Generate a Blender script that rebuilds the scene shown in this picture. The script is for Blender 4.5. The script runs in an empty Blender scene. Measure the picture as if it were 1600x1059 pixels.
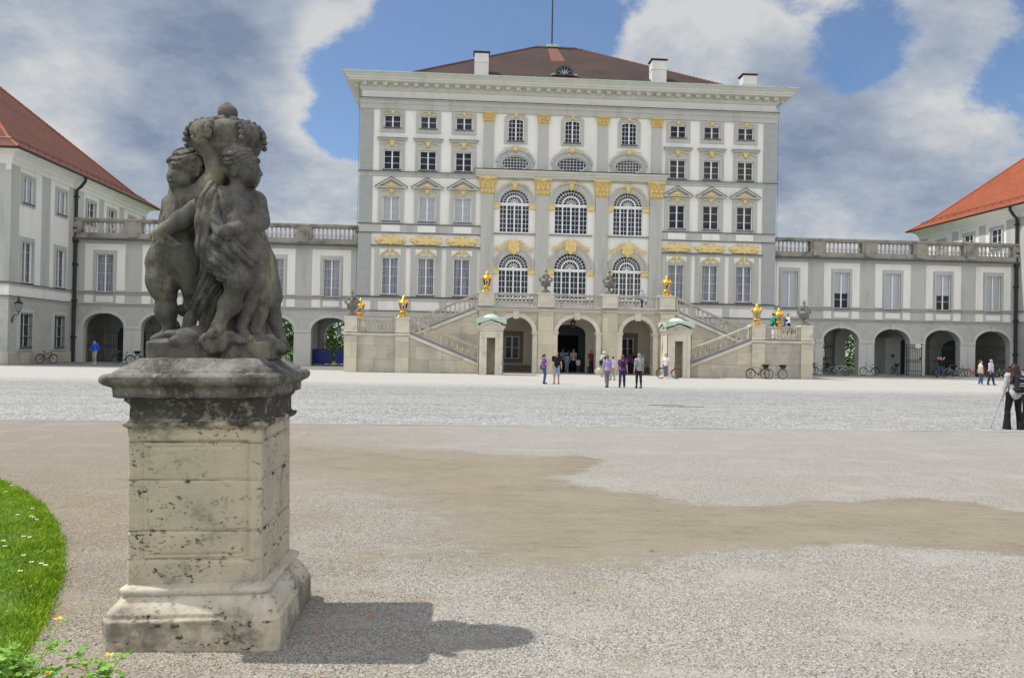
import bpy, math, random
import numpy as np
from mathutils import Vector, Matrix
from mathutils.geometry import tessellate_polygon
random.seed(7); rng = np.random.default_rng(7)
S = bpy.context.scene; COL = S.collection
PI = math.pi
# ---------------------------------------------------------------- camera
cd = bpy.data.cameras.new('camera'); cam = bpy.data.objects.new('camera', cd); COL.objects.link(cam)
cd.sensor_width = 36.0; cd.lens = 27.45; cd.clip_start = 0.05; cd.clip_end = 3000
YAW, PITCH, ROLL = math.atan(.064), math.radians(.493), .0185
fw = Vector((math.sin(YAW)*math.cos(PITCH), math.cos(YAW)*math.cos(PITCH), math.sin(PITCH)))
rt = Vector((math.cos(YAW), -math.sin(YAW), 0)); up = rt.cross(fw)
R_ = rt*math.cos(ROLL) + up*math.sin(ROLL); U_ = -rt*math.sin(ROLL) + up*math.cos(ROLL)
cam.matrix_world = Matrix(((R_.x, U_.x, -fw.x, 0), (R_.y, U_.y, -fw.y, 0), (R_.z, U_.z, -fw.z, 2.0), (0, 0, 0, 1)))
S.camera = cam
# ---------------------------------------------------------------- sun and sky
SUN = Vector((-.57, .10, 1.0)).normalized()
sl = bpy.data.lights.new('sun', 'SUN'); sl.energy = 2.7; sl.angle = math.radians(.6); sl.color = (1.0, .955, .88)
so = bpy.data.objects.new('sun', sl); COL.objects.link(so); so.rotation_euler = SUN.to_track_quat('Z', 'Y').to_euler(); so.location = (-30, 0, 60)
EL = math.asin(SUN.z); AZ = math.atan2(SUN.x, SUN.y)
W = bpy.data.worlds.new('World'); S.world = W; W.use_nodes = True
nt = W.node_tree; N = nt.nodes; Lk = nt.links; N.clear()
def wn(t, **k):
    n = N.new(t)
    for a, b in k.items(): setattr(n, a, b)
    return n
def wmath(op, a, b=None, clamp=False):
    n = wn('ShaderNodeMath', operation=op, use_clamp=clamp)
    for i, v in enumerate((a, b)):
        if v is None: continue
        if isinstance(v, (int, float)): n.inputs[i].default_value = v
        else: Lk.new(v, n.inputs[i])
    return n.outputs[0]
sky = wn('ShaderNodeTexSky', sky_type='NISHITA', sun_disc=False, sun_elevation=EL, sun_rotation=AZ % (2*PI), altitude=500, air_density=1.0, dust_density=.6, ozone_density=2.0)
tc = wn('ShaderNodeTexCoord'); sep = wn('ShaderNodeSeparateXYZ'); Lk.new(tc.outputs['Generated'], sep.inputs[0])
dz = wmath('ADD', wmath('MAXIMUM', sep.outputs[2], 0.0), .38)
cx_, cy_ = wmath('DIVIDE', sep.outputs[0], dz), wmath('DIVIDE', sep.outputs[1], dz)
cmb = wn('ShaderNodeCombineXYZ'); Lk.new(cx_, cmb.inputs[0]); Lk.new(cy_, cmb.inputs[1])
def wnoise(scale, detail, rough, off, dist=0.0, stretch=(1, 1, 1), rot=0):
    m = wn('ShaderNodeMapping'); Lk.new(cmb.outputs[0], m.inputs[0]); m.inputs['Location'].default_value = off
    m.inputs['Scale'].default_value = stretch; m.inputs['Rotation'].default_value = (0, 0, rot)
    n = wn('ShaderNodeTexNoise'); Lk.new(m.outputs[0], n.inputs['Vector'])
    n.inputs['Scale'].default_value = scale; n.inputs['Detail'].default_value = detail
    n.inputs['Roughness'].default_value = rough; n.inputs['Distortion'].default_value = dist
    return n.outputs['Fac']
def blob(d, ang, amp):     # a broad cloud bank / gap in one part of the sky
    v = Vector(d).normalized()
    n = wn('ShaderNodeVectorMath', operation='DOT_PRODUCT'); Lk.new(tc.outputs['Generated'], n.inputs[0]); n.inputs[1].default_value = v
    mr = wn('ShaderNodeMapRange', interpolation_type='SMOOTHSTEP'); Lk.new(n.outputs['Value'], mr.inputs['Value'])
    mr.inputs['From Min'].default_value = math.cos(math.radians(ang)); mr.inputs['From Max'].default_value = 1.0
    mr.inputs['To Min'].default_value = 0; mr.inputs['To Max'].default_value = amp
    return mr.outputs[0]
cov = wmath('ADD', wmath('MULTIPLY', wmath('SUBTRACT', wnoise(2.3, 14, .66, (3.1, 1.7, 0), .12), .5), 2.2), .5)
for d, a, k in [((0.306, 0.912, 0.272), 11, 0.22), ((0.429, 0.846, 0.315), 9, 0.16), ((0.55, 0.812, 0.197), 9, 0.18), ((0.504, 0.789, 0.352), 5, 0.12), ((-0.191, 0.957, 0.22), 7, 0.14), ((-0.338, 0.881, 0.331), 15, 0.26), ((-0.446, 0.84, 0.31), 14, 0.16), ((-0.206, 0.909, 0.363), 8, 0.2), ((-0.126, 0.912, 0.39), 4.5, 0.22), ((-0.278, 0.912, 0.302), 8, 0.12), ((-0.054, 0.933, 0.356), 7, -0.45), ((0.014, 0.92, 0.392), 8, -0.35), ((-0.141, 0.945, 0.296), 6, -0.32), ((-0.194, 0.924, 0.328), 4, 0.12), ((-0.178, 0.945, 0.275), 5, -0.3), ((-0.131, 0.959, 0.25), 4, -0.2), ((-0.453, 0.857, 0.245), 4, -0.2), ((-0.417, 0.878, 0.236), 3, -0.12), ((-0.249, 0.948, 0.2), 10, 0.26), ((-0.177, 0.968, 0.176), 7, 0.16), ((-0.315, 0.921, 0.229), 7, 0.16), ((-0.409, 0.893, 0.19), 8, 0.16), ((0.431, 0.89, 0.15), 10, 0.18), ((0.292, 0.937, 0.192), 8, 0.1), ((0.544, 0.824, 0.157), 8, 0.15), ((0.089, 0.915, 0.394), 6, -0.3), ((0.153, 0.909, 0.387), 4, -0.2), ((0.261, 0.895, 0.363), 5, 0.2), ((0.205, 0.917, 0.342), 4, 0.12), ((0.314, 0.892, 0.326), 5, 0.1), ((0.363, 0.849, 0.385), 6, 0.1), ((0.486, 0.795, 0.364), 5, 0.1), ((0.424, 0.878, 0.222), 14, 0.10), ((0.509, 0.828, 0.234), 7, 0.1), ((0.548, 0.782, 0.297), 5, 0.1), ((0.438, 0.835, 0.333), 4, -0.2), ((0.381, 0.854, 0.354), 3, -0.12), ((0.577, 0.782, 0.235), 6, -0.3), ((0.464, 0.817, 0.341), 3, -0.1)]:
    cov = wmath('ADD', cov, blob(d, a, k))
cmask = wn('ShaderNodeMapRange', interpolation_type='SMOOTHSTEP'); Lk.new(cov, cmask.inputs['Value'])
cmask.inputs["To Min"].default_value = .07
cmask.inputs['From Min'].default_value = .42; cmask.inputs['From Max'].default_value = .68
# cloud body: white thin edges, grey thick bellies
shade = wmath('ADD', wmath('ADD', wmath('MULTIPLY', wmath('SUBTRACT', wnoise(3.4, 14, .64, (9.2, 4.4, 0), .15), .5), 1.5), .52), wmath('MULTIPLY', wmath('SUBTRACT', cov, .66), .38))
for d, a, k in [((-0.37, 0.865, 0.335), 16, 0.25), ((-0.254, 0.899, 0.357), 9, 0.10), ((-0.18, 0.93, 0.32), 6, -0.34), ((-0.142, 0.918, 0.369), 4, -0.25), ((-0.466, 0.843, 0.271), 7, -0.3), ((-0.404, 0.878, 0.257), 6, -0.2), ((-0.312, 0.909, 0.277), 6, -0.1), ((-0.249, 0.95, 0.186), 10, -0.12), ((0.423, 0.877, 0.229), 10, 0.16), ((0.386, 0.881, 0.273), 6, 0.1), ((0.239, 0.9, 0.364), 6, -0.22), ((0.512, 0.823, 0.247), 4, -0.18), ((0.43, 0.888, 0.161), 6, -0.15), ((0.344, 0.874, 0.344), 5, -0.1)]:
    shade = wmath('ADD', shade, blob(d, a, k))
cr = wn('ShaderNodeValToRGB'); Lk.new(shade, cr.inputs[0])
e = cr.color_ramp.elements
e[0].position = .36; e[0].color = (.97, .985, 1.0, 1)
e[1].position = 1.1 if False else 1.0; e[1].color = (.33, .42, .60, 1)
m_ = cr.color_ramp.elements.new(.66); m_.color = (.60, .685, .82, 1)
bg1 = wn('ShaderNodeBackground'); smx = wn('ShaderNodeMix', data_type='RGBA', blend_type='MULTIPLY'); smx.inputs[0].default_value = 1; Lk.new(sky.outputs[0], smx.inputs[6]); smx.inputs[7].default_value = (.86, .98, 1.10, 1); Lk.new(smx.outputs[2], bg1.inputs[0]); bg1.inputs[1].default_value = .075
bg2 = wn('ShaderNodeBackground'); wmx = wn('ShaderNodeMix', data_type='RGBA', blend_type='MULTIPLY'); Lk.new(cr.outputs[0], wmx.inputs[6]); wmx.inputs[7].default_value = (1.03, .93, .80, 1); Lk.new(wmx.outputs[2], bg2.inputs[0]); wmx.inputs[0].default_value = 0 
bk = wn('ShaderNodeMapRange', interpolation_type='SMOOTHSTEP'); Lk.new(sep.outputs[1], bk.inputs['Value'])     # unseen sky behind the camera, brightened and warmed to fill the shaded facade
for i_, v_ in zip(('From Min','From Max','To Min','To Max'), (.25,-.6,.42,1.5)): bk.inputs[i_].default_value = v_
ov = wn('ShaderNodeMapRange', interpolation_type='SMOOTHSTEP'); Lk.new(sep.outputs[2], ov.inputs['Value'])                  # unseen sky overhead, brightened to lift the ground shadows
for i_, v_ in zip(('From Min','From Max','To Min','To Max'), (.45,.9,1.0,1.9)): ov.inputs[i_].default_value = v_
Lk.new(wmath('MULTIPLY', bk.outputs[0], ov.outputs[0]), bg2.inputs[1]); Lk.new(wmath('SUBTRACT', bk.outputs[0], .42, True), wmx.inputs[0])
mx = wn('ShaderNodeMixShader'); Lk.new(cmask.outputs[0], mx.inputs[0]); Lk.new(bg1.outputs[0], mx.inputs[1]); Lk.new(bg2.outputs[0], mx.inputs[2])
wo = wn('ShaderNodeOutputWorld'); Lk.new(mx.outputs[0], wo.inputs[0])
S.view_settings.view_transform = 'Standard'; S.view_settings.look = 'None'; S.view_settings.gamma = 1; S.view_settings.exposure = 0.62
S.render.engine = 'CYCLES'; S.cycles.max_bounces = 6; S.cycles.transparent_max_bounces = 12
S.cycles.caustics_reflective = False; S.cycles.caustics_refractive = False
# ---------------------------------------------------------------- helpers
SPLIT = {'renewed_tiles','lightning_cable','pilaster','corner_pier','arcade_pier','parapet_pier','vault_arch','blind_arch','hall_partition','hall_skirting','corner_pilaster','white_panel','pediment'}
class MB:
    def __init__(s): s.v = []; s.f = []; s.sm = False
    def add(s, vs, fs):
        n = len(s.v); s.v.extend([tuple(map(float, p)) for p in vs]); s.f.extend([tuple(i+n for i in f) for f in fs]); return s
    def box(s, x0, x1, y0, y1, z0, z1):
        return s.add([(x0,y0,z0),(x1,y0,z0),(x1,y1,z0),(x0,y1,z0),(x0,y0,z1),(x1,y0,z1),(x1,y1,z1),(x0,y1,z1)],
                     [(0,3,2,1),(4,5,6,7),(0,1,5,4),(1,2,6,5),(2,3,7,6),(3,0,4,7)])
    def lathe(s, prof, c=(0,0,0), seg=12, sx=1, sy=1):
        vs = []; fs = []
        for r, z in prof:
            for k in range(seg):
                a = 2*PI*k/seg; vs.append((c[0]+r*sx*math.cos(a), c[1]+r*sy*math.sin(a), c[2]+z))
        for i in range(len(prof)-1):
            for k in range(seg):
                k2 = (k+1) % seg; fs.append((i*seg+k, i*seg+k2, (i+1)*seg+k2, (i+1)*seg+k))
        fs.append(tuple(range(seg-1, -1, -1))); n = (len(prof)-1)*seg; fs.append(tuple(range(n, n+seg)))
        return s.add(vs, fs)
    def sph(s, c, r, seg=8, rings=6):
        if not hasattr(r, '__len__'): r = (r, r, r)
        vs = []; fs = []
        for i in range(rings+1):
            t = PI*i/rings
            for k in range(seg):
                a = 2*PI*k/seg; vs.append((c[0]+r[0]*math.sin(t)*math.cos(a), c[1]+r[1]*math.sin(t)*math.sin(a), c[2]-r[2]*math.cos(t)))
        for i in range(rings):
            for k in range(seg):
                k2 = (k+1) % seg; fs.append((i*seg+k, i*seg+k2, (i+1)*seg+k2, (i+1)*seg+k))
        return s.add(vs, fs)
    def tube(s, pts, r, seg=6, closed=False):
        pts = [Vector(p) for p in pts]; n = len(pts)
        if not hasattr(r, '__len__'): r = [r]*n
        vs = []; fs = []; ref = None
        for i, p in enumerate(pts):
            t = (pts[(i+1) % n] - pts[i-1]) if closed else (pts[min(i+1, n-1)] - pts[max(i-1, 0)])
            if t.length < 1e-9: t = Vector((0,0,1))
            t.normalize()
            if ref is None: ref = Vector((0,0,1)) if abs(t.z) < .9 else Vector((1,0,0))
            a = t.cross(ref)
            if a.length < 1e-6: a = t.cross(Vector((0,1,0)))
            a.normalize(); b = t.cross(a)
            ref = -b if abs(b.dot(ref)) > 0 and b.dot(ref) < 0 else b
            for k in range(seg):
                an = 2*PI*k/seg; q = p + (a*math.cos(an) + b*math.sin(an))*r[i]; vs.append(tuple(q))
        m = n if closed else n-1
        for i in range(m):
            for k in range(seg):
                k2 = (k+1) % seg; j = (i+1) % n; fs.append((i*seg+k, i*seg+k2, j*seg+k2, j*seg+k))
        if not closed: fs.append(tuple(range(seg-1, -1, -1))); fs.append(tuple(range((n-1)*seg, n*seg)))
        return s.add(vs, fs)
    def plate(s, outer, holes, a0, a1, ax='y'):
        """polygon with holes in the wall plane, between depths a0 and a1"""
        loops = [outer] + list(holes)
        tris = tessellate_polygon([[Vector((p[0], p[1], 0)) for p in l] for l in loops])
        flat = [p for l in loops for p in l]; n = len(flat)
        mp = {'y': lambda p, d: (p[0], d, p[1]), 'x': lambda p, d: (d, p[0], p[1]), 'z': lambda p, d: (p[0], p[1], d)}[ax]
        vs = [mp(p, a0) for p in flat] + [mp(p, a1) for p in flat]; fs = []
        for t in tris:
            fs.append(tuple(t)); fs.append((t[2]+n, t[1]+n, t[0]+n))
        o = 0
        for l in loops:
            m = len(l)
            for i in range(m):
                j = (i+1) % m; fs.append((o+i, o+j, o+j+n, o+i+n))
            o += m
        return s.add(vs, fs)
    def rings(s, x0, x1, y0, y1, prof, cap=True):
        """moulding swept round a rectangle: prof = [(offset, z), ...]"""
        vs = []; fs = []
        for o, z in prof: vs += [(x0-o,y0-o,z),(x1+o,y0-o,z),(x1+o,y1+o,z),(x0-o,y1+o,z)]
        for i in range(len(prof)-1):
            for k in range(4):
                k2 = (k+1) % 4; fs.append((i*4+k, i*4+k2, (i+1)*4+k2, (i+1)*4+k))
        if cap: fs.append((3,2,1,0)); n = (len(prof)-1)*4; fs.append((n,n+1,n+2,n+3))
        return s.add(vs, fs)
    def mesh(s, name, mat, smooth=False):
        me = bpy.data.meshes.new(name); me.from_pydata(s.v, [], s.f); 
        if mat: me.materials.append(mat)
        if smooth or s.sm: me.polygons.foreach_set('use_smooth', [True]*len(me.polygons))
        me.update(); return me
    def comps(s):
        par = list(range(len(s.v)))
        def find(a):
            while par[a] != a: par[a] = par[par[a]]; a = par[a]
            return a
        for f in s.f:
            r = find(f[0])
            for i in f[1:]: par[find(i)] = r
        gr = {}
        for f in s.f: gr.setdefault(find(f[0]), []).append(f)
        out = []
        for fs in gr.values():
            ids = sorted({i for f in fs for i in f}); mp = {a: b for b, a in enumerate(ids)}; m = MB(); m.sm = s.sm; m.v = [s.v[i] for i in ids]; m.f = [tuple(mp[i] for i in f) for f in fs]; out.append(m)
        return out
    def build(s, name, mat, parent=None, loc=None, smooth=False, world=True):
        if name in SPLIT and parent is not None:
            cs = s.comps()
            if len(cs) > 1:
                obs = [c._build(name, mat, parent, loc, smooth, world) for c in cs]; return obs[0]
        return s._build(name, mat, parent, loc, smooth, world)
    def _build(s, name, mat, parent=None, loc=None, smooth=False, world=True):
        o = bpy.data.objects.new(name, s.mesh(name, mat, smooth)); COL.objects.link(o)
        if parent is not None:
            o.parent = parent
            if loc is None: o.location = -wloc(parent) if world else Vector((0,0,0))
            else: o.location = loc
        elif loc is not None: o.location = loc
        return o
def wloc(p):
    v = Vector((0,0,0))
    while p is not None: v += p.location; p = p.parent
    return v
def fixn(o):
    import bmesh
    b = bmesh.new(); b.from_mesh(o.data); bmesh.ops.remove_doubles(b, verts=b.verts, dist=1e-5); bmesh.ops.recalc_face_normals(b, faces=b.faces); b.to_mesh(o.data); b.free(); return o
def bevel(o, w=.01, seg=2, ang=40):
    m = o.modifiers.new('bevel', 'BEVEL'); m.width = w; m.segments = seg; m.limit_method = 'ANGLE'; m.angle_limit = math.radians(ang); return o
def tag(o, label, cat, group=None):
    o['label'] = label; o['category'] = cat
    if group: o['group'] = group
    return o
def thing(name, label, cat, loc=(0,0,0), rz=0, group=None):
    o = bpy.data.objects.new(name, None); COL.objects.link(o); o.location = loc; o.rotation_euler = (0,0,rz); o.empty_display_size = .2
    return tag(o, label, cat, group)
def struct(o, kind='structure'): o['kind'] = kind; return o
def link(name, me, parent, loc=(0,0,0), rot=(0,0,0)):
    o = bpy.data.objects.new(name, me); COL.objects.link(o); o.parent = parent; o.location = loc; o.rotation_euler = rot; return o
def copy_tree(src, parent=None):
    c = src.copy(); COL.objects.link(c)
    if parent is not None: c.parent = parent
    for ch in list(src.children): copy_tree(ch, c)
    return c
def arc_poly(x0, x1, z0, zs, rise, n=16):
    """opening with a (semi-)elliptical head"""
    c = (x0+x1)/2; a = (x1-x0)/2
    return [(x0,z0),(x1,z0)] + [(c+a*math.cos(PI*i/n), zs+rise*math.sin(PI*i/n)) for i in range(n+1)]
def rect(x0, x1, z0, z1): return [(x0,z0),(x1,z0),(x1,z1),(x0,z1)]
def ell_poly(cx, cz, a, b, n=28): return [(cx+a*math.cos(2*PI*i/n), cz+b*math.sin(2*PI*i/n)) for i in range(n)]
# ---------------------------------------------------------------- materials
def M(name, c1, c2=None, scale=1.0, rough=.8, bump=0, bscale=20, metal=0, stretch=(1,1,1), detail=6, lo=.35, hi=.65, c3=None, s3=.3, l3=.55, h3=.7, spec=.3, bdist=.02, coords='pos', st3=(1,1,1)):
    m = bpy.data.materials.new(name); m.use_nodes = True; t = m.node_tree; n = t.nodes; l = t.links
    b = n['Principled BSDF']; b.inputs['Roughness'].default_value = rough; b.inputs['Metallic'].default_value = metal
    b.inputs['Specular IOR Level'].default_value = spec
    if coords == 'pos': g = n.new('ShaderNodeNewGeometry').outputs['Position']
    else: g = n.new('ShaderNodeTexCoord').outputs['Object']
    def noise(sc, st, det=detail, r=.6):
        mp = n.new('ShaderNodeMapping'); mp.inputs['Scale'].default_value = st; l.new(g, mp.inputs[0])
        q = n.new('ShaderNodeTexNoise'); q.inputs['Scale'].default_value = sc; q.inputs['Detail'].default_value = det; q.inputs['Roughness'].default_value = r
        l.new(mp.outputs[0], q.inputs['Vector']); return q.outputs['Fac']
    def rng_(v, a, c):
        r = n.new('ShaderNodeMapRange'); r.inputs['From Min'].default_value = a; r.inputs['From Max'].default_value = c; l.new(v, r.inputs['Value']); return r.outputs[0]
    def mix(f, a, c):
        x = n.new('ShaderNodeMix'); x.data_type = 'RGBA'; l.new(f, x.inputs[0])
        for i, q in ((6, a), (7, c)):
            if hasattr(q, 'default_value') or not isinstance(q, tuple): l.new(q, x.inputs[i])
            else: x.inputs[i].default_value = (*q, 1)
        return x.outputs[2]
    col = None
    if c2: col = mix(rng_(noise(scale, stretch), lo, hi), c1, c2)
    if c3: col = mix(rng_(noise(s3, st3, 8), l3, h3), col if col is not None else c1, c3)
    if col is not None: l.new(col, b.inputs['Base Color'])
    else: b.inputs['Base Color'].default_value = (*c1, 1)
    if bump:
        bp = n.new('ShaderNodeBump'); bp.inputs['Strength'].default_value = bump; bp.inputs['Distance'].default_value = bdist
        l.new(noise(bscale, (1,1,1), 8), bp.inputs['Height']); l.new(bp.outputs[0], b.inputs['Normal'])
    return m
def nodes_of(m): t = m.node_tree; return t, t.nodes, t.links, t.nodes['Principled BSDF']
m_white = M('white_stucco', (.79,.775,.735), (.75,.738,.70), .7, .85, .12, 30, c3=(.60,.605,.585), s3=.35, l3=.52, h3=.78, stretch=(1,1,.35), st3=(2.5,2.5,.4))
m_grey = M('grey_stucco', (.485,.485,.455), (.45,.45,.42), .8, .85, .12, 30, c3=(.30,.31,.295), s3=.4, l3=.52, h3=.78, stretch=(1,1,.35), st3=(2.5,2.5,.4))
m_grey2 = M('grey_plaster_rough', (.475,.47,.435), (.41,.408,.38), 3, .9, .35, 14, c3=(.31,.315,.30), s3=.5, l3=.5, h3=.8)
m_corn = M('cornice_stucco', (.66,.655,.61), (.60,.595,.555), .8, .85, .1, 30, c3=(.48,.485,.46), s3=.6, l3=.55, h3=.8)
m_frame = M('white_window_paint', (.78,.79,.80), rough=.5)
m_ledge = M('dark_lead_flashing', (.07,.075,.08), (.11,.115,.12), 2, .5)
m_gold = M('ochre_gilt_relief', (.68,.51,.20), (.76,.60,.29), 3, .5, .3, 18, metal=.05)
m_gilt = M('bright_gilding', (.95,.60,.10), (.80,.46,.06), 6, .28, metal=.9)
m_copper = M('green_copper', (.42,.56,.48), (.52,.65,.57), 2, .7, c3=(.30,.40,.34), s3=3, l3=.55, h3=.7)
m_sand = M('weathered_sandstone', (.62,.55,.42), (.50,.455,.37), .9, .85, .3, 9, c3=(.36,.335,.29), s3=.6, l3=.47, h3=.74, stretch=(1,1,1.6), st3=(1.6,1.6,.7))
m_sand_l = M('pale_sandstone', (.66,.61,.50), (.55,.51,.42), 1.1, .85, .25, 9, c3=(.33,.31,.27), s3=1.2, l3=.55, h3=.8)
m_bal = M('balustrade_stone', (.56,.52,.43), (.44,.41,.34), 2.2, .85, .3, 14, c3=(.22,.21,.19), s3=1.5, l3=.5, h3=.75)
m_par = M('parapet_stone', (.36,.335,.29), (.28,.26,.225), 1.6, .9, .3, 14, c3=(.12,.115,.105), s3=1.1, l3=.5, h3=.72)
m_parb = M('parapet_baluster_stone', (.50,.475,.43), (.40,.38,.34), 2, .9)
m_iron = M('black_iron', (.018,.019,.021), rough=.5, spec=.4)
m_pipe = M('dark_drainpipe', (.028,.028,.032), rough=.45)
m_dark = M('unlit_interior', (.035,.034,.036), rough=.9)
m_brownst = M('brown_stone_surround', (.27,.235,.20), (.22,.19,.165), 3, .8)
m_blind = M('white_blind', (.86,.86,.87), rough=.9)
m_curt = M('grey_curtain', (.58,.58,.64), (.26,.26,.32), 9, .9, stretch=(1,1,.02), lo=.4, hi=.6)
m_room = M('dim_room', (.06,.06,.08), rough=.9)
def glass(name, tint=(.93,.95,.98)):
    m = bpy.data.materials.new(name); m.use_nodes = True; t = m.node_tree; n = t.nodes; l = t.links; n.clear()
    o = n.new('ShaderNodeOutputMaterial'); tr = n.new('ShaderNodeBsdfTransparent'); tr.inputs[0].default_value = (*tint, 1)
    gl = n.new('ShaderNodeBsdfGlossy'); gl.inputs['Roughness'].default_value = .03
    fr = n.new('ShaderNodeFresnel'); fr.inputs[0].default_value = 1.36
    g = n.new('ShaderNodeNewGeometry'); nz = n.new('ShaderNodeTexNoise'); nz.inputs['Scale'].default_value = 1.3; nz.inputs['Detail'].default_value = 1; l.new(g.outputs['Position'], nz.inputs['Vector'])
    bp = n.new('ShaderNodeBump'); bp.inputs['Strength'].default_value = .25; bp.inputs['Distance'].default_value = .05; l.new(nz.outputs['Fac'], bp.inputs['Height'])
    l.new(bp.outputs[0], gl.inputs['Normal']); l.new(bp.outputs[0], fr.inputs['Normal'])
    mx = n.new('ShaderNodeMixShader'); l.new(fr.outputs[0], mx.inputs[0]); l.new(tr.outputs[0], mx.inputs[1]); l.new(gl.outputs[0], mx.inputs[2]); l.new(mx.outputs[0], o.inputs[0]); return m
m_glass = glass('window_glass'); m_lglass = glass('lantern_glass', (.92,.93,.9))
def add_bricks(m, sx, sy, mortar=.008, dark=.72, bump=.5, var=.12, axis='xz'):
    """courses of blocks: darker joints, slight tone changes from block to block"""
    t, n, l, b = nodes_of(m)
    g = n.new('ShaderNodeNewGeometry'); sp = n.new('ShaderNodeSeparateXYZ'); l.new(g.outputs['Position'], sp.inputs[0])
    ad = n.new('ShaderNodeMath'); ad.operation = 'ADD'; l.new(sp.outputs[0], ad.inputs[0]); l.new(sp.outputs[1], ad.inputs[1])
    cb = n.new('ShaderNodeCombineXYZ'); l.new(ad.outputs[0], cb.inputs[0]); l.new(sp.outputs[2], cb.inputs[1])
    br = n.new('ShaderNodeTexBrick'); l.new(cb.outputs[0], br.inputs['Vector']); br.inputs['Scale'].default_value = 1
    br.inputs['Brick Width'].default_value = sx; br.inputs['Row Height'].default_value = sy; br.inputs['Mortar Size'].default_value = mortar; br.inputs['Mortar Smooth'].default_value = .3
    br.inputs['Color1'].default_value = (1, 1, 1, 1); br.inputs['Color2'].default_value = (1-var, 1-var*.9, 1-var*.8, 1); br.inputs['Mortar'].default_value = (dark, dark, dark, 1)
    old = b.inputs['Base Color']; mu = n.new('ShaderNodeMix'); mu.data_type = 'RGBA'; mu.blend_type = 'MULTIPLY'; mu.inputs[0].default_value = 1
    if old.is_linked: l.new(old.links[0].from_socket, mu.inputs[6])
    else: mu.inputs[6].default_value = old.default_value
    l.new(br.outputs['Color'], mu.inputs[7]); l.new(mu.outputs[2], b.inputs['Base Color'])
    bp = n.new('ShaderNodeBump'); bp.inputs['Strength'].default_value = bump; bp.inputs['Distance'].default_value = .02; bp.invert = True; l.new(br.outputs['Fac'], bp.inputs['Height'])
    if b.inputs['Normal'].is_linked: l.new(b.inputs['Normal'].links[0].from_socket, bp.inputs['Normal'])
    l.new(bp.outputs[0], b.inputs['Normal']); return m
add_bricks(m_sand, 1.9, .92, .012, .55, .6, .30)
m_pier = add_bricks(M('banded_grey_pier', (.40,.415,.41), (.36,.375,.37), 2, .9, .3, 14), 60, .22, .014, .82, .5, .05)
def roof_mat(name, a, b_, c):
    m = M(name, a, b_, 14, .85, .4, 30, c3=c, s3=.35, l3=.45, h3=.75); return add_bricks(m, .22, .13, .02, .55, 1.0, .3)
m_roof = roof_mat('dark_brown_roof_tiles', (.115,.060,.045), (.060,.040,.034), (.045,.037,.034))
m_roof2 = roof_mat('red_brown_roof_tiles', (.25,.078,.045), (.18,.062,.04), (.13,.055,.04))
m_roof3 = roof_mat('orange_roof_tiles', (.48,.125,.048), (.38,.095,.04), (.30,.085,.04))
m_ridge = M('orange_ridge_tiles', (.45,.15,.07), (.32,.11,.06), 6, .8)
m_chcap = M('chimney_cap_tiles', (.11,.05,.04), (.07,.04,.035), 6, .8)
m_newt = M('renewed_roof_tiles', (.20,.085,.058), (.14,.068,.05), 9, .85)
m_ridge2 = M('brown_ridge_tiles', (.20,.085,.06), (.12,.06,.048), 6, .8)
m_leaf = M('tree_foliage', (.045,.10,.02), (.09,.17,.03), 2.5, .6, spec=.2)
m_leafl = M('tree_foliage_light', (.07,.15,.02), (.14,.25,.04), 2.5, .6, spec=.2)
m_bark = M('bark', (.08,.06,.045), (.05,.04,.03), 6, .9)
# ================================================================ PALACE
CX = 8.93; PY = 65.0
palace = thing('palace', 'tall central palace pavilion in white and grey stucco with gilded ornament and brown hipped roof', 'palace', (8.9, 81, 0))
cache = {}
def mesh_once(key, fn):
    if key not in cache: cache[key] = fn()
    return cache[key]
def muntins(mb, x0, x1, z0, z1, leaves, cols, rows, y0=.10, t=.05, fr=.07, thin=.028):
    """window joinery: outer frame, meeting stiles and glazing bars"""
    mb.box(x0,x0+fr,y0,y0+t,z0,z1); mb.box(x1-fr,x1,y0,y0+t,z0,z1); mb.box(x0+fr,x1-fr,y0,y0+t,z0,z0+fr); mb.box(x0+fr,x1-fr,y0,y0+t,z1-fr,z1)
    w = (x1-x0)/leaves
    for i in range(1, leaves): mb.box(x0+w*i-.055, x0+w*i+.055, y0-.01, y0+t, z0+fr, z1-fr)
    for i in range(leaves):
        for c in range(1, cols): xx = x0+w*i+w*c/cols; mb.box(xx-thin/2, xx+thin/2, y0+.01, y0+t-.008, z0+fr, z1-fr)
    for r in range(1, rows): zz = z0+(z1-z0)*r/rows; mb.box(x0+fr, x1-fr, y0+.013, y0+t-.012, zz-thin/2, zz+thin/2)
def pleats(x0, x1, z0, z1, y=.28, n=22, amp=.03):
    mb = MB(); vs = []; fs = []
    for i in range(n+1):
        x = x0+(x1-x0)*i/n; yy = y+amp*math.sin(i*2.2)+amp*.5*math.sin(i*5.1); vs += [(x,yy,z0),(x,yy,z1)]
    for i in range(n): fs.append((2*i,2*i+2,2*i+3,2*i+1))
    return mb.add(vs, fs)
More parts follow.
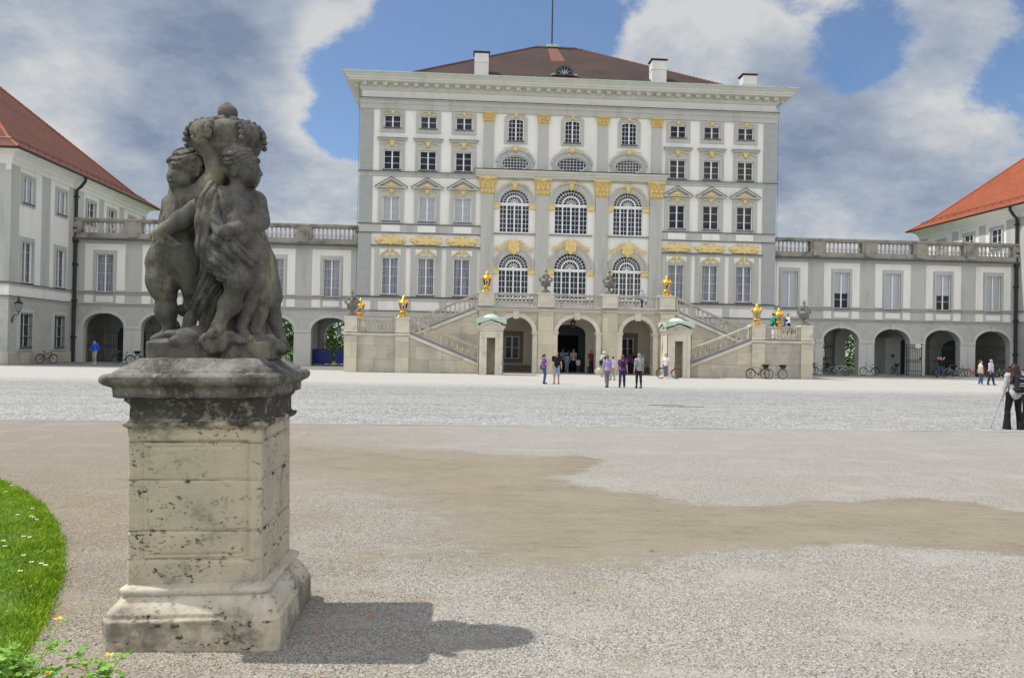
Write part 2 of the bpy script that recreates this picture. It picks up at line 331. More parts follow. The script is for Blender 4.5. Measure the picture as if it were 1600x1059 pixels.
def relief(w, h, seed, kind='spray', y=-.06):
    """gilded plaster relief: shells, scrolls and leaf sprays as overlapping lobes"""
    r = random.Random(seed); mb = MB(); mb.sm = True
    def lobe(x, z, a, b, th): 
        n0 = len(mb.v); mb.sph((0,0,0), (a, .035, b), 7, 5)
        c, s = math.cos(th), math.sin(th)
        for i in range(n0, len(mb.v)):
            p = mb.v[i]; mb.v[i] = (x+p[0]*c-p[2]*s, y+p[1], z+p[0]*s+p[2]*c)
    if kind == 'spray':       # central shell with two leafy arms
        lobe(0, 0, w*.07, h*.42, 0); lobe(0, h*.28, w*.09, h*.2, 0); lobe(0, -h*.3, w*.045, h*.2, 0)
        for s in (-1, 1):
            for i in range(9):
                t = (i+1.2)/10; x = s*w*.5*t; z = h*(.14*math.sin(t*6)+.06-.20*t*t); k = (1-t*.45)
                for q in (-1, 1): lobe(x+r.uniform(-.015,.015)*w, z+q*h*.15*k, w*.015, h*.13*k, s*q*(-.75)+r.uniform(-.5,.5))
                lobe(x, z, w*.032, h*.028, -s*.35*math.cos(t*6))
                if i % 2: lobe(x, z+r.choice((-1,1))*h*.22*k, w*.014, h*.05, 0)
    elif kind == 'trophy':    # broad pile of shields and flags
        lobe(0, 0, w*.11, h*.48, 0); lobe(0, h*.05, w*.06, h*.3, 0)
        for s in (-1, 1):
            for i in range(9):
                t = (i+.5)/9; lobe(s*w*(.08+.36*t), -h*.08+h*.12*math.sin(3*t), w*.09*(1-t*.5), h*.33*(1-t*.55), s*(-.5-.6*t))
            for i in range(12):
                t = r.random(); lobe(s*w*(.1+.38*t), h*(r.uniform(-.32,.38)*(1-t*.4)), w*.022, h*.15, s*r.uniform(-1.4,-.5))
            lobe(s*w*.22, -h*.3, w*.2, h*.1, s*.05)
    elif kind == 'key':
        mb.add([(-w*.5,y,h*.5),(w*.5,y,h*.5),(w*.32,y,-h*.5),(-w*.32,y,-h*.5),(-w*.5,.02,h*.5),(w*.5,.02,h*.5),(w*.32,.02,-h*.5),(-w*.32,.02,-h*.5)],
               [(0,1,2,3),(0,4,5,1),(3,2,6,7),(0,3,7,4),(1,5,6,2)])
        for s in (-1, 1):
            lobe(s*w*.45, h*.36, w*.2, h*.16, 0)
            for i in range(4): lobe(s*w*(.8+.42*i), h*(.30-.10*i), w*.26, h*.09, -s*.35)
    elif kind == 'tri':
        for i in range(16):
            t = (i/15-.5)*2; lobe(t*w*.45, h*(-.42+.3*(1-abs(t))), w*.05, h*(.12+.34*(1-abs(t))), -t*.7)
        lobe(0, -h*.05, w*.09, h*.42, 0)
    return mb
def capital(w, h, seed, wb):
    """gilded Corinthian capital"""
    r = random.Random(seed); mb = relief(.01, .01, seed); mb.v = []; mb.f = []; d = .2
    mb.add([(-wb/2,-d,0),(wb/2,-d,0),(wb/2,.0,0),(-wb/2,.0,0),(-w*.46,-d-.12,h*.86),(w*.46,-d-.12,h*.86),(w*.46,0,h*.86),(-w*.46,0,h*.86)], [(0,1,5,4),(1,2,6,5),(3,0,4,7),(0,3,2,1)])
    mb.box(-w/2, w/2, -d-.17, 0, h*.87, h)
    def lobe(x, z, a, b, th, yy):
        n0 = len(mb.v); mb.sph((0,0,0), (a, .07, b), 8, 6); c, s = math.cos(th), math.sin(th)
        for i in range(n0, len(mb.v)): p = mb.v[i]; mb.v[i] = (x+p[0]*c-p[2]*s, yy+p[1], z+p[0]*s+p[2]*c)
    for row, (n, z0, a) in enumerate([(4, .16, .13), (3, .42, .14), (4, .62, .10)]):
        for i in range(n):
            x = ((i+.5)/n-.5)*wb*1.05
            for q in (-.5, 0, .5): lobe(x+q*a*w*.7, h*(z0+.04*(1-abs(q))), w*a*.3, h*.13, -q*.6, -d-.05-row*.03)
            lobe(x, h*(z0+.13), w*a*.45, h*.04, 0, -d-.10-row*.03)
    for s in (-1, 1):
        for k in range(9):
            an = k*.75; rr = h*.10*(1-k*.09); lobe(s*(w*.40)+rr*math.cos(an)*s, h*.74+rr*math.sin(an), w*.035, h*.035, 0, -d-.15)
    lobe(0, h*.88, w*.09, h*.1, 0, -d-.18)
    mb.sm = True; return mb
def window(root, key, loc, rz, w, h, leaves, cols, rows, curtain, surround=None, hood=None, sill=True, name='window', smat=None, top=None, blind=None):
    """rectangular or segment-headed window; local x along the wall, z up from the glass bottom, -y out"""
    def f():
        mb = MB(); muntins(mb, -w/2, w/2, 0, h, leaves, cols, rows)
        if top:
            n = 8; vs = [(-w/2+w*i/n, h-top*(2*i/n-1)**2) for i in range(n+1)]
            mb.plate(vs+[(w/2,h+.02),(-w/2,h+.02)], [], .06, .16)
        return mb.mesh(name, m_frame)
    o = link(name, mesh_once(key+'f', f), root, Vector(loc)-wloc(root), (0,0,rz))
    link('pane', mesh_once(key+'p', lambda: MB().add([(-w/2,.13,0),(w/2,.13,0),(w/2,.13,h),(-w/2,.13,h)], [(0,1,2,3)]).mesh('pane', m_glass)), o)
    if curtain:
        if curtain == 'blind':
            fn = lambda: MB().add([(-w/2-.05,.2,h*(blind or 0)),(w/2+.05,.2,h*(blind or 0)),(w/2+.05,.2,h),(-w/2-.05,.2,h)], [(0,1,2,3)]).mesh('blind', m_blind)
            link('blind', mesh_once(key+'c'+str(blind), fn), o)
        else: link('curtain', mesh_once(key+'c', lambda: pleats(-w/2-.05, w/2+.05, 0, h).mesh('curtain', m_curt, True)), o)
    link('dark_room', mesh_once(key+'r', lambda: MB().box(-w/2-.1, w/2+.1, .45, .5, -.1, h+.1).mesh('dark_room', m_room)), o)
    if surround:
        def g():
            a, z0, z1 = surround; mb = MB(); mb.plate(rect(-a,a,z0,z1), [rect(-w/2,w/2,0,h)], -.075, .0)
            b = .17; mb.plate(rect(-w/2-b,w/2+b,-.04 if z0 > -.3 else -.12,h+b), [rect(-w/2,w/2,0,h)], -.11, -.076); return mb.mesh('surround', smat or m_grey)
        link('surround', mesh_once(key+'s', g), o)
    if sill: link('sill', mesh_once(key+'l', lambda: MB().box(-w/2-.06, w/2+.06, -.16, .10, -.09, -.012).mesh('sill', m_ledge)), o)
    if hood:
        for hn, hm, hk in hood: link(hn, hk, o)
    return o
# ---- storey definitions: centre x of side windows
LX = [-6.06, -3.10, -0.15]; RX = [17.95, 20.87, 23.80]; CW = [(4.17, 1.28), (8.93, 1.42), (13.75, 1.28)]
WW = 1.37
holes = []
for x in LX+RX:
    for z0, z1 in ((19.86,20.9),(16.4,18.0),(12.15,14.17),(6.05,9.1)): holes.append(rect(x-WW/2, x+WW/2, z0, z1))
for x, a in CW:
    holes.append(arc_poly(x-a, x+a, 11.42, 13.82, a)); holes.append(arc_poly(x-a, x+a, 5.95, 8.4, a*1.06))
    holes.append(rect(x-.66, x+.66, 19.1, 20.97)); holes.append(ell_poly(x, 17.25, a*.9, .62))
mb = MB(); mb.plate(rect(-8.6, 26.4, 4.2, 22.9), holes, PY, PY+.42)
mb.box(-8.6, -8.2, PY+.421, 97, 0, 22.9); mb.box(26.0, 26.4, PY+.421, 97, 0, 22.9); mb.box(-8.2, 26.0, 96.6, 97, 0, 22.9)
mb.box(-8.2, 26.0, PY+.6, PY+.8, 4.2, 22.9)
mb.build('wall', m_white, palace)
mb = MB(); mb.box(-8.6,26.4,PY-.03,PY+.4,0,4.19); mb.build('base_wall', m_grey2, palace)
# grey bands and piers
mb = MB()
for a, b in ((-8.7,-7.62),(25.36,26.5)):
    for z0, z1 in ((5.95,11.1),(11.9,15.8),(16.2,21.3)):
        mb.box(a, b, PY-.07, PY+.3, z0, z1); mb.box(a if a < 0 else b-.3, a+.3 if a < 0 else b, PY+.301, PY+1.2, z0, z1)
mb.build('corner_pier', m_pier, palace)
mb = MB()
mb.rings(-8.6,26.4,PY,97,[(0,21.35),(.10,21.36),(.10,21.78),(.14,21.79),(.14,22.08),(.26,22.16),(.26,22.2),(0,22.24)], False)
mb.rings(-8.6,26.4,PY,97,[(0,15.80),(.06,15.82),(.06,15.95),(.16,16.1),(.16,16.16),(0,16.2)], False)
mb.box(-8.65,1.37,PY-.09,PY,11.16,11.84); mb.box(16.65,26.45,PY-.09,PY,11.16,11.84)
mb.box(-7.62,1.37,PY-.07,PY,9.9,10.06); mb.box(16.65,25.36,PY-.07,PY,9.9,10.06)
mb.box(-8.65,26.45,PY-.06,PY,4.2,4.72); mb.box(-8.65,26.45,PY-.075,PY,5.55,5.78)
for xs in (LX, RX):
    for x in [xs[0]-1.25, xs[0]+1.48, xs[1]+1.45, xs[2]+1.22]: mb.box(x-.28, x+.28, PY-.05, PY, 4.72, 5.55)
mb.build('grey_band', m_grey, palace)
mb = MB()
for x in LX+RX: mb.box(x-.75, x+.75, PY-.115, PY-.09, 11.24, 11.76)
mb.build('white_panel', m_white, palace)
mb = MB()
def ledge(x0, x1, z, o=.2, t=.05): mb.box(x0, x1, PY-o, PY+.01, z, z+t)
ledge(-8.75,26.5,5.80,.16,.09); ledge(-8.75,1.37,11.84,.16,.06); ledge(16.65,26.5,11.84,.16,.06); ledge(-8.75,1.37,11.12,.14,.045); ledge(16.65,26.5,11.12,.14,.045)
ledge(-7.65,1.37,10.06,.22,.05); ledge(16.65,25.4,10.06,.22,.05); ledge(-8.78,.8,16.17,.20,.05); ledge(17.04,26.6,16.17,.20,.05); ledge(-8.85,26.65,22.2,.3,.05)
ledge(-8.7,26.5,4.66,.12,.06)
for x in (4.17,8.93,13.75): ledge(x-1.8,x+1.8,11.30,.14,.05)
mb.build('ledge_flashing', m_ledge, palace)
# central bay: giant pilasters
PX = [1.9, 6.48, 11.5, 16.1]
for x in PX:
    MB().box(x-.53,x+.53,PY-.2,PY,4.3,14.56).build('lower_pilaster', m_grey, palace)
    MB().box(x-.41,x+.41,PY-.16,PY,16.54,20.6).build('upper_pilaster', m_grey, palace)
    link('lower_capital', mesh_once('capL', lambda: capital(1.5, 1.42, 3, 1.06).mesh('lower_capital', m_gold, True)), palace, Vector((x,PY-.02,14.56))-wloc(palace))
    link('upper_capital', mesh_once('capU', lambda: capital(1.14, .76, 5, .84).mesh('upper_capital', m_gold, True)), palace, Vector((x,PY,20.6))-wloc(palace))
mb = MB()
prof = [(-.0,15.98),(-.28,15.99),(-.28,16.1),(-.42,16.18),(-.42,16.26),(-.62,16.4),(-.66,16.52),(0,16.56)]
vs = []; fs = []
for o, z in prof: vs += [(.82+ (.62+o)*.0,PY,z),(.82+.3+o*.45,PY+o,z),(17.02-.3-o*.45,PY+o,z),(17.02,PY,z)]
for i in range(len(prof)-1):
    for k in range(3): fs.append((i*4+k,i*4+k+1,i*4+k+5,i*4+k+4))
mb.add(vs, fs); mb.build('middle_cornice', m_corn, palace)
MB().box(.75,17.1,PY-.69,PY,16.561,16.60).build('cornice_flashing', m_ledge, palace)
# wall arches, fanlights
def fan_window(a, hz, big):
    """arched french window: hz = height of the rectangular part, a = half width"""
    mb = MB(); muntins(mb, -a, a, 0, hz-.06, 4, 2, 6 if big else 5, .10, .05, .08, .032)
    mb.box(-a, a, .06, .17, hz-.06, hz+.1)
    mb.box(-.06,.06,.08,.155,.08,hz-.07)
    n = 24; k = 1.06 if not big else 1.0
    def ring(r0, r1, y0=.10, y1=.15):
        o = [(r1*math.cos(PI*i/n), hz+.1+r1*k*math.sin(PI*i/n)*(a*k-.1)/(a*k)) for i in range(n+1)]; q = [(r0*math.cos(PI*i/n), hz+.1+r0*k*math.sin(PI*i/n)*(a*k-.1)/(a*k)) for i in range(n, -1, -1)]
        mb.plate(o+q, [], y0, y1)
    ring(a-.08, a); ring(a*.745, a*.775); ring(a*.46, a*.54, .09); ring(a*.23, a*.26); 
    def spokes(m, r0, r1):
        for i in range(1, m):
            t = PI*i/m; c, s = math.cos(t), math.sin(t)*k*(a*k-.1)/(a*k); nx, nz = -s*.016, c*.016
            mb.plate([(r0*c+nx,hz+.1+r0*s+nz),(r1*c+nx,hz+.1+r1*s+nz),(r1*c-nx,hz+.1+r1*s-nz),(r0*c-nx,hz+.1+r0*s-nz)], [], .113, .138)
    spokes(14, a*.54, a-.04); spokes(8, a*.02, a*.46)
    return mb
for ci, (x, a) in enumerate(CW):
    k = 'M' if ci == 1 else 'S'; ro = a+.48 if ci != 1 else 1.98; D0 = Vector((x,PY,0))-wloc(palace)
    for lvl, (z0, zs, kk) in enumerate(((11.42,13.82,1.0),(5.95,8.4,1.06))):
        h = zs-z0
        o = link('arched_window', mesh_once(f'fan{k}{lvl}', lambda: fan_window(a, h, lvl == 0).mesh('arched_window', m_frame)), palace, D0+Vector((0,0,z0)))
        link('pane', mesh_once(f'fanp{k}{lvl}', lambda: MB().plate(arc_poly(-a,a,0,h,a*kk,24), [], .13, .134).mesh('pane', m_glass)), o)
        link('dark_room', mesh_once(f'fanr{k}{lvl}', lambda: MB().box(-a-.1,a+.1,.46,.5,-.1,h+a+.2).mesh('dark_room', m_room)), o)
        def surr():
            mb = MB(); n = 28
            for r0, r1, y0, y1 in ((a, ro, -.09, 0), (ro-.16, ro+.02, -.15, -.091), (a, a+.12, -.13, -.091)):
                zk = kk if r0 == a else 1.0
                ou = [(r1*math.cos(PI*i/n), h+r1*math.sin(PI*i/n)) for i in range(n+1)]; q = [(r0*math.cos(PI*i/n), h+(r0*kk)*math.sin(PI*i/n)) for i in range(n, -1, -1)]
                mb.plate(ou+q, [], y0, y1)
            return mb.mesh('arch_surround', m_grey)
        link('arch_surround', mesh_once(f'fans{k}{lvl}', surr), o)
        for s in (-1, 1): link('gilt_impost', mesh_once('imp'+k, lambda: MB().rings(-.26,.26,-.10,0,[(0,-.42),(.02,-.38),(.02,-.12),(.08,-.04),(.08,.03)]).mesh('gilt_impost', m_gold)), o, (s*(a+.25),0,h))
        if lvl == 0:
            link('keystone', mesh_once('key0', lambda: relief(.5,.75,1,'key').mesh('keystone', m_gold, True)), o, (0,-.12,h+a+.22))
        else:
            link('gilt_relief', mesh_once('spr'+k, lambda: relief(3.3,1.25,8,'spray').mesh('gilt_relief', m_gold, True)), o, (0,-.12,h+a+.62))
            def sh():
                m2 = MB(); m2.sm = True; m2.sph((0,-.1,0),(.34,.12,.55),10,8); m2.sph((0,-.16,.2),(.2,.12,.25),8,6)
                for q in (-1,1): m2.sph((q*.3,-.08,.25),(.2,.08,.3),8,6); m2.sph((q*.34,-.08,-.1),(.16,.08,.25),8,6)
                return m2.mesh('gilt_mask', m_gold, True)
            link('gilt_mask', mesh_once('mask', sh), o, (0,-.08,h+a+.42))
    # square mezzanine window
    o = window(palace, 'sq', (x,PY,19.1), 0, 1.32, 1.87, 2, 2, 5, None, None, top=.24)
    link('surround', mesh_once('sqs', lambda: MB().plate(arc_poly(-.97,.97,-.26,1.86,.36,12), [rect(-.66,.66,0,1.87)], -.075, 0).mesh('surround', m_grey)), o)
    link('keystone', mesh_once('key1', lambda: relief(.34,.38,2,'key').mesh('keystone', m_gold, True)), o, (0,-.08,2.12))
    # oval window
    b = a*.9
    def oval():
        mb = MB(); n = 28; mb.plate(ell_poly(0,0,b,.62,n), [ell_poly(0,0,b-.07,.55,n)], .10, .15)
        for i in range(1, 9):
            xx = -b+2*b*i/9; hh = .62*math.sqrt(max(0,1-(xx/b)**2))-.03; mb.box(xx-.017,xx+.017,.113,.138,-hh,hh)
        for i in range(1, 5):
            zz = -.62+1.24*i/5; ww = b*math.sqrt(max(0,1-(zz/.62)**2))-.03; mb.box(-ww,ww,.115,.136,zz-.015,zz+.015)
        return mb.mesh('oval_window', m_frame)
    o = link('oval_window', mesh_once('ov'+k, oval), palace, D0+Vector((0,0,17.25)))
    link('pane', mesh_once('ovp'+k, lambda: MB().plate(ell_poly(0,0,b,.62), [], .13, .134).mesh('pane', m_glass)), o)
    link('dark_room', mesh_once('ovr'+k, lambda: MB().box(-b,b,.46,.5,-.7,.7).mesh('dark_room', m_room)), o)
    def ovs():
        mb = MB(); c = lambda A, B, z: [(p[0], max(p[1], -.66)) for p in ell_poly(0, z, A, B, 40)]
        mb.plate(c(b+.46,1.16,.05), [ell_poly(0,0,b,.62)], -.08, 0)
        mb.plate([(p[0],p[1]) for p in ell_poly(0,.05,b+.48,1.18,40)][:21]+[(p[0],p[1]) for p in ell_poly(0,.03,b+.3,1.0,40)][20::-1], [], -.16, -.081)
        mb.plate(ell_poly(0,0,b+.12,.72,40), [ell_poly(0,0,b,.62,40)], -.12, -.081); return mb.mesh('surround', m_grey)
    link('surround', mesh_once('ovs'+k, ovs), o)
    link('keystone', mesh_once('key2', lambda: relief(.46,.5,4,'key').mesh('keystone', m_gold, True)), o, (0,-.14,1.16))
# side windows, four storeys
def hood_pts(w, z, t=.11): return MB().rings(-w,w,-.16,0,[(0,z-.06),(.04,z),(.12,z+t-.03),(.12,z+t)])
for x in LX+RX:
    left = x < 8
    o = window(palace, 'w4', (x,PY,19.86), 0, WW, 1.04, 2, 1, 2, None, (1.03,-.39,1.40))
    link('keystone', mesh_once('key3', lambda: relief(.32,.34,6,'key').mesh('keystone', m_gold, True)), o, (0,-.09,1.24))
    o = window(palace, 'w3', (x,PY,16.4), 0, WW, 1.6, 2, 1, 3, None, (1.05,-.2,2.42))
    link('keystone', mesh_once('key4', lambda: relief(.40,.5,6,'key').mesh('keystone', m_gold, True)), o, (0,-.10,2.1))
    link('hood', mesh_once('hood3', lambda: hood_pts(1.1,2.42,.12).mesh('hood', m_grey)), o)
    link('hood_flashing', mesh_once('hood3f', lambda: MB().box(-1.24,1.24,-.30,0,2.541,2.575).mesh('hood_flashing', m_ledge)), o)
    o = window(palace, 'w2'+('L' if left else 'R'), (x,PY,12.15), 0, WW, 2.02, 2, 1, 3, 'blind' if left else None, (1.07,-.3,2.62))
    link('keystone', mesh_once('key5', lambda: relief(.38,.46,6,'key').mesh('keystone', m_gold, True)), o, (0,-.10,2.42))
    def ped():
        mb = MB(); mb.plate([(-1.33,2.68),(1.33,2.68),(1.33,2.76),(0,3.56),(-1.33,2.76)], [[(-1.02,2.80),(1.02,2.80),(0,3.38)]], -.24, 0); mb.plate([(-1.02,2.80),(1.02,2.80),(0,3.38)], [], -.03, 0); return mb.mesh('pediment', m_grey)
    link('pediment', mesh_once('ped', ped), o)
    def pedf():
        mb = MB(); mb.plate([(-1.36,2.762),(0,3.575),(1.36,2.762),(1.36,2.80),(0,3.615),(-1.36,2.80)], [], -.27, 0); mb.box(-1.0,1.0,-.235,-.03,2.801,2.81); return mb.mesh('pediment_flashing', m_ledge)
    link('pediment_flashing', mesh_once('pedf', pedf), o)
    link('gilt_relief', mesh_once('tri', lambda: relief(1.3,.42,9,'tri').mesh('gilt_relief', m_gold, True)), o, (0,-.05,3.02))
    o = window(palace, 'w1'+('L' if left else 'R'), (x,PY,6.05), 0, WW, 3.05, 2, 1, 4, 'curtain', (1.27,-.15,3.85))
    link('gilt_relief', mesh_once('spw', lambda: relief(1.55,.62,12,'spray').mesh('gilt_relief', m_gold, True)), o, (0,-.12,3.48))
    def wp():
        mb = MB(); mb.box(-.86,.86,-.10,-.077,3.25,3.74); return mb.mesh('white_panel', m_white)
    link('white_panel', mesh_once('wp', wp), o)
    link('gilt_trophy', mesh_once('tro', lambda: relief(2.75,.98,14,'trophy').mesh('gilt_trophy', m_gold, True)), o, (0,-.05,4.52))
# frieze and main cornice
MB().rings(-8.6,26.4,PY,97,[(.02,22.24),(.02,22.92)], False).build('frieze', m_white, palace)
mb = MB(); mb.rings(-8.6,26.4,PY,97,[(0,22.86),(.12,22.92),(.12,23.0),(.22,23.1),(.24,23.38),(1.0,23.40),(1.02,23.52),(1.10,23.55),(1.14,23.68),(1.34,23.86),(1.42,23.90),(1.42,23.97),(0,24.0)], False)
mb.box(-9.9,27.7,PY-1.3,98.3,23.93,23.96)
fixn(mb.build('main_cornice', m_corn, palace)); 
mb = MB(); mb.rings(-8.6,26.4,PY,97,[(1.44,23.94),(1.47,23.96),(1.47,24.03),(1.0,24.10)], False); mb.build('copper_gutter', m_copper, palace)
modm = MB().rings(-.19,.19,-.46,.0,[(-.02,-.24),(0,-.10),(0,-.02),(.03,0)]).mesh('modillion', m_corn)
n = 42
for i in range(n):
    x = -8.35+ (26.15+8.35)*i/(n-1); link('modillion', modm, palace, Vector((x,PY-.24,23.40))-wloc(palace))
for i in range(8):
    for s, xx in ((1,-8.84),(-1,26.64)): link('modillion', modm, palace, Vector((xx,PY+.2+i*.84,23.40))-wloc(palace), (0,0,-PI/2 if s > 0 else PI/2))
# roof
mb = MB(); x0, x1, y0, y1 = -7.5, 25.6, 66.1, 95.9; rz = 33.0
rv = [(x0,y0,24.12),(x1,y0,24.12),(x1,y1,24.12),(x0,y1,24.12),(7.0,80.6,rz),(11.4,80.6,rz)]
mb.rings(-8.6,26.4,PY,97,[(1.0,24.08),(-1.1,24.12)], False); mb.build('roof_gutter', m_ledge, palace); mb = MB()
mb.add(rv, [(0,1,5,4),(1,2,5),(2,3,4,5),(3,0,4)]); mb.build('roof', m_roof, palace)
mb = MB()
def ridge(a, b, r=.13, step=.42):
    a, b = Vector(a), Vector(b); L = (b-a).length; n = max(2, int(L/step))
    for i in range(n):
        p, q = a.lerp(b, i/n), a.lerp(b, (i+1.06)/n); mb.tube([p,q],[r*1.12,r*.86],7)
ridge(rv[0],rv[4]); ridge(rv[1],rv[5]); ridge(rv[4],rv[5],.18)
mb.build('ridge_tiles', m_ridge2, palace)
sl_ = (rz-24.12)/(80.6-y0)
mb = MB(); mb.add([(8.1,y0+9.0,24.12+9.0*sl_+.02),(9.5,y0+9.0,24.12+9.0*sl_+.02),(9.3,80.5,rz),(8.3,80.5,rz)],[(0,1,2,3)])
mb.add([(7.6,y0+2.4,24.12+2.4*sl_+.02),(9.8,y0+2.4,24.12+2.4*sl_+.02),(9.8,y0+3.8,24.12+3.8*sl_+.02),(7.6,y0+3.8,24.12+3.8*sl_+.02)],[(0,1,2,3)]); mb.build('renewed_tiles', m_newt, palace)
# dormer
dz_ = 24.12+3.0*sl_
mb = MB(); mb.plate(arc_poly(-.86,.86,0,.12,.82,14), [arc_poly(-.66,.66,.08,.14,.60,14)], 0, 2.6); d = mb.build('dormer', m_ledge, palace, Vector((8.7,y0+3.2,24.12+3.5*sl_))-wloc(palace))
mb = MB(); mb.plate(arc_poly(-.66,.66,.08,.14,.60,14), [], .12, .16); mb.build('pane', m_room, d, (0,0,0))
mb = MB()
for i in range(1,6):
    t = PI*i/6; mb.tube([(0,.08,.15),(.62*math.cos(t),.08,.15+.56*math.sin(t))],.02,5)
mb.tube([(.3*math.cos(PI*i/8),.08,.15+.28*math.sin(PI*i/8)) for i in range(9)],.02,5); mb.build('glazing_bars', m_frame, d, (0,0,0))
MB().box(-1.15,-.86,-.1,.3,0,.12).box(.86,1.15,-.1,.3,0,.12).build('dormer_flashing', m_copper, d, (0,0,0))
for x, z0, z1, w in ((1.27,26.2,28.1,.62),(17.25,26.2,28.1,.66),(25.6,24.2,27.1,.62)):
    y = PY+4.6; mb = MB(); mb.box(x-w,x+w,y-.55,y+.55,z0-1.4,z1-.25); mb.box(x-w-.03,x+w+.03,y-.58,y+.58,z1-1.05,z1-.98)
    ch = mb.build('chimney', m_white, palace)
    MB().rings(x-w,x+w,y-.55,y+.55,[(0,z1-.249),(.10,z1-.16),(.12,z1-.10),(0,z1-.06)]).build('chimney_cap', m_chcap, ch)
mb = MB(); mb.box(8.2,9.4,80.2,81.0,rz,rz+.28); mb.build('pole_base', m_copper, palace)
MB().tube([(8.75,80.6,rz+.2),(8.75,80.6,44)],[.08,.05],8).build('flagpole', m_pipe, palace)
MB().tube([(26.75,PY-.3,23.6),(26.62,PY-.1,22.4),(26.6,PY-.1,21),(26.6,PY-.1,5)],.012,4).tube([(-8.85,PY-.3,23.6),(-8.78,PY-.1,22),(-8.78,PY-.1,5)],.012,4).build('lightning_cable', m_pipe, palace)
# ================================================================ GRAND STAIRCASE AND TERRACE
stair = thing('grand_staircase', 'double sandstone staircase with balustrades climbing to a terrace over three arches', 'staircase', (8.45, 56, 0))
def SP(mb, name, mat, smooth=False): return mb.build(name, mat, stair, None, smooth)
TY = 57.0; FY = 54.5
def baluster_mesh(h, r=.085):
    p = [(r,.0),(r,.05),(r*.62,.06),(r*.55,.10),(r*.95,.20),(r*1.08,.30),(r*.9,.42),(r*.5,.62),(r*.42,.74),(r*.7,.77),(r*.7,.80),(r*.5,.83),(r*.55,.90),(r*.95,.95),(r,.96),(r,1.0)]
    mb = MB(); mb.lathe([(a,z*h) for a,z in p], seg=10); return mb.mesh('baluster', m_bal, True)
BH = .70; bal_me = baluster_mesh(BH)
def balustrade(p0, p1, n, w=.36, name='balustrade', mat=None, root=None, bme=None, h=BH, base=.13, rail=.15, ends=.12):
    """straight or raking balustrade from p0 to p1 (points at the foot)"""
    root = root or stair
    p0, p1 = Vector(p0), Vector(p1); d = p1-p0; L = Vector((d.x,d.y,0)).length; u = Vector((d.x,d.y,0))/L; sl = d.z/L; q = Vector((-u.y,u.x,0))
    mb = MB()
    def bar(z0, z1, ww, t0=0, t1=L):
        vs = []
        for t in (t0, t1):
            for s, z in ((-ww,z0),(ww,z0),(ww,z1),(-ww,z1)): vs.append(p0+u*t+q*s+Vector((0,0,z+sl*t)))
        mb.add(vs, [(0,1,2,3),(7,6,5,4),(0,4,5,1),(1,5,6,2),(2,6,7,3),(3,7,4,0)])
    top = base+h
    bar(0, base, w*.42); bar(top, top+rail*.55, w*.42); bar(top+rail*.55+.002, top+rail, w*.52)
    if ends: bar(base+.002, top-.002, w*.3, 0, ends); bar(base+.002, top-.002, w*.3, L-ends, L)
    o = mb.build(name, mat or m_bal, root)
    wl = wloc(o)
    for i in range(n):
        t = ends+(L-2*ends)*(i+.5)/n; p = p0+u*t+Vector((0,0,sl*t+base-.01)); link('baluster', bme or bal_me, o, p-wl)
    return o
def post(x0, x1, y0, y1, z0, z1, mat=None):
    mb = MB(); mb.rings(x0,x1,y0,y1,[(.03,z0),(.03,z0+.12),(0,z0+.16),(0,z1-.16),(.05,z1-.11),(.05,z1)])
    mb.box(x0+.14,x1-.14,y0-.02,y0+.1,z0+.26,z1-.26) if x1-x0 > .8 else None
    return mb.build('post', mat or m_sand_l, stair)
# arcade
holes = [arc_poly(2.70,5.15,-.01,2.98,1.13,20), arc_poly(6.99,9.85,-.01,3.0,1.12,20), arc_poly(11.78,14.1,-.01,2.98,1.12,20)]
out = [(1.2,0),(2.70,0)]
outer = [(1.2,0)]
for h in holes: outer += [(h[0][0],0)] + h[:1:-1] + [(h[1][0],0)]
outer += [(15.72,0),(15.72,4.62),(1.2,4.62)]
mb = MB(); mb.plate(outer, [], TY, TY+.85); SP(mb, 'arcade_wall', m_sand)
mb = MB()
for a, b in ((1.22,2.30),(5.54,6.66),(10.30,11.42),(14.60,15.70)): mb.box(a,b,TY-.14,TY-.001,0,4.5)
SP(mb, 'arcade_pier', add_bricks(M('pier_sandstone', (.66,.59,.44), (.55,.50,.39), .8, .85, .3, 9, c3=(.42,.385,.32), s3=1, l3=.55, h3=.75), 2.6, 1.05, .010, .62, .5, .2))
mb = MB()
for h, r in zip(holes, (0,1,2)):
    x0, x1 = h[0][0], h[1][0]; zs = 2.98; c = (x0+x1)/2; a = (x1-x0)/2; n = 22
    ou = [(c+(a+.30)*math.cos(PI*i/n), 3.0+1.42*math.sin(PI*i/n)) for i in range(n+1)]; q = [(c+(a-.001)*math.cos(PI*i/n), 3.0+1.12*math.sin(PI*i/n)) for i in range(n,-1,-1)]
    mb.plate(ou+q, [], TY-.07, TY-.002)
    mb.plate([(c-.2,3.98),(c+.2,3.98),(c+.24,4.5),(c-.24,4.5)], [], TY-.13, TY-.072)
    for s in (x0-.36, x1+.0): mb.box(s, s+.36, TY-.09, TY+.85, 0.0, 2.80) if False else None
    for s0, s1 in ((x0-.36,x0),(x1,x1+.36)):
        mb.box(s0,s1,TY-.08,TY-.002,.0,2.84)
        mb.rings(s0,s1,TY-.08,TY+.6,[(.0,2.841),(.03,2.86),(.03,2.94),(.07,3.0),(.07,3.08),(0,3.10)])
SP(mb, 'arch_moulding', m_sand_l)
mb = MB()
mb.rings(1.2,15.72,TY,64.9,[(0,4.45),(.12,4.5),(.14,4.56),(.26,4.64),(.26,4.72),(.05,4.76),(0,4.86)]); SP(mb, 'terrace_floor', m_sand_l)
mb = MB(); mb.box(1.1,15.8,TY-.29,TY-.12,4.725,4.79); SP(mb, 'terrace_flashing', M('grey_lead', (.17,.18,.22), (.22,.23,.26), 2, .6))
m_lead = bpy.data.materials['grey_lead']
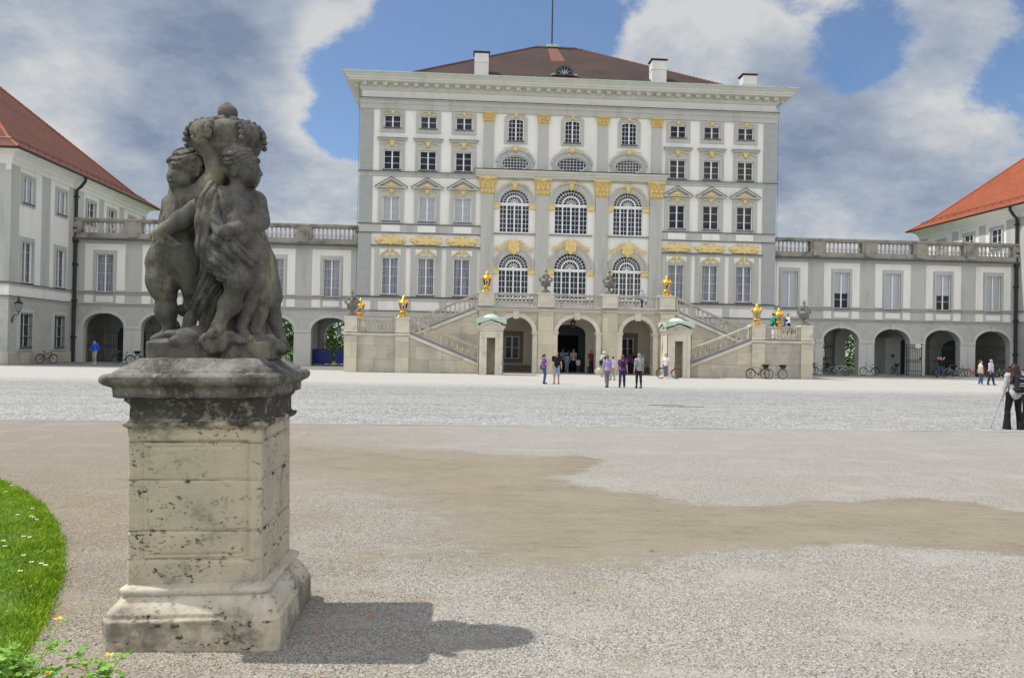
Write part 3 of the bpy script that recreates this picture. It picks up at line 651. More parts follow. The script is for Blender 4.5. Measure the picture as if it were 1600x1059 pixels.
# hall behind the arcade
win = [rect(3.35,4.49,.98,2.75), rect(12.61,13.56,1.1,2.77)]
ow = [(1.3,0),(7.05,0)] + arc_poly(7.05,9.7,0,3.02,.72,14)[:1:-1] + [(9.7,0),(15.6,0),(15.6,4.44),(1.3,4.44)]
MB().plate(ow, win, 61.0, 61.3).box(1.25,1.5,TY+.851,60.99,0,4.44).box(15.4,15.65,TY+.851,60.99,0,4.44).build('hall_wall', M('cream_plaster', (.80,.75,.64), (.72,.67,.57), 1.2, .9), stair)
mb = MB(); mb.box(1.51,3.1,60.9,60.99,0,.5); mb.box(3.11,6.9,60.9,60.99,0,.5); mb.box(9.85,15.39,60.9,60.99,0,.5); SP(mb, 'hall_skirting', m_brownst)
mb = MB(); mb.box(5.7,6.5,TY+.86,60.99,0,4.44); mb.box(10.45,11.25,TY+.86,60.99,0,4.44); SP(mb, 'hall_partition', bpy.data.materials['cream_plaster'])
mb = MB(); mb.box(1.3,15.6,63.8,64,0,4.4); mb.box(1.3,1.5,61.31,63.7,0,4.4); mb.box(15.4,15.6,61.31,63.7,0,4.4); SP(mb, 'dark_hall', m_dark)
for x0, x1, z0, z1 in ((3.35,4.49,.98,2.75),(12.61,13.56,1.1,2.77)):
    w = x1-x0; h = z1-z0; o = window(stair, f'hall{w:.2f}', ((x0+x1)/2,61.0,z0), 0, w, h, 2, 1, 2, None, None)
    mb = MB(); mb.plate(rect(-w/2-.3,w/2+.3,-.33,h+.38), [rect(-w/2,w/2,0,h)], -.10, -.002); mb.build('surround', m_brownst, o, (0,0,0))
mb = MB(); mb.plate(arc_poly(7.06,9.69,3.0,3.02,.70,14), [], 61.1, 61.2); mb.box(7.06,9.69,61.0,61.25,2.9,3.0); SP(mb, 'fanlight', M('navy_paint', (.018,.022,.04), rough=.4))
mb = MB(); mb.box(9.15,9.68,61.02,61.09,0,2.899); mb.box(9.22,9.6,61.0,61.019,.3,1.3); mb.box(9.22,9.6,61.0,61.019,1.5,2.7); SP(mb, 'door', bpy.data.materials['navy_paint'])
m_navy = bpy.data.materials['navy_paint']
# terrace posts and balustrades
for a, b in ((1.18,2.29),(5.50,6.70),(10.27,11.40),(14.56,15.72)): post(a,b,TY-.08,TY+.95,4.861,5.92)
for a, b, n in ((2.30,5.49,10),(6.71,10.26,11),(11.41,14.55,10)): balustrade((a,TY+.2,4.862),(b,TY+.2,4.862),n)
# landings and flights
def flank(s, mx):
    X = lambda x: x if s > 0 else mx-x          # mirror for the right-hand side
    def xr(a, b): return (min(X(a),X(b)), max(X(a),X(b)))
    a, b = xr(-8.08,-3.7); 
    mb = MB(); mb.box(a+.02,b-.02,FY+.02,60.2,0,2.5); SP(mb, 'landing_wall', m_sand)
    mb = MB(); mb.rings(a,b,FY,60.3,[(.0,2.50),(.05,2.52),(.12,2.6),(.12,2.68),(.0,2.74)]); SP(mb, 'landing_floor', m_sand_l)
    mb = MB(); q0, q1 = xr(-7.2,-4.62); mb.box(q0,q1,FY-.12,FY+.1,2.741,2.78); SP(mb, 'flashing', m_lead)
    for p in ((-8.10,-7.24),(-4.6,-3.66)):
        c0, c1 = xr(*p); mb = MB(); mb.box(c0,c1,FY-.10,FY+.015,0,2.49); SP(mb, 'landing_pier', bpy.data.materials['pier_sandstone']); post(c0,c1,FY-.06,FY+.82,2.75,3.84)
    c0, c1 = xr(-8.08,-7.3); post(c0,c1,59.2,60.0,2.75,3.84)
    balustrade((X(-7.23),FY+.2,2.76),(X(-4.61),FY+.2,2.76),9)
    balustrade((X(-7.9),FY+.83,2.76),(X(-7.9),59.19,2.76),10)
    # lower flight (front): wall, string course, steps
    mb = MB(); pl = [(-3.69,0),(2.35,0),(2.35,.12),(1.3,.47),(-3.69,2.45)]; mb.plate([(X(p[0]),p[1]) for p in pl], [], FY+.02, FY+.42); SP(mb, 'flight_wall', m_sand)
    mb = MB(); mb.plate([(X(p[0]),p[1]) for p in [(-3.66,2.45),(1.5,.40),(1.5,.60),(-3.66,2.68)]], [], FY-.05, FY+.019); SP(mb, 'string_course', m_sand_l)
    mb = MB(); mb.plate([(X(p[0]),p[1]) for p in [(-3.66,2.681),(1.5,.601),(1.5,.80),(-3.66,2.86)]], [], FY-.01, FY+.38); SP(mb, 'flashing', m_lead)
    balustrade((X(-3.65),FY+.2,2.78),(X(1.5),FY+.2,.75),13)
    mb = MB(); n = 15
    for i in range(n):
        t0, t1 = xr(-3.68+.40*i, 2.9); zt = 2.70*(1-(i+1)/n)+.02 if i < n-1 else .12
        z0 = 2.70*(1-(i+2)/n)+.02 if i < n-2 else 0
        mb.box(min(X(-3.68+.40*i),X(-3.68+.40*(i+1))), max(X(-3.68+.40*i),X(-3.68+.40*(i+1))), FY+.43, TY-.02, 0, zt)
    SP(mb, 'lower_steps', m_sand_l)
    # upper flight (rear)
    mb = MB(); mb.plate([(X(p[0]),p[1]) for p in [(-3.69,0),(1.19,0),(1.19,4.45),(-3.69,2.45)]], [], TY+.0, TY+.42); SP(mb, 'flight_wall', m_sand)
    mb = MB(); mb.plate([(X(p[0]),p[1]) for p in [(-3.66,2.47),(1.17,4.46),(1.17,4.70),(-3.66,2.68)]], [], TY-.08, TY-.001); SP(mb, 'string_course', m_sand_l)
    mb = MB(); mb.plate([(X(p[0]),p[1]) for p in [(-3.66,2.681),(1.17,4.701),(1.17,4.86),(-3.66,2.83)]], [], TY-.03, TY+.36); SP(mb, 'flashing', m_lead)
    balustrade((X(-3.65),TY+.18,2.78),(X(1.16),TY+.18,4.86),13)
    mb = MB()
    for i in range(14): c0, c1 = xr(-3.68+.348*i,-3.68+.348*(i+1)); mb.box(c0,c1,TY+.43,60.1,0,2.76+.15*i)
    SP(mb, 'upper_steps', m_sand_l)
flank(1, 0); flank(-1, 16.98)
# ================================================================ SENTRY BOXES
def sentry(x, label):
    r = thing('sentry_box', label, 'sentry box', (x,53.8,0), 0, 'stone sentry boxes at the foot of the stairs')
    w = .80; L = lambda mb, n, m, **k: mb.build(n, m, r, (0,0,0), **k)
    L(MB().rings(-w,w,-w,w,[(.05,0),(.05,.42),(.01,.46)]).add([],[]), 'plinth', m_sand_l) if False else None
    mb = MB(); mb.plate([(-w,0),(-.29,0),(-.29,2.52),(.29,2.52),(.29,0),(w,0),(w,3.15),(-w,3.15)], [], -w, -w+.35)
    mb.box(-w,-w+.3,-w+.351,w,0,3.15); mb.box(w-.3,w,-w+.351,w,0,3.15); mb.box(-w+.301,w-.301,w-.3,w,0,3.15); L(mb, 'body', m_sand_l)
    mb = MB()
    for a, b in ((-w-.05,-w+.24),(w-.24,w+.05)): mb.box(a,b,-w-.05,-w-.001,0,2.95)
    mb.box(-w-.06,-w-.001,-w-.05,-w+.3,0,2.95); mb.box(-w-.06,-w-.001,w-.3,w,0,2.95); mb.box(w+.001,w+.06,-w-.05,-w+.3,0,2.95)
    L(mb, 'corner_pilaster', m_sand_l)
    mb = MB(); mb.rings(-w,w,-w,w,[(.0,3.0),(.06,3.02),(.06,3.12),(.14,3.2),(.16,3.28),(0,3.30)]); L(mb, 'cornice', m_sand_l)
    mb = MB()
    for d in (-w-.14, w-.1): mb.plate([(-w-.1,3.301),(w+.1,3.301),(0,3.66)], [[(-.55,3.36),(.55,3.36),(0,3.56)]] , d, d+.24)
    for d in (-w-.14, w-.1): mb.plate([(-w-.1,3.301),(w+.1,3.301),(0,3.66)], [[(-.55,3.36),(.55,3.36),(0,3.56)]] , d, d+.24, 'x')
    mb.plate([(-.56,3.35),(.56,3.35),(0,3.57)], [], -w-.05, -w+.0); L(mb, 'pediment', m_sand_l)
    mb = MB(); e = w+.22; pts = [(-e,3.45),(-e+.25,3.52),(0,3.75),(e-.25,3.52),(e,3.45),(e,3.83),(-e,3.83)]
    for d0, d1 in ((-e,-e+.05),(e-.05,e)): mb.plate(pts, [], d0, d1); mb.plate([(max(-e+.051,min(e-.051,a)),b) for a, b in pts], [], d0, d1, 'x')
    mb.rings(-e,e,-e,e,[(-.001,3.80),(.015,3.83),(.015,3.86),(-.5,3.90)])
    ro = L(mb, 'copper_roof', m_copper)
    mb = MB(); mb.lathe([(.54,3.86),(.52,3.94),(.45,4.02),(.32,4.09),(.16,4.13),(.01,4.14)], seg=20); mb.build('dome', m_copper, ro, (0,0,0), smooth=True)
    L(MB().box(-.5,.5,.2,.45,0,2.6), 'back_panel', m_bal)
sentry(1.97, 'stone sentry box with green copper dome at the left of the arches'); sentry(14.95, 'stone sentry box with green copper dome, woman and red bicycle in front')
# ================================================================ GILDED LANTERNS
def lantern_parts(r):
    L = lambda mb, n, m, s=False: mb.build(n, m, r, (0,0,0), smooth=s)
    mb = MB(); mb.sm = True
    mb.lathe([(.20,.06),(.22,.12),(.12,.2),(.10,.28),(.22,.34),(.30,.38),(.30,.42),(.1,.43)], seg=8)
    for i in range(4):
        a = PI/4+i*PI/2; c, s = math.cos(a), math.sin(a)
        mb.tube([(c*.1,s*.1,.26),(c*.2,s*.2,.14),(c*.34,s*.34,.10),(c*.44,s*.44,.02),(c*.40,s*.40,.0)],[.05,.06,.06,.045,.06],6)
    L(mb, 'foot', m_gilt, True)
    mb = MB()
    for i in range(6):
        a = 2*PI*i/6; c, s = math.cos(a), math.sin(a)
        mb.tube([(c*.20,s*.20,.42),(c*.24,s*.24,.6),(c*.33,s*.33,.96),(c*.37,s*.37,1.0)],[.028,.022,.022,.045],5); mb.sph((c*.39,s*.39,1.03),.05,6,4)
    mb.tube([(.34*math.cos(2*PI*i/18),.34*math.sin(2*PI*i/18),.97) for i in range(18)],.03,5,True); L(mb, 'cage', m_gilt, True)
    MB().lathe([(.18,.44),(.215,.6),(.30,.95)], seg=6).build('glass', m_lglass, r, (0,0,0))
    mb = MB(); mb.lathe([(.36,.98),(.35,1.04),(.26,1.12),(.20,1.2),(.12,1.26),(.10,1.3)], seg=12); 
    for i in range(6): a = 2*PI*(i+.5)/6; mb.sph((.28*math.cos(a),.28*math.sin(a),1.10),(.07,.07,.09),6,4)
    L(mb, 'roof', m_gilt, True)
    mb = MB(); mb.lathe([(.12,1.29),(.15,1.33),(.12,1.38),(.05,1.41),(.07,1.44),(.03,1.48),(.0,1.55)], seg=10); mb.tube([(.11*math.cos(a),0,1.36+.1*math.sin(a)) for a in np.linspace(0,PI,7)],.022,5); L(mb, 'finial_crown', m_gilt, True)
    MB().lathe([(.012,.45),(.012,.8)], seg=6).lathe([(.05,.62),(.06,.7),(.03,.8)], seg=8).build('lamp', m_dark, r, (0,0,0))
lp = [((1.74,57.4,5.92),'gilded lantern on the terrace post above the left sentry box'),((15.16,57.4,5.92),'gilded lantern on the terrace post above the right sentry box'),
      ((-4.13,54.9,3.84),'gilded lantern at the head of the left lower flight'),((-7.72,59.6,3.84),'gilded lantern partly behind the stone urn at the left end'),
      ((21.12,54.9,3.84),'gilded lantern at the head of the right lower flight, beside the person in green'),((24.68,59.6,3.84),'gilded lantern at the rear of the right landing, beside the person in white')]
l0 = None
for (p, lab) in lp:
    if l0 is None: l0 = thing('gilded_lantern', lab, 'lantern', p, 0, 'gilded lanterns on the staircase'); lantern_parts(l0)
    else: c = copy_tree(l0); c.location = p; c['label'] = lab
# ================================================================ URNS
def urn_parts(r):
    L = lambda mb, n, s=True: mb.build(n, m_urn, r, (0,0,0), smooth=s)
    mb = MB(); mb.rings(-.34,.34,-.34,.34,[(0,0),(0,.10),(-.05,.13)]); L(mb, 'plinth', False)
    mb = MB(); mb.lathe([(.27,.13),(.28,.2),(.18,.26),(.10,.33),(.09,.40),(.13,.45),(.24,.58),(.36,.74),(.42,.86),(.40,.92),(.34,.96),(.25,1.0),(.20,1.08),(.20,1.16),(.27,1.22),(.27,1.26),(.2,1.28)], seg=18)
    for i in range(10): a = 2*PI*i/10; mb.sph((.30*math.cos(a),.30*math.sin(a),.64),(.07,.07,.14),6,5)
    L(mb, 'bowl')
    mb = MB()
    for a in (0, PI/2, PI, 1.5*PI):
        c, s = math.cos(a), math.sin(a); mb.tube([(c*.38,s*.38,.88),(c*.50,s*.50,.98),(c*.44,s*.44,1.12),(c*.30,s*.30,1.14),(c*.24,s*.24,1.24)],[.06,.06,.055,.05,.05],6); mb.sph((c*.42,s*.42,.96),(.09,.09,.1),7,5)
    L(mb, 'handle')
    mb = MB(); mb.lathe([(.22,1.28),(.24,1.32),(.16,1.42),(.10,1.50),(.06,1.55),(.12,1.62),(.13,1.68),(.07,1.74),(.05,1.80),(.02,1.86),(0,1.9)], seg=14); L(mb, 'lid')
m_urn = M('dark_weathered_stone', (.24,.225,.20), (.13,.125,.115), 5, .9, .5, 25, c3=(.33,.31,.27), s3=4, l3=.55, h3=.7)
up_ = [((6.1,57.4,5.92),'weathered stone urn on the terrace left of the entrance arch'),((10.84,57.4,5.92),'weathered stone urn on the terrace right of the entrance arch'),
       ((-7.67,54.9,3.84),'weathered stone urn on the far left corner post of the staircase'),((24.6,54.9,3.84),'weathered stone urn on the far right corner post of the staircase')]
u0 = None
for (p, lab) in up_:
    if u0 is None: u0 = thing('stone_urn', lab, 'urn', p, 0, 'stone urns on the staircase'); urn_parts(u0)
    else: c = copy_tree(u0); c.location = p; c['label'] = lab
# hanging lantern, stone ball
r = thing('hanging_lantern', 'black iron lantern hanging in the middle entrance arch', 'lantern', (8.33,58.4,4.44))
MB().tube([(0,0,0),(0,0,-.42)],.015,5).build('chain', m_iron, r, (0,0,0))
mb = MB()
for i in range(6): a = 2*PI*i/6; mb.tube([(.2*math.cos(a),.2*math.sin(a),-.55),(.13*math.cos(a),.13*math.sin(a),-1.0)],.014,4)
mb.lathe([(.02,-.40),(.1,-.46),(.22,-.54),(.22,-.57),(.2,-.58)], seg=12); mb.lathe([(.14,-1.0),(.14,-1.03),(.04,-1.1),(0,-1.12)], seg=12); mb.build('cage', m_iron, r, (0,0,0))
MB().lathe([(.13,-1.0),(.19,-.56)], seg=6).build('glass', m_lglass, r, (0,0,0))
for x, y, lab in ((9.95,56.4,'pale round guard stone at the right foot of the entrance arch'),):
    mb = MB(); mb.sm = True; mb.lathe([(.22,0),(.27,.12),(.29,.26),(.26,.4),(.17,.50),(.04,.55),(0,.55)], seg=16); o = mb.build('guard_stone', m_bal, None, (x,y,0), True); tag(o, lab, 'guard stone')
# ================================================================ WINGS
WY = 67.0
bal2 = mesh_once('bal2', lambda: (lambda b: b)(baluster_mesh(.86, .12))); bal2.materials.clear(); bal2.materials.append(m_parb)
def wing(label, x0, x1, cs, back_open, kind, name='palace_wing'):
    root = thing(name, label, 'palace wing', ((x0+x1)/2, 70, 0), 0, 'arcaded wings of the palace')
    P = lambda mb, n, m, s=False: mb.build(n, m, root, None, s)
    spr, rise, hw = 2.95, 1.15, 1.62
    oh = []; outer = [(x0,0)]
    for c in cs: a = arc_poly(c-hw,c+hw,0,spr,rise,18); outer += [(c-hw,0)] + a[:1:-1] + [(c+hw,0)]
    outer += [(x1,0),(x1,4.6),(x0,4.6)]
    P(MB().plate(outer, [], WY, WY+.7), 'arcade_wall', m_grey2)
    wh = [rect(c-.69,c+.69,5.83,9.0) for c in cs]
    P(MB().plate(rect(x0,x1,4.601,10.2), wh, WY, WY+.45), 'upper_wall', m_grey)
    mb = MB()
    for c in cs: mb.plate(rect(c-1.63,c+1.63,5.96,9.84), [rect(c-.95,c+.95,5.96,9.32)], WY-.03, WY-.001)
    for c in cs:
        mb.box(c-.66,c+.66,WY-.03,WY-.001,5.02,5.5)
        for s in (-1,1): mb.box(c+s*1.28-.35,c+s*1.28+.35,WY-.03,WY-.001,4.92,5.60)
    P(mb, 'white_panel', m_white)
    mb = MB()
    for c in cs: mb.plate([(c+(hw+.26)*math.cos(PI*i/20), spr+(rise+.22)*math.sin(PI*i/20)) for i in range(21)]+[(c+hw*math.cos(PI*i/20), spr+rise*math.sin(PI*i/20)) for i in range(20,-1,-1)], [], WY-.06, WY-.001)
    xs = [x0]+[(a+b)/2 for a, b in zip(cs[:-1],cs[1:])]+[x1]
    for i, c in enumerate(cs):
        mb.box(c-.16,c+.16,WY-.11,WY-.061,4.06,4.45)
        for s in (-1,1):
            a = c+s*hw; b = c+s*2.33 if 0 < i < len(cs)-1 or (s == 1) == (i == 0) else (x0 if s < 0 else x1)
            lo, hi = min(a,b), max(a,b)
            if hi-lo > .12: mb.box(lo,hi,WY-.09,WY-.001,2.78,3.04); mb.box(lo,hi,WY-.045,WY-.001,0,2.76)
    P(mb, 'arch_moulding', M('pale_grey_trim', (.53,.53,.495), (.49,.49,.46), 1.5, .85) if 'pale_grey_trim' not in bpy.data.materials else bpy.data.materials['pale_grey_trim'])
    mb = MB()
    for z, o, t in ((5.70,.14,.09),(4.72,.10,.07)): mb.box(x0,x1,WY-o,WY-.001,z,z+t)
    P(mb, 'belt_course', m_grey); mb = MB()
    for z, o in ((5.792,.16),(4.792,.12)): mb.box(x0,x1,WY-o,WY-.001,z,z+.04)
    for c in cs: pass
    mb.box(x0,x1,WY-.46,WY-.1,10.13,10.27); P(mb, 'ledge_flashing', m_ledge)
    mb = MB(); 
    for o, z0, z1 in ((.08,9.95,10.04),(.2,10.041,10.129)): mb.box(x0,x1,WY-o,WY-.001,z0,z1)
    mb.box(x0,x1,WY+.0,73.2,10.201,10.27); P(mb, 'cornice', m_grey)
    # parapet
    mb = MB(); mb.box(x0,x1,WY-.30,WY+.25,10.271,10.72); mb.box(x0,x1,WY-.30,WY+.25,11.64,11.76); mb.box(x0,x1,WY-.36,WY+.3,11.761,11.93)
    P(mb, 'parapet', m_par); mb = MB()
    pier = [(x, .66) for x in xs[1:-1]]
    for x, w in pier: mb.box(x-w,x+w,WY-.345,WY+.27,10.722,11.638); mb.box(x-w+.25,x+w-.25,WY-.40,WY-.346,10.4,11.6)
    mb.box(x0,x0+.7,WY-.345,WY+.27,10.722,11.638); mb.box(x1-.6,x1,WY-.345,WY+.27,10.722,11.638); pr = P(mb, 'parapet_pier', m_par)
    edges = [x0+.7]+sum([[x-w,x+w] for x, w in pier], [])+[x1-.6]
    wl = wloc(root)
    for i in range(0, len(edges), 2):
        a, b = edges[i], edges[i+1]; n = max(3, int((b-a)/.34))
        for k in range(n): link('baluster', bal2, root, Vector((a+(b-a)*(k+.5)/n, WY-.02, 10.75))-wl)
    # windows
    for i, c in enumerate(cs):
        bl = [0.0,.42,.0,.42,.0][i % 5] if kind == 'blind' else None
        o = window(root, 'wg'+kind, (c,WY,5.83), 0, 1.38, 3.17, 2, 1, 4, kind, (.93,-.1,3.5), blind=bl, smat=m_grey)
    # passage: rear wall with arches, diaphragm arches and ceiling
    YB = 72.6; outer = [(x0,0)]
    for i, c in enumerate(cs):
        if i in back_open: a = arc_poly(c-1.45,c+1.45,0,2.7,1.2,16); outer += [(c-1.45,0)] + a[:1:-1] + [(c+1.45,0)]
    outer += [(x1,0),(x1,10.2),(x0,10.2)]
    P(MB().plate(outer, [], YB, YB+.5), 'rear_wall', m_grey)
    mb = MB()
    for i, c in enumerate(cs):
        if i not in back_open: mb.plate(arc_poly(c-1.2,c+1.2,0,2.3,1.0,14), [], YB-.06, YB-.001)
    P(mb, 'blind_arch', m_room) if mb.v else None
    mb = MB()
    for x in xs[1:-1]:
        n = 16; ya, yb = WY+.701, YB-.001; cy = (ya+yb)/2
        po = [(ya,0)] + [(ya+.45,0)] + [(cy-(yb-ya-.9)/2*math.cos(PI*k/n), 2.9+1.25*math.sin(PI*k/n)) for k in range(n+1)] + [(yb-.45,0),(yb,0),(yb,4.44),(ya,4.44)]
        mb.plate(po, [], x-.3, x+.3, 'x')
    P(mb, 'vault_arch', m_grey)
    P(MB().box(x0,x1,WY+.701,YB-.001,4.45,4.6), 'passage_ceiling', m_grey)
    return root
LCS = [-29.76,-25.12,-20.46,-15.80,-11.14]; RCS = [28.68,33.40,38.08,42.74,47.38]
wl_ = wing('left palace wing with five arches and grey curtained windows under a balustrade', -32.3, -8.62, LCS, (3,4), 'curtain')
wr_ = wing('right palace wing with five arches and white blinds under a balustrade', 26.42, 49.6, RCS, (1,2), 'blind')
# iron fences in the arches
def fence(x0, x1, lab, y=67.55, z1=2.85, name='iron_fence'):
    r = thing(name, lab, 'fence', ((x0+x1)/2,y,0), 0, 'iron fences in the arches'); w = (x1-x0)/2; n = int((x1-x0)/.16); mb = MB()
    for i in range(n+1): x = -w+2*w*i/n; mb.box(x-.012,x+.012,-.012,.012,.06,z1); mb.add([(x-.03,0,z1),(x+.03,0,z1),(x,0,z1+.14),(x,.02,z1+.05),(x,-.02,z1+.05)],[(0,3,2),(3,1,2),(1,4,2),(4,0,2)])
    mb.build('bars', m_iron, r, (0,0,0)); mb = MB()
    for z in (.12,1.25,1.4,z1-.45,z1-.3): mb.box(-w,w,-.022,.022,z,z+.045)
    mb.build('rails', m_iron, r, (0,0,0))
fence(-31.36,-28.18,'tall iron fence in the leftmost arch behind the man in blue'); fence(-26.7,-23.54,'tall iron fence in the second arch from the left')
fence(31.82,35.0,'tall iron fence behind the bicycles in the arch nearest the stairs', 71.8); fence(41.16,44.3,'tall iron fence behind the person with raised arms'); fence(45.8,48.98,'tall iron fence in the rightmost arch')
fence(-17.4,-14.2,'iron fence before green trees in an arch right of the statue', 72.3, 2.2); fence(-12.7,-9.6,'iron fence before green trees behind the blue containers', 72.3, 2.2)
r = thing('iron_gate', 'open iron gate leaf with a small white sign between two right arches', 'gate', (39.88,66.6,0)); mb = MB(); w = .66
for i in range(9): x = -w+2*w*i/8; mb.box(x-.013,x+.013,-.012,.012,.08,2.75)
mb.build('bars', m_iron, r, (0,0,0)); mb = MB()
for z in (.08,.42,1.2,1.34,2.45,2.72): mb.box(-w-.03,w+.03,-.025,.025,z,z+.05)
mb.box(-w-.05,-w,-.03,.03,0,2.8); mb.box(w,w+.05,-.03,.03,0,2.8); mb.build('gate_frame', m_iron, r, (0,0,0))
MB().box(w-.14,w+.02,-.06,.0,1.42,1.62).build('lock', m_iron, r, (0,0,0))
mb = MB(); mb.plate(ell_poly(.35,2.62,.28,.17,16), [], -.05, -.03); o = mb.build('sign', m_frame, r, (0,0,0))
MB().plate(ell_poly(.35,2.62,.16,.03,10), [], -.056, -.051).build('sign_print', m_room, o, (0,0,0))
o = MB().box(-.32,.32,-.02,.02,1.05,2.05).build('notice_board', M('pale_notice', (.42,.42,.44), rough=.6), None, (40.2,70.6,0)); tag(o, 'pale grey notice board with a dark emblem inside the second right arch', 'notice board')
mb = MB(); mb.lathe([(0,0),(.001,0)], seg=4) if False else None; mb.plate(ell_poly(0,1.72,.15,.15,14), [], -.026, -.021); mb.plate([(-.03,1.5),(.03,1.5),(.03,1.93),(-.03,1.93)], [], -.031, -.0265); mb.plate([(-.2,1.68),(.2,1.68),(.2,1.74),(-.2,1.74)], [], -.036, -.0315); mb.build('emblem', m_room, o, (0,0,0))
MB().box(39.55,41.0,70.65,72.5,0,3.4).build('passage_screen', m_grey, wr_); MB().box(32.5,34.0,72.0,72.5,0,3.9).build('passage_screen', m_grey, wr_)
# ================================================================ SIDE PAVILIONS
def pavilion(label, xw, y0, y1, s, roofm, name='side_pavilion'):
    """xw = wall plane seen from the court, s = +1 when that wall faces +X"""
    D = 24.0; xa, xb = (xw-D, xw) if s > 0 else (xw, xw+D); yj = WY
    root = thing(name, label, 'building', ((xa+xb)/2,(y0+y1)/2,0), 0, 'side pavilions of the palace'); wl = wloc(root)
    P = lambda mb, n, m, sm=False: mb.build(n, m, root, None, sm)
    near = [59.95,64.75] if s > 0 else [59.95,64.75]; far = [69.75,73.75,78.2]
    holes = []
    for y in near:
        holes += [rect(y-.76,y+.76,11.85,13.72), rect(y-.72,y+.72,5.98,9.0), rect(y-.76,y+.76,1.2,3.72)]
    for y in far: holes.append(rect(y-.76,y+.76,11.85,13.72))
    d0, d1 = (xw, xw-.45)
    P(MB().plate(rect(y0,y1,4.9,14.6), [h for h in holes if h[0][1] > 4], xw, xw-.45*s, 'x'), 'upper_wall', m_white)
    P(MB().plate(rect(y0,y1,0,4.899), [h for h in holes if h[0][1] < 4], xw, xw-.45*s, 'x'), 'ground_floor_wall', m_grey2)
    mb = MB(); xi = xw-.451*s; lo, hi = (xa, xi) if s > 0 else (xi, xb)
    mb.box(lo,hi,y0,y0+.4,4.9,14.6); mb.box(lo,hi,y1-.4,y1,0,14.6); mb.box(xa if s > 0 else xb-.4, xa+.4 if s > 0 else xb, y0+.4,y1-.4,0,14.6)
    mb.box(xw-s*1.4,xw-s*1.5,y0+.5,y1-.5,0,14.5); P(mb, 'end_wall', m_white); 
    MB().box(lo,hi,y0,y0+.4,0,4.899).build('end_wall_base', m_grey2, root)
    mb = MB(); f = lambda a, b, z0, z1, o=.04: mb.box(min(xw+s*.001,xw+s*o),max(xw+s*.001,xw+s*o),a,b,z0,z1)
    for a, b in ((y0-.03,y0+1.05),(61.9,63.1),(66.0,71.0-2.6),(71.3,72.2),(75.4,76.3),(80.6,y1+.03)): f(a,b,5.95,14.35)
    mb.box(lo, hi+.03 if s > 0 else hi, y0-.04,y0-.001,13.9,14.3)
    mb.box(xw-s*1.3 if s > 0 else xw, xw if s > 0 else xw+1.3, y0-.05, y0-.001, 5.95, 13.89)
    P(mb, 'pilaster', m_grey)
    mb = MB(); mb.rings(xa,xb,y0,y1,[(0,14.3),(.08,14.32),(.08,14.6),(.2,14.75),(.24,14.9),(.5,15.1),(.85,15.22),(.9,15.32),(0,15.34)], False); P(mb, 'eaves_cornice', m_white)
    mb = MB(); mb.rings(xa,xb,y0,y1,[(0,5.70),(.12,5.72),(.14,5.80),(0,5.84)], False); mb.rings(xa,xb,y0,y1,[(0,4.74),(.08,4.75),(.1,4.84),(0,4.88)], False); P(mb, 'belt_course', m_grey)
    mb = MB(); mb.rings(xa,xb,y0,y1,[(.15,5.841),(.15,5.88),(0,5.9)], False); mb.rings(xa,xb,y0,y1,[(.12,4.881),(.12,4.92),(0,4.93)], False); P(mb, 'belt_flashing', m_ledge)
    mb = MB(); mb.rings(xa,xb,y0,y1,[(.10,0),(.10,.82),(0,.86)], False); P(mb, 'plinth', m_sand)
    mb = MB()
    for y in near: f(y-.62,y+.62,5.1,5.5,.03); f(y-1.7,y-1.0,4.98,5.62,.03) if y > 61 else None; f(y+1.0,y+1.7,4.98,5.62,.03)
    P(mb, 'white_panel', m_white)
    rz = PI/2*s
    sp = Vector((xw,0,0))
    for y in near:
        window(root, 'pv3', (xw,y,11.85), rz, 1.5, 1.87, 2, 1, 3, 'blind', (.98,-.22,2.1), blind=0)
        window(root, 'pv2', (xw,y,5.98), rz, 1.42, 3.02, 2, 1, 4, 'curtain', (.98,-.12,3.35))
        o = window(root, 'pv1', (xw,y,1.2), rz, 1.5, 2.52, 2, 1, 3, None, (1.05,-.25,2.82), smat=bpy.data.materials['pale_grey_trim'])
        def gr():
            mb = MB()
            for i in range(8): x = -.72+1.44*i/7; mb.tube([(x,-.14,-.1),(x,-.14,2.6)],.014,4)
            for z in (.05,.75,1.6,2.35): mb.tube([(-.8,-.15,z),(.8,-.15,z)],.022,4)
            return mb.mesh('grille', m_iron)
        link('grille', mesh_once('gr', gr), o)
    for y in far: window(root, 'pv3f', (xw,y,11.85), rz, 1.5, 1.87, 2, 1, 3, None, (.98,-.22,2.1))
    # roof: hipped pyramid, gutter, ridge tiles
    e = .95; X0, X1, Y0, Y1 = xa-e, xb+e, y0-e, y1+e; H = 15.36+(Y1-Y0)/2*.87; cy = (Y0+Y1)/2; h = (Y1-Y0)/2; b_ = 1.6
    lv = [(0,15.33),(b_,15.33+b_*.62),(h,H)]
    mb = MB(); vs = []; fs = []
    for o, z in lv: vs += [(X0+o,Y0+o,z),(X1-o,Y0+o,z),(X1-o,Y1-o,z),(X0+o,Y1-o,z)]
    for i in range(2):
        for k in range(4): k2 = (k+1) % 4; fs.append((i*4+k,i*4+k2,(i+1)*4+k2,(i+1)*4+k))
    mb.add(vs, fs); P(mb, 'roof', roofm)
    mb = MB()
    for k in range(4):
        a, b, c = Vector(vs[k]), Vector(vs[4+k]), Vector(vs[8+k])
        for p, q in ((a,b),(b,c)):
            L = (q-p).length; n = max(2, int(L/.4))
            for i in range(n): mb.tube([p.lerp(q,i/n)+Vector((0,0,.02)),p.lerp(q,(i+1.06)/n)+Vector((0,0,.02))],[.13,.10],6)
    P(mb, 'ridge_tiles', m_ridge)
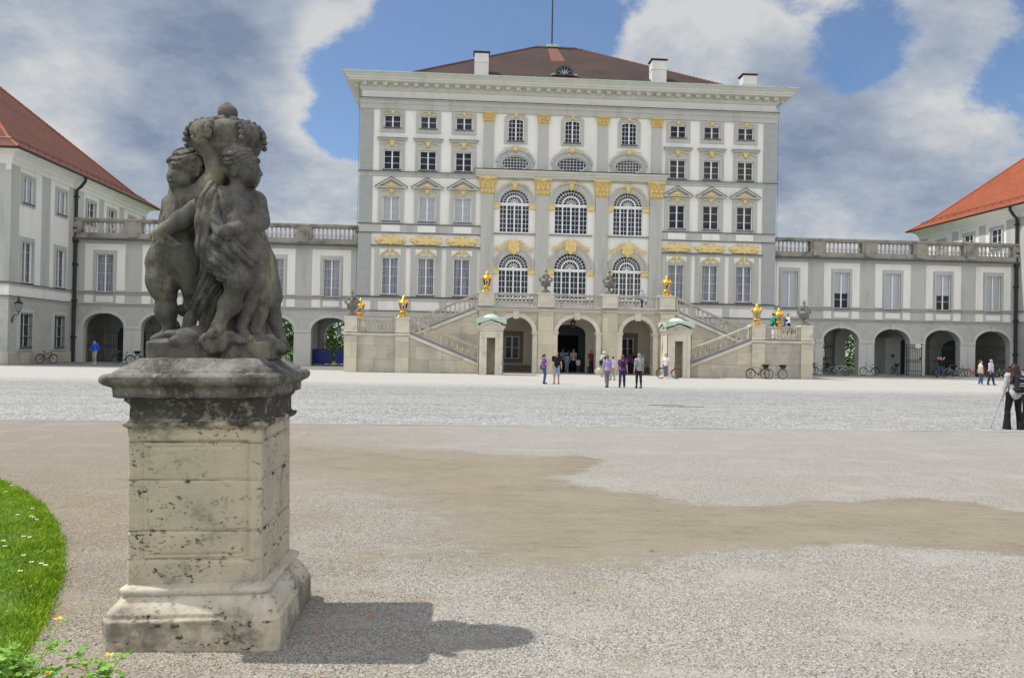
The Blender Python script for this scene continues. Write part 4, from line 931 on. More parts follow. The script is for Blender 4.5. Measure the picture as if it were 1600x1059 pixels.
    mb = MB(); mb.rings(X0,X1,Y0,Y1,[(0,15.2),(.12,15.22),(.15,15.34),(.0,15.36)], False); P(mb, 'gutter', m_pipe)
    mb = MB(); o_ = 1.0
    for (ax, ay, bx, by) in ((X0+o_,Y0+o_,X1-o_,Y0+o_),(X1-o_,Y0+o_,X1-o_,Y1-o_),(X0+o_,Y0+o_,X0+o_,Y1-o_)): 
        for zz in (15.98,16.1): mb.tube([(ax,ay,zz+.12),(bx,by,zz+.12)],.018,4)
        n = int(math.hypot(bx-ax,by-ay)/1.1)
        for i in range(n+1): px, py = ax+(bx-ax)*i/n, ay+(by-ay)*i/n; mb.tube([(px,py,15.8),(px,py,16.25)],.02,4)
    P(mb, 'snow_guard', m_pipe)
    xo = xw+s*.22; mb = MB(); mb.tube([(xw+s*.95,66.75,15.3),(xw+s*.9,66.75,14.95),(xw+s*.55,66.8,14.5),(xo,66.8,14.2),(xo,66.8,.0)],[.13]*5,8)
    for z in (2,5,8,11,13.6): mb.box(xo-.17,xo+.17,66.63,66.97,z,z+.12)
    mb.box(xo-.2,xo+.2,66.6,67,9.9,10.3)
    P(mb, 'drainpipe', m_pipe)
    return root
pavilion('left side pavilion with red-brown hipped roof and dark drainpipe', -32.3, 57.8, 81.4, 1, m_roof2)
pavilion('right side pavilion with bright orange hipped roof', 49.6, 57.8, 82.0, -1, m_roof3)
# wall lamp
r = thing('wall_lamp', 'old street lantern on an iron bracket on the left pavilion corner', 'wall lamp', (-32.2,58.15,3.0))
MB().tube([(0,0,0),(0,0,.35),(.18,0,.55),(.42,0,.62),(.42,0,.78)],[.05,.04,.035,.03,.05],6).tube([(0,0,.1),(.2,0,.3),(.4,0,.6)],.015,5).build('bracket', m_iron, r, (0,0,0))
mb = MB()
for i in range(4):
    a = PI/4+i*PI/2; mb.tube([(.42+.13*math.cos(a),.13*math.sin(a),.8),(.42+.25*math.cos(a),.25*math.sin(a),1.35)],.014,4)
mb.lathe([(.14,.78),(.15,.82)], (.42,0,0), 4); mb.lathe([(.30,1.35),(.30,1.39),(.20,1.5),(.10,1.58),(.06,1.62),(.10,1.70),(.05,1.78),(.02,1.95),(0,2.0)], (.42,0,0), 8); mb.build('lamp_housing', m_iron, r, (0,0,0))
MB().lathe([(.13,.82),(.24,1.34)], (.42,0,0), 4).build('glass', m_lglass, r, (0,0,0))
# blue containers
m_blue = M('blue_container_paint', (.02,.035,.16), (.03,.05,.20), 2, .5)
for i, (x, lab) in enumerate(((-12.25,'blue waste container at the left in the arch beside the staircase'),(-10.05,'blue waste container at the right in the arch beside the staircase'))):
    r = thing('waste_container', lab, 'container', (x,69.2,0), 0, 'blue waste containers'); mb = MB()
    mb.add([(-.85,-.55,.14),(.85,-.55,.14),(.85,.55,.14),(-.85,.55,.14),(-.98,-.62,1.25),(.98,-.62,1.25),(.98,.62,1.25),(-.98,.62,1.25)],[(0,3,2,1),(0,1,5,4),(1,2,6,5),(2,3,7,6),(3,0,4,7)])
    mb.box(-1.02,1.02,-.66,-.60,1.15,1.27)
    for q in (-.6,-.2,.2,.6): mb.box(q-.03,q+.03,-.63,-.58,.2,1.15)
    mb.build('bin', m_blue, r, (0,0,0)); MB().add([(-1.0,-.64,1.271),(1.0,-.64,1.271),(1.0,.64,1.34),(-1.0,.64,1.34),(-1.0,-.64,1.31),(1.0,-.64,1.31),(1.0,.64,1.40),(-1.0,.64,1.40)],[(0,3,2,1),(4,5,6,7),(0,1,5,4),(1,2,6,5),(2,3,7,6),(3,0,4,7)]).build('lid', m_blue, r, (0,0,0))
    for sx in (-.7,.7):
        for sy in (-.4,.4): o = MB(); o.lathe([(.07,-.03),(.07,.03)], seg=10); w = o.build('wheel', m_iron, r, (sx,sy,.075)); w.rotation_euler = (0,PI/2,0)
# ================================================================ GROUND
def node_mat(name):
    m = bpy.data.materials.new(name); m.use_nodes = True; t = m.node_tree; return m, t.nodes, t.links, t.nodes['Principled BSDF']
class NB:      # terse node builder
    def __init__(s, n, l): s.n, s.l = n, l; s.pos = n.new('ShaderNodeNewGeometry').outputs['Position']
    def noise(s, sc, det=4, r=.6, st=(1,1,1), rot=0, out='Fac', dist=0):
        mp = s.n.new('ShaderNodeMapping'); mp.inputs['Scale'].default_value = st; mp.inputs['Rotation'].default_value = (0,0,rot); s.l.new(s.pos, mp.inputs[0])
        q = s.n.new('ShaderNodeTexNoise'); q.inputs['Scale'].default_value = sc; q.inputs['Detail'].default_value = det; q.inputs['Roughness'].default_value = r; q.inputs['Distortion'].default_value = dist; s.l.new(mp.outputs[0], q.inputs['Vector']); return q.outputs[out]
    def vor(s, sc, st=(1,1,1), out='Color', feat='F1', rnd=1):
        mp = s.n.new('ShaderNodeMapping'); mp.inputs['Scale'].default_value = st; s.l.new(s.pos, mp.inputs[0])
        q = s.n.new('ShaderNodeTexVoronoi'); q.feature = feat; q.inputs['Scale'].default_value = sc; q.inputs['Randomness'].default_value = rnd; s.l.new(mp.outputs[0], q.inputs['Vector']); return q.outputs[out]
    def rg(s, v, a, b, c=0, d=1, sm=False):
        r = s.n.new('ShaderNodeMapRange'); r.interpolation_type = 'SMOOTHSTEP' if sm else 'LINEAR'; s.l.new(v, r.inputs['Value'])
        for i, x in zip(('From Min','From Max','To Min','To Max'), (a,b,c,d)): r.inputs[i].default_value = x
        return r.outputs[0]
    def mix(s, f, a, b, mode='MIX'):
        x = s.n.new('ShaderNodeMix'); x.data_type = 'RGBA'; x.blend_type = mode
        for i, v in ((0,f),(6,a),(7,b)):
            if isinstance(v, tuple): x.inputs[i].default_value = (*v, 1)
            elif isinstance(v, (int,float)): x.inputs[i].default_value = v
            else: s.l.new(v, x.inputs[i])
        return x.outputs[2]
    def m(s, op, a, b=0):
        x = s.n.new('ShaderNodeMath'); x.operation = op
        for i, v in enumerate((a,b)):
            if isinstance(v, (int,float)): x.inputs[i].default_value = v
            else: s.l.new(v, x.inputs[i])
        return x.outputs[0]
    def bw(s, c): x = s.n.new('ShaderNodeRGBToBW'); s.l.new(c, x.inputs[0]); return x.outputs[0]
    def bump(s, h, st, d, nrm=None):
        b = s.n.new('ShaderNodeBump'); b.inputs['Strength'].default_value = st; b.inputs['Distance'].default_value = d; s.l.new(h, b.inputs['Height'])
        if nrm is not None: s.l.new(nrm, b.inputs['Normal'])
        return b.outputs[0]
    def attr(s, name): a = s.n.new('ShaderNodeAttribute'); a.attribute_name = name; return a.outputs['Fac']
    def xyz(s): x = s.n.new('ShaderNodeSeparateXYZ'); s.l.new(s.pos, x.inputs[0]); return x.outputs
SANDP = np.array([(-3.32,15.38),(-1.89,14.74),(-0.22,14.69),(0.95,14.18),(2.13,14.25),(2.58,13.8),(2.02,12.44),(1.39,11.92),(1.69,11.28),(2.49,10.66),(2.89,10.14),(3.38,9.83),(4.15,9.85),(4.62,10.15),(5.43,10.17),(6.32,10.33),(6.92,10.13),(7.19,9.53),(7.75,9.17),(9.5,8.6),(9.0,6.0),(5.9,6.98),(5.64,7.46),(5.13,7.71),(4.57,7.91),(3.97,7.95),(3.34,7.6),(3.09,7.64),(2.81,7.76),(2.11,7.4),(1.45,7.18),(0.77,6.97),(0.43,7.07),(0.03,7.39),(-0.12,8.7),(-0.66,10.56),(-1.65,11.51),(-2.72,12.64)])
def sdpoly(P, V):
    d = np.full(len(P), 1e9); s = np.ones(len(P)); n = len(V)
    for i in range(n):
        a, b = V[i], V[(i+1) % n]; e = b-a; w = P-a; t = np.clip((w@e)/(e@e), 0, 1); q = w-np.outer(t, e); d = np.minimum(d, (q**2).sum(1))
        c1 = P[:,1] >= a[1]; c2 = P[:,1] < b[1]; c3 = e[0]*w[:,1] > e[1]*w[:,0]
        flip = (c1 & c2 & c3) | (~c1 & ~c2 & ~c3); s[flip] *= -1
    return s*np.sqrt(d)
def gridmesh(name, xs, ys, zf, mat):
    X, Y = np.meshgrid(xs, ys, indexing='ij'); Z = zf(X, Y); n, m = X.shape
    v = np.stack([X,Y,Z], -1).reshape(-1,3); idx = np.arange(n*m).reshape(n,m)
    f = np.stack([idx[:-1,:-1],idx[1:,:-1],idx[1:,1:],idx[:-1,1:]], -1).reshape(-1,4)
    me = bpy.data.meshes.new(name); me.vertices.add(len(v)); me.vertices.foreach_set('co', v.astype(np.float32).ravel())
    me.loops.add(f.size); me.loops.foreach_set('vertex_index', f.ravel().astype(np.int32)); me.polygons.add(len(f)); me.polygons.foreach_set('loop_start', np.arange(0, f.size, 4, dtype=np.int32))
    me.polygons.foreach_set('use_smooth', [True]*len(f)); me.update(calc_edges=True); me.materials.append(mat)
    o = bpy.data.objects.new(name, me); COL.objects.link(o); return o, v
def near_z(X, Y): return .006*np.sin(X*2.3+Y*1.1)+.006*np.sin(X*.9-Y*1.7+1)
gm, n, l, b = node_mat('gravel'); g = NB(n, l)
stone = g.vor(100); stone2 = g.vor(210); sb = g.bw(stone)
c = g.mix(g.rg(sb,.22,.78), (0.150,0.140,0.120), (0.500,0.480,0.425)); c = g.mix(g.rg(g.bw(stone2),.3,.8,0,.35), c, (0.20,0.19,0.165))
c = g.mix(g.rg(g.noise(.9,6,.65),.48,.70,0,.45), c, (0.264,0.232,0.18))          # dust between the stones
pale = g.rg(g.noise(.55,8,.72,(1,2.2,1),.35),.5,.64,0,.5); c = g.mix(pale, c, (0.396,0.376,0.343))
X_, Y_, Z_ = g.xyz()
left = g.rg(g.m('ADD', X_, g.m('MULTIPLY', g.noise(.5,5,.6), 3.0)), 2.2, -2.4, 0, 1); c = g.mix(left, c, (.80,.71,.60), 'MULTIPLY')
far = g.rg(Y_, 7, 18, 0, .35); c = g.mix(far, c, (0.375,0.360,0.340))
tr = g.rg(g.noise(1.6,6,.62,(1,.14,1),-.9),.60,.72,0,.35); c = g.mix(tr, c, (0.44,0.415,0.37))
ed = g.attr('sand'); br = g.m('ADD', ed, g.rg(g.noise(1.6,9,.68,(1,1.5,1)),.25,.75,-.28,.28)); br = g.m('ADD', br, g.rg(g.noise(22,3,.6),.3,.7,-.08,.08))
wd = g.rg(g.m('ADD', X_, g.m('MULTIPLY', Y_, .35)), 3.2, 6.2, .62, .10)                 # trodden and feathered on the left, sharp on the right
br = g.m('ADD', br, g.m('MULTIPLY', g.rg(g.noise(5,8,.75,(1,1.8,1),.3),.3,.7,-1,1), g.m('MULTIPLY', wd, .9)))
msk = g.n.new('ShaderNodeMapRange'); msk.interpolation_type = 'SMOOTHSTEP'; l.new(br, msk.inputs['Value']); l.new(g.m('MULTIPLY', wd, -1.0), msk.inputs['From Min']); l.new(wd, msk.inputs['From Max']); msk.inputs['To Min'].default_value = 1; msk.inputs['To Max'].default_value = 0; msk = msk.outputs[0]
sc = g.mix(g.rg(g.noise(3,9,.7,(1,2,1)),.3,.7), (0.245,0.212,0.150), (0.185,0.160,0.115)); sc = g.mix(g.rg(g.noise(9,6,.7,(1,2.5,1),.3),.54,.66,0,.75), sc, (0.112,0.092,0.069)); sc = g.mix(g.rg(g.noise(120,2),.4,.7,0,.4), sc, (0.277,0.244,0.191))
sc = g.mix(g.rg(g.noise(3.2,9,.78,(.7,2.6,1),.25),.53,.64,0,.7), sc, (.125,.105,.075)); sc = g.mix(g.rg(g.noise(.7,5,.6,(1,1.6,1)),.4,.62,0,.45), sc, (.30,.265,.19))
c = g.mix(g.m('MULTIPLY', msk, .90), c, sc)
och = g.m('MULTIPLY', g.rg(g.noise(1.1,8,.7,(1,1.7,1),.2),.56,.66), g.rg(X_, 3.5, 1.0)); c = g.mix(g.m('MULTIPLY', och, .5), c, (.27,.215,.12))
l.new(c, b.inputs['Base Color']); b.inputs['Roughness'].default_value = .95; b.inputs['Specular IOR Level'].default_value = .1
hgt = g.m('ADD', g.m('MULTIPLY', sb, g.m('SUBTRACT', 1.0, g.m('MULTIPLY', msk, .75))), g.m('MULTIPLY', g.noise(14,5), .8))
l.new(g.bump(hgt, .8, .012, g.bump(g.noise(1.2,6,.6), .35, .08)), b.inputs['Normal'])
xs = np.arange(-14, 17, .12); ys = np.append(np.arange(1.0, 19.40, .12), 19.452)
go, gv = gridmesh('gravel_ground', xs, ys, near_z, gm); struct(go)
a = go.data.attributes.new('sand', 'FLOAT', 'POINT'); a.data.foreach_set('value', np.clip(sdpoly(gv[:,:2].astype(float), SANDP), -1.5, 1.5).astype(np.float32))
# wide earth sheet to the horizon
em, n, l, b = node_mat('earth'); g = NB(n, l); l.new(g.mix(g.noise(2,5), (.34,.32,.29), (.24,.25,.18)), b.inputs['Base Color'])
struct(MB().add([(-900,-400,-.05),(900,-400,-.05),(900,1500,-.05),(-900,1500,-.05)],[(0,1,2,3)]).build('ground', em))
# cobbled court
cm, n, l, b = node_mat('cobbles'); g = NB(n, l)
cv = g.vor(8.5, (1,1.0,1), 'Color'); ce = g.vor(8.5, (1,1.0,1), 'Distance', 'DISTANCE_TO_EDGE')
c = g.mix(g.rg(g.bw(cv),.2,.8), (0.277,0.283,0.271), (0.481,0.483,0.464)); c = g.mix(g.rg(ce,0,.13,.85,0), c, (0.120,0.118,0.112))
X_, Y_, Z_ = g.xyz()
c = g.mix(g.rg(g.noise(.25,6,.6,(1,3,1)),.4,.65,0,.35), c, (0.463,0.456,0.420))
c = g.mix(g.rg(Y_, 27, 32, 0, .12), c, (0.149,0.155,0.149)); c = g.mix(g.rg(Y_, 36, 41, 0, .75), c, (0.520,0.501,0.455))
c = g.mix(g.rg(g.noise(.8,7,.65,(1,4,1)),.55,.7,0,.4), c, (0.314,0.309,0.284))
l.new(c, b.inputs['Base Color']); b.inputs['Roughness'].default_value = .85
l.new(g.bump(g.rg(ce,0,.2), .9, .03, g.bump(g.noise(30,3),.3,.01)), b.inputs['Normal'])
struct(MB().add([(-80,19.6,-.004),(90,19.6,-.004),(90,95,-.004),(-80,95,-.004)],[(0,1,2,3)]).build('cobbled_court', cm))
mb = MB(); x = -30
while x < 45:
    w = random.uniform(.7,1.3); dz = random.uniform(-.004,.006); mb.box(x,x+w-.012,19.44+random.uniform(-.01,.01),19.60,-.1,.006+dz*.5); x += w
struct(mb.build('kerb_strip', M('edging_stone', (.38,.37,.34), (.30,.29,.27), 2, .9, .3, 30)))
mb = MB(); mb.box(6.6,7.9,27.1,27.25,-.003,.004); mb.box(6.9,8.4,26.5,26.58,-.003,.004); struct(mb.build('drain_channel', m_dark))
am = M('arcade_dark_grey', (.17,.168,.16), (.22,.215,.20), 1.5, .9, .3, 30)  # dark grey ground strips along the front of both wings
struct(MB().add([(-33.2,57.2,.001),(-8.2,57.2,.001),(-8.2,66.98,.001),(-33.2,66.98,.001)],[(0,1,2,3)]).add([(25.2,58.0,.001),(49.5,58.0,.001),(49.5,66.98,.001),(25.2,66.98,.001)],[(0,1,2,3)]).build('arcade_dark_strip', am))
# far park lawn behind the palace
lm = M('park_grass', (.06,.12,.02), (.09,.16,.03), 1, .9); struct(MB().add([(-120,100,-.02),(130,100,-.02),(130,400,-.02),(-120,400,-.02)],[(0,1,2,3)]).add([(-120,74,-.001),(130,74,-.001),(130,95,-.001),(-120,95,-.001)],[(0,1,2,3)]).build('park_lawn', lm))
# fallen leaves, pebbles and twigs near the pedestal
lo = M('dry_leaf', (.45,.16,.04), rough=.7)
for i, (x, y, a) in enumerate(((-.62,5.78,.3),(-.95,5.5,1.2),(-1.15,5.45,2.0),(-3.6,9.3,.5),(1.9,7.6,.8))):
    mb = MB(); s = .022; mb.add([(-s*1.6,0,.0),(0,-s*.6,.008),(s*1.6,0,.004),(0,s*.6,.012)],[(0,1,2,3)]); o = mb.build('fallen_leaf', lo, None, (x,y,.014)); o.rotation_euler = (.1,.1,a); tag(o, ['small dry orange leaf in the middle of the pedestal shadow','small dry orange leaf in the shadow close to the plinth','tiny dry leaf at the foot of the plinth corner','tiny dry leaf on the gravel left of the pedestal','tiny dry leaf on the gravel before the sandy patch'][i], 'leaf', 'fallen leaves')
mb = MB(); mb.tube([(-1.25,4.86,.012),(-1.05,4.82,.016),(-.8,4.72,.013),(-.62,4.66,.014)],.0025,5); tag(mb.build('twig', M('dry_twig', (.30,.20,.12))), 'thin brown twig on the gravel below the pedestal shadow', 'twig')
r_ = np.random.default_rng(3); mb = MB()
for i in range(5200):
    Y = 4.3+ r_.random()**1.6*6; X = r_.uniform(-.72*Y-.3, .72*Y+.4); s = r_.uniform(.004,.010)*(1 if i % 40 else 1.9)
    if sdpoly(np.array([[X,Y]]), SANDP)[0] < .1 and i % 5: continue
    a = r_.uniform(0,6.28); c, q = math.cos(a)*s, math.sin(a)*s; z = .004+.006*math.sin(X*2.3+Y*1.1)+.006*math.sin(X*.9-Y*1.7+1)
    mb.add([(X+c,Y+q,z),(X-q,Y+c,z),(X-c,Y-q,z),(X+q,Y-c,z),(X+c*.2,Y+q*.3,z+s*1.0)],[(0,1,4),(1,2,4),(2,3,4),(3,0,4)])
struct(mb.build('loose_pebbles', M('pebble', (.46,.44,.42), (.16,.155,.15), 60, .8)), 'stuff')
# ---- round lawn with real blades
LC = (-16.93, .756); LR = 14.886
gr_m, n, l, b = node_mat('lawn_blades'); g = NB(n, l); l.new(g.mix(g.rg(g.noise(3,5),.35,.65), (.19,.34,.012), (.33,.48,.03)), b.inputs['Base Color']); b.inputs['Roughness'].default_value = .55; b.inputs['Specular IOR Level'].default_value = .25
so_m = M('lawn_soil', (.07,.14,.02), (.10,.16,.03), 8, .95)
o = MB().lathe([(LR+.02,-.05),(LR,.015),(LR-.3,.03),(.1,.05)], (LC[0],LC[1],0), 160).build('lawn', so_m); struct(o)
K = 170000; ang = r_.uniform(math.radians(12), math.radians(52), K); rad = LR - r_.random(K)**1.5*5.5 + r_.normal(0,.025,K)
bx = LC[0]+rad*np.cos(ang); by = LC[1]+rad*np.sin(ang); keep = (by > 3.6) & (bx > -.80*by-.6) & (by < 12.5); bx, by = bx[keep], by[keep]; k = len(bx)
h = r_.uniform(.02,.045,k)*(1+.35*np.sin(bx*5)*np.sin(by*4)); th = r_.uniform(0,2*PI,k); w = r_.uniform(.0018,.0034,k)*(1+by*.07); ln = r_.normal(0,.45,(2,k))*h
z0 = np.full(k,.02); P0 = np.stack([bx-np.cos(th)*w,by-np.sin(th)*w,z0],1); P1 = np.stack([bx+np.cos(th)*w,by+np.sin(th)*w,z0],1)
P2 = np.stack([bx+ln[0]*.4+np.cos(th)*w*.6,by+ln[1]*.4+np.sin(th)*w*.6,z0+h*.6],1); P3 = np.stack([bx+ln[0],by+ln[1],z0+h],1)
V = np.stack([P0,P1,P2,P3],1).reshape(-1,3); me = bpy.data.meshes.new('grass'); me.vertices.add(4*k); me.vertices.foreach_set('co', V.astype(np.float32).ravel())
me.loops.add(4*k); me.loops.foreach_set('vertex_index', np.arange(4*k,dtype=np.int32)); me.polygons.add(k); me.polygons.foreach_set('loop_start', np.arange(0,4*k,4,dtype=np.int32)); me.update(calc_edges=True); me.materials.append(gr_m)
o = bpy.data.objects.new('lawn_grass', me); COL.objects.link(o); struct(o, 'stuff')
m_petal = M('white_petal', (.85,.85,.82), rough=.6); m_yel = M('yellow_petal', (.85,.62,.02), (.75,.50,.01), 30, .5)
def daisy():
    mb = MB()
    for i in range(10): a = 2*PI*i/10; c, s = math.cos(a), math.sin(a); mb.add([(c*.004,s*.004,.07),(c*.014-s*.005,s*.014+c*.005,.073),(c*.018,s*.018,.071),(c*.014+s*.005,s*.014-c*.005,.073)],[(0,3,2,1)])
    return mb.mesh('petals', m_petal)
dm = daisy(); dc = MB().sph((0,0,.073),(.006,.006,.004),6,4).mesh('flower_centre', m_yel); dst = MB().tube([(0,0,0),(.002,0,.07)],.0012,4).mesh('stem', gr_m)
dz = [(-6.08,10.84),(-5.71,10.38),(-5.55,9.97),(-4.73,9.01),(-4.71,8.69),(-4.54,8.63),(-4.48,8.57),(-4.4,8.48),(-4.14,7.75),(-4.07,7.72),(-4.23,7.58),(-4.11,7.39),(-3.6,6.87),(-3.5,6.83),(-3.44,6.78),(-3.55,6.61),(-3.78,7.08)]
for x, y in dz:
    r = thing('daisy', 'small white daisy growing in the bright green lawn', 'flower', (x,y,.02), 0, 'daisies in the lawn'); r.scale = (1.1,)*3
    link('petals', dm, r); link('flower_centre', dc, r); link('stem', dst, r)
# ---- celandine plants in the near left corner
m_cel = M('celandine_leaf', (.13,.30,.03), (.24,.42,.07), 12, .5, spec=.3)
def leaf(mb, base, dirv, size, tilt):
    d = Vector(dirv).normalized(); s = d.cross(Vector((0,0,1))).normalized(); u = s.cross(d)
    d2 = (d*math.cos(tilt)-u*math.sin(tilt)*-1).normalized(); out = []
    prof = [(0,.0),(.10,.16),(.22,.42),(.34,.46),(.36,.22),(.50,.20),(.60,.42),(.72,.40),(.74,.20),(.86,.26),(1.0,.0)]
    L = [Vector(base)+d2*size*t+s*size*w*.75+u*size*(-.25*w*w+.05) for t, w in prof]; Rr = [Vector(base)+d2*size*t-s*size*w*.75+u*size*(-.25*w*w+.05) for t, w in prof]; C = [Vector(base)+d2*size*t-u*size*.12*t*t for t, w in prof]
    nn = len(prof)
    for i in range(nn-1): mb.add([C[i],C[i+1],L[i+1],L[i]],[(0,1,2,3)]); mb.add([C[i],Rr[i],Rr[i+1],C[i+1]],[(0,1,2,3)])
def celandine(x, y, hgt, nst, fl, seed, label):
    r = random.Random(seed); root = thing('celandine_plant', label, 'plant', (x,y,0), 0, 'flowering plants in the near left corner'); st = MB(); lf = MB(); fw_ = []
    for i in range(nst):
        a = r.uniform(0,2*PI); L = hgt*r.uniform(.65,1.05); tip = Vector((math.cos(a)*L*.38, math.sin(a)*L*.38, L)); p1 = Vector((tip.x*.25,tip.y*.25,L*.5)); st.tube([(0,0,0),p1,tip],[.004,.0032,.002],5)
        for t in (.3,.5,.68,.85,1.0):
            p = p1*(t/.5) if t < .5 else p1.lerp(tip,(t-.5)/.5); q = r.uniform(0,2*PI)
            for w in (0, PI): d = Vector((math.cos(q+w),math.sin(q+w),r.uniform(-.1,.5))); e = p+d*.025; st.tube([p,e],.0014,4); leaf(lf, e, d, r.uniform(.06,.105)*(1.15-t*.3), r.uniform(-.4,.2))
        if len(fw_) < fl: fw_.append(tip)
    st.build('stem', gr_m, root, (0,0,0)); lf.build('foliage', m_cel, root, (0,0,0))
    for tip in fw_:
        f = MB(); q = r.uniform(0,1); top = tip+Vector((0,0,.03))
        for i in range(4):
            a = q+PI/2*i; c, s = math.cos(a), math.sin(a); f.add([top,top+Vector((c*.016-s*.011,s*.016+c*.011,.010)),top+Vector((c*.030,s*.030,.012)),top+Vector((c*.016+s*.011,s*.016-c*.011,.010))],[(0,3,2,1)])
        f.sph(top+Vector((0,0,.006)),(.007,.007,.009),6,4); fo = f.build('flower', m_yel, root, (0,0,0)); MB().tube([tip,top],.0015,4).build('flower_stalk', gr_m, fo, (0,0,0))
for a in ((-2.38,4.34,.22,10,0,21,'bushy celandine with dark leaves behind the left clump'),(-2.12,4.30,.17,9,0,22,'bushy low celandine between the blooms and the tall plant'),(-2.20,4.10,.15,9,0,23,'broad leafed celandine at the very bottom edge'),(-2.27,4.28,.44,5,2,1,'celandine plant with a bloom standing tallest at the far left'),(-2.5,4.42,.30,7,0,2,'dense leafy celandine cut by the left edge of the picture'),(-2.16,4.22,.22,5,2,3,'celandine with two yellow blooms low at the bottom edge'),
          (-1.92,4.38,.31,4,1,4,'celandine with one yellow bloom in front of the plinth corner'),(-2.05,4.16,.17,7,0,5,'low leafy celandine at the bottom edge under the blooms'),(-1.76,4.26,.16,5,0,6,'small celandine sprig without blooms, rightmost of the clump'),(-2.58,4.30,.26,9,1,8,'celandine behind the low leaves at the left edge'),(-2.30,4.12,.20,8,0,9,'leafy celandine in the middle of the bottom left clump'),(-1.62,4.20,.13,4,0,10,'tiny celandine shoot right of the clump'),(-2.42,4.22,.20,7,1,7,'low leafy celandine at the bottom left corner')): celandine(*a)
# ---- trees behind the wings
def tree(x, y, H, R, seed, label, mat, n=5200):
    q = np.random.default_rng(seed); root = thing('tree', label, 'tree', (x,y,0), 0, 'trees in the park behind the wings'); tb = MB()
    tb.tube([(0,0,-.1),(.05,0,H*.25),(-.1,.1,H*.5),(0,0,H*.8)],[.32,.26,.2,.06],9); tips = []
    for i in range(13): a = q.uniform(0,6.28); z = H*q.uniform(.12,.75); e = Vector((math.cos(a)*R*.75,math.sin(a)*R*.75,z+R*.35)); tb.tube([(0,0,z*.8),(e.x*.5,e.y*.5,z),e],[.12,.08,.03],6); tips.append(e)
    tb.build('trunk', m_bark, root, (0,0,0)); cl = [(Vector((q.normal(0,R*.45),q.normal(0,R*.45),q.uniform(.06,.95)*H)), q.uniform(.22,.42)*R) for _ in range(34)]
    cc = np.array([[*c, r] for c, r in cl]); ii = q.integers(0,len(cl),n); d = q.normal(size=(n,3)); d /= np.linalg.norm(d,axis=1)[:,None]; p = cc[ii,:3]+d*cc[ii,3:4]*q.uniform(.55,1.08,(n,1)); p[:,2] = np.maximum(p[:,2],.15)
    u = q.normal(size=(n,3)); u /= np.linalg.norm(u,axis=1)[:,None]; v = np.cross(u,d); v /= np.linalg.norm(v,axis=1)[:,None]+1e-6; s = q.uniform(.10,.22,(n,1)); V = np.stack([p-u*s,p+v*s*.6,p+u*s,p-v*s*.6],1).reshape(-1,3)
    me = bpy.data.meshes.new('crown'); me.from_pydata(V.tolist(), [], np.arange(4*n).reshape(-1,4).tolist()); me.materials.append(mat); link('crown', me, root)
for a in ((-19.5,84,9,4.2,11,'dark green park tree seen at the left of the open arch beside the statue',m_leaf),(-14.5,88,9,4.2,12,'green park tree seen behind the blue containers',m_leafl),(-24.5,95,10,4.6,13,'park tree furthest left behind the left wing',m_leaf),
          (43.6,87,9,3.6,14,'bright green park tree seen through the first right arch',m_leafl),(50.5,93,9,4,15,'park tree behind the rightmost arches',m_leaf)): tree(*a)
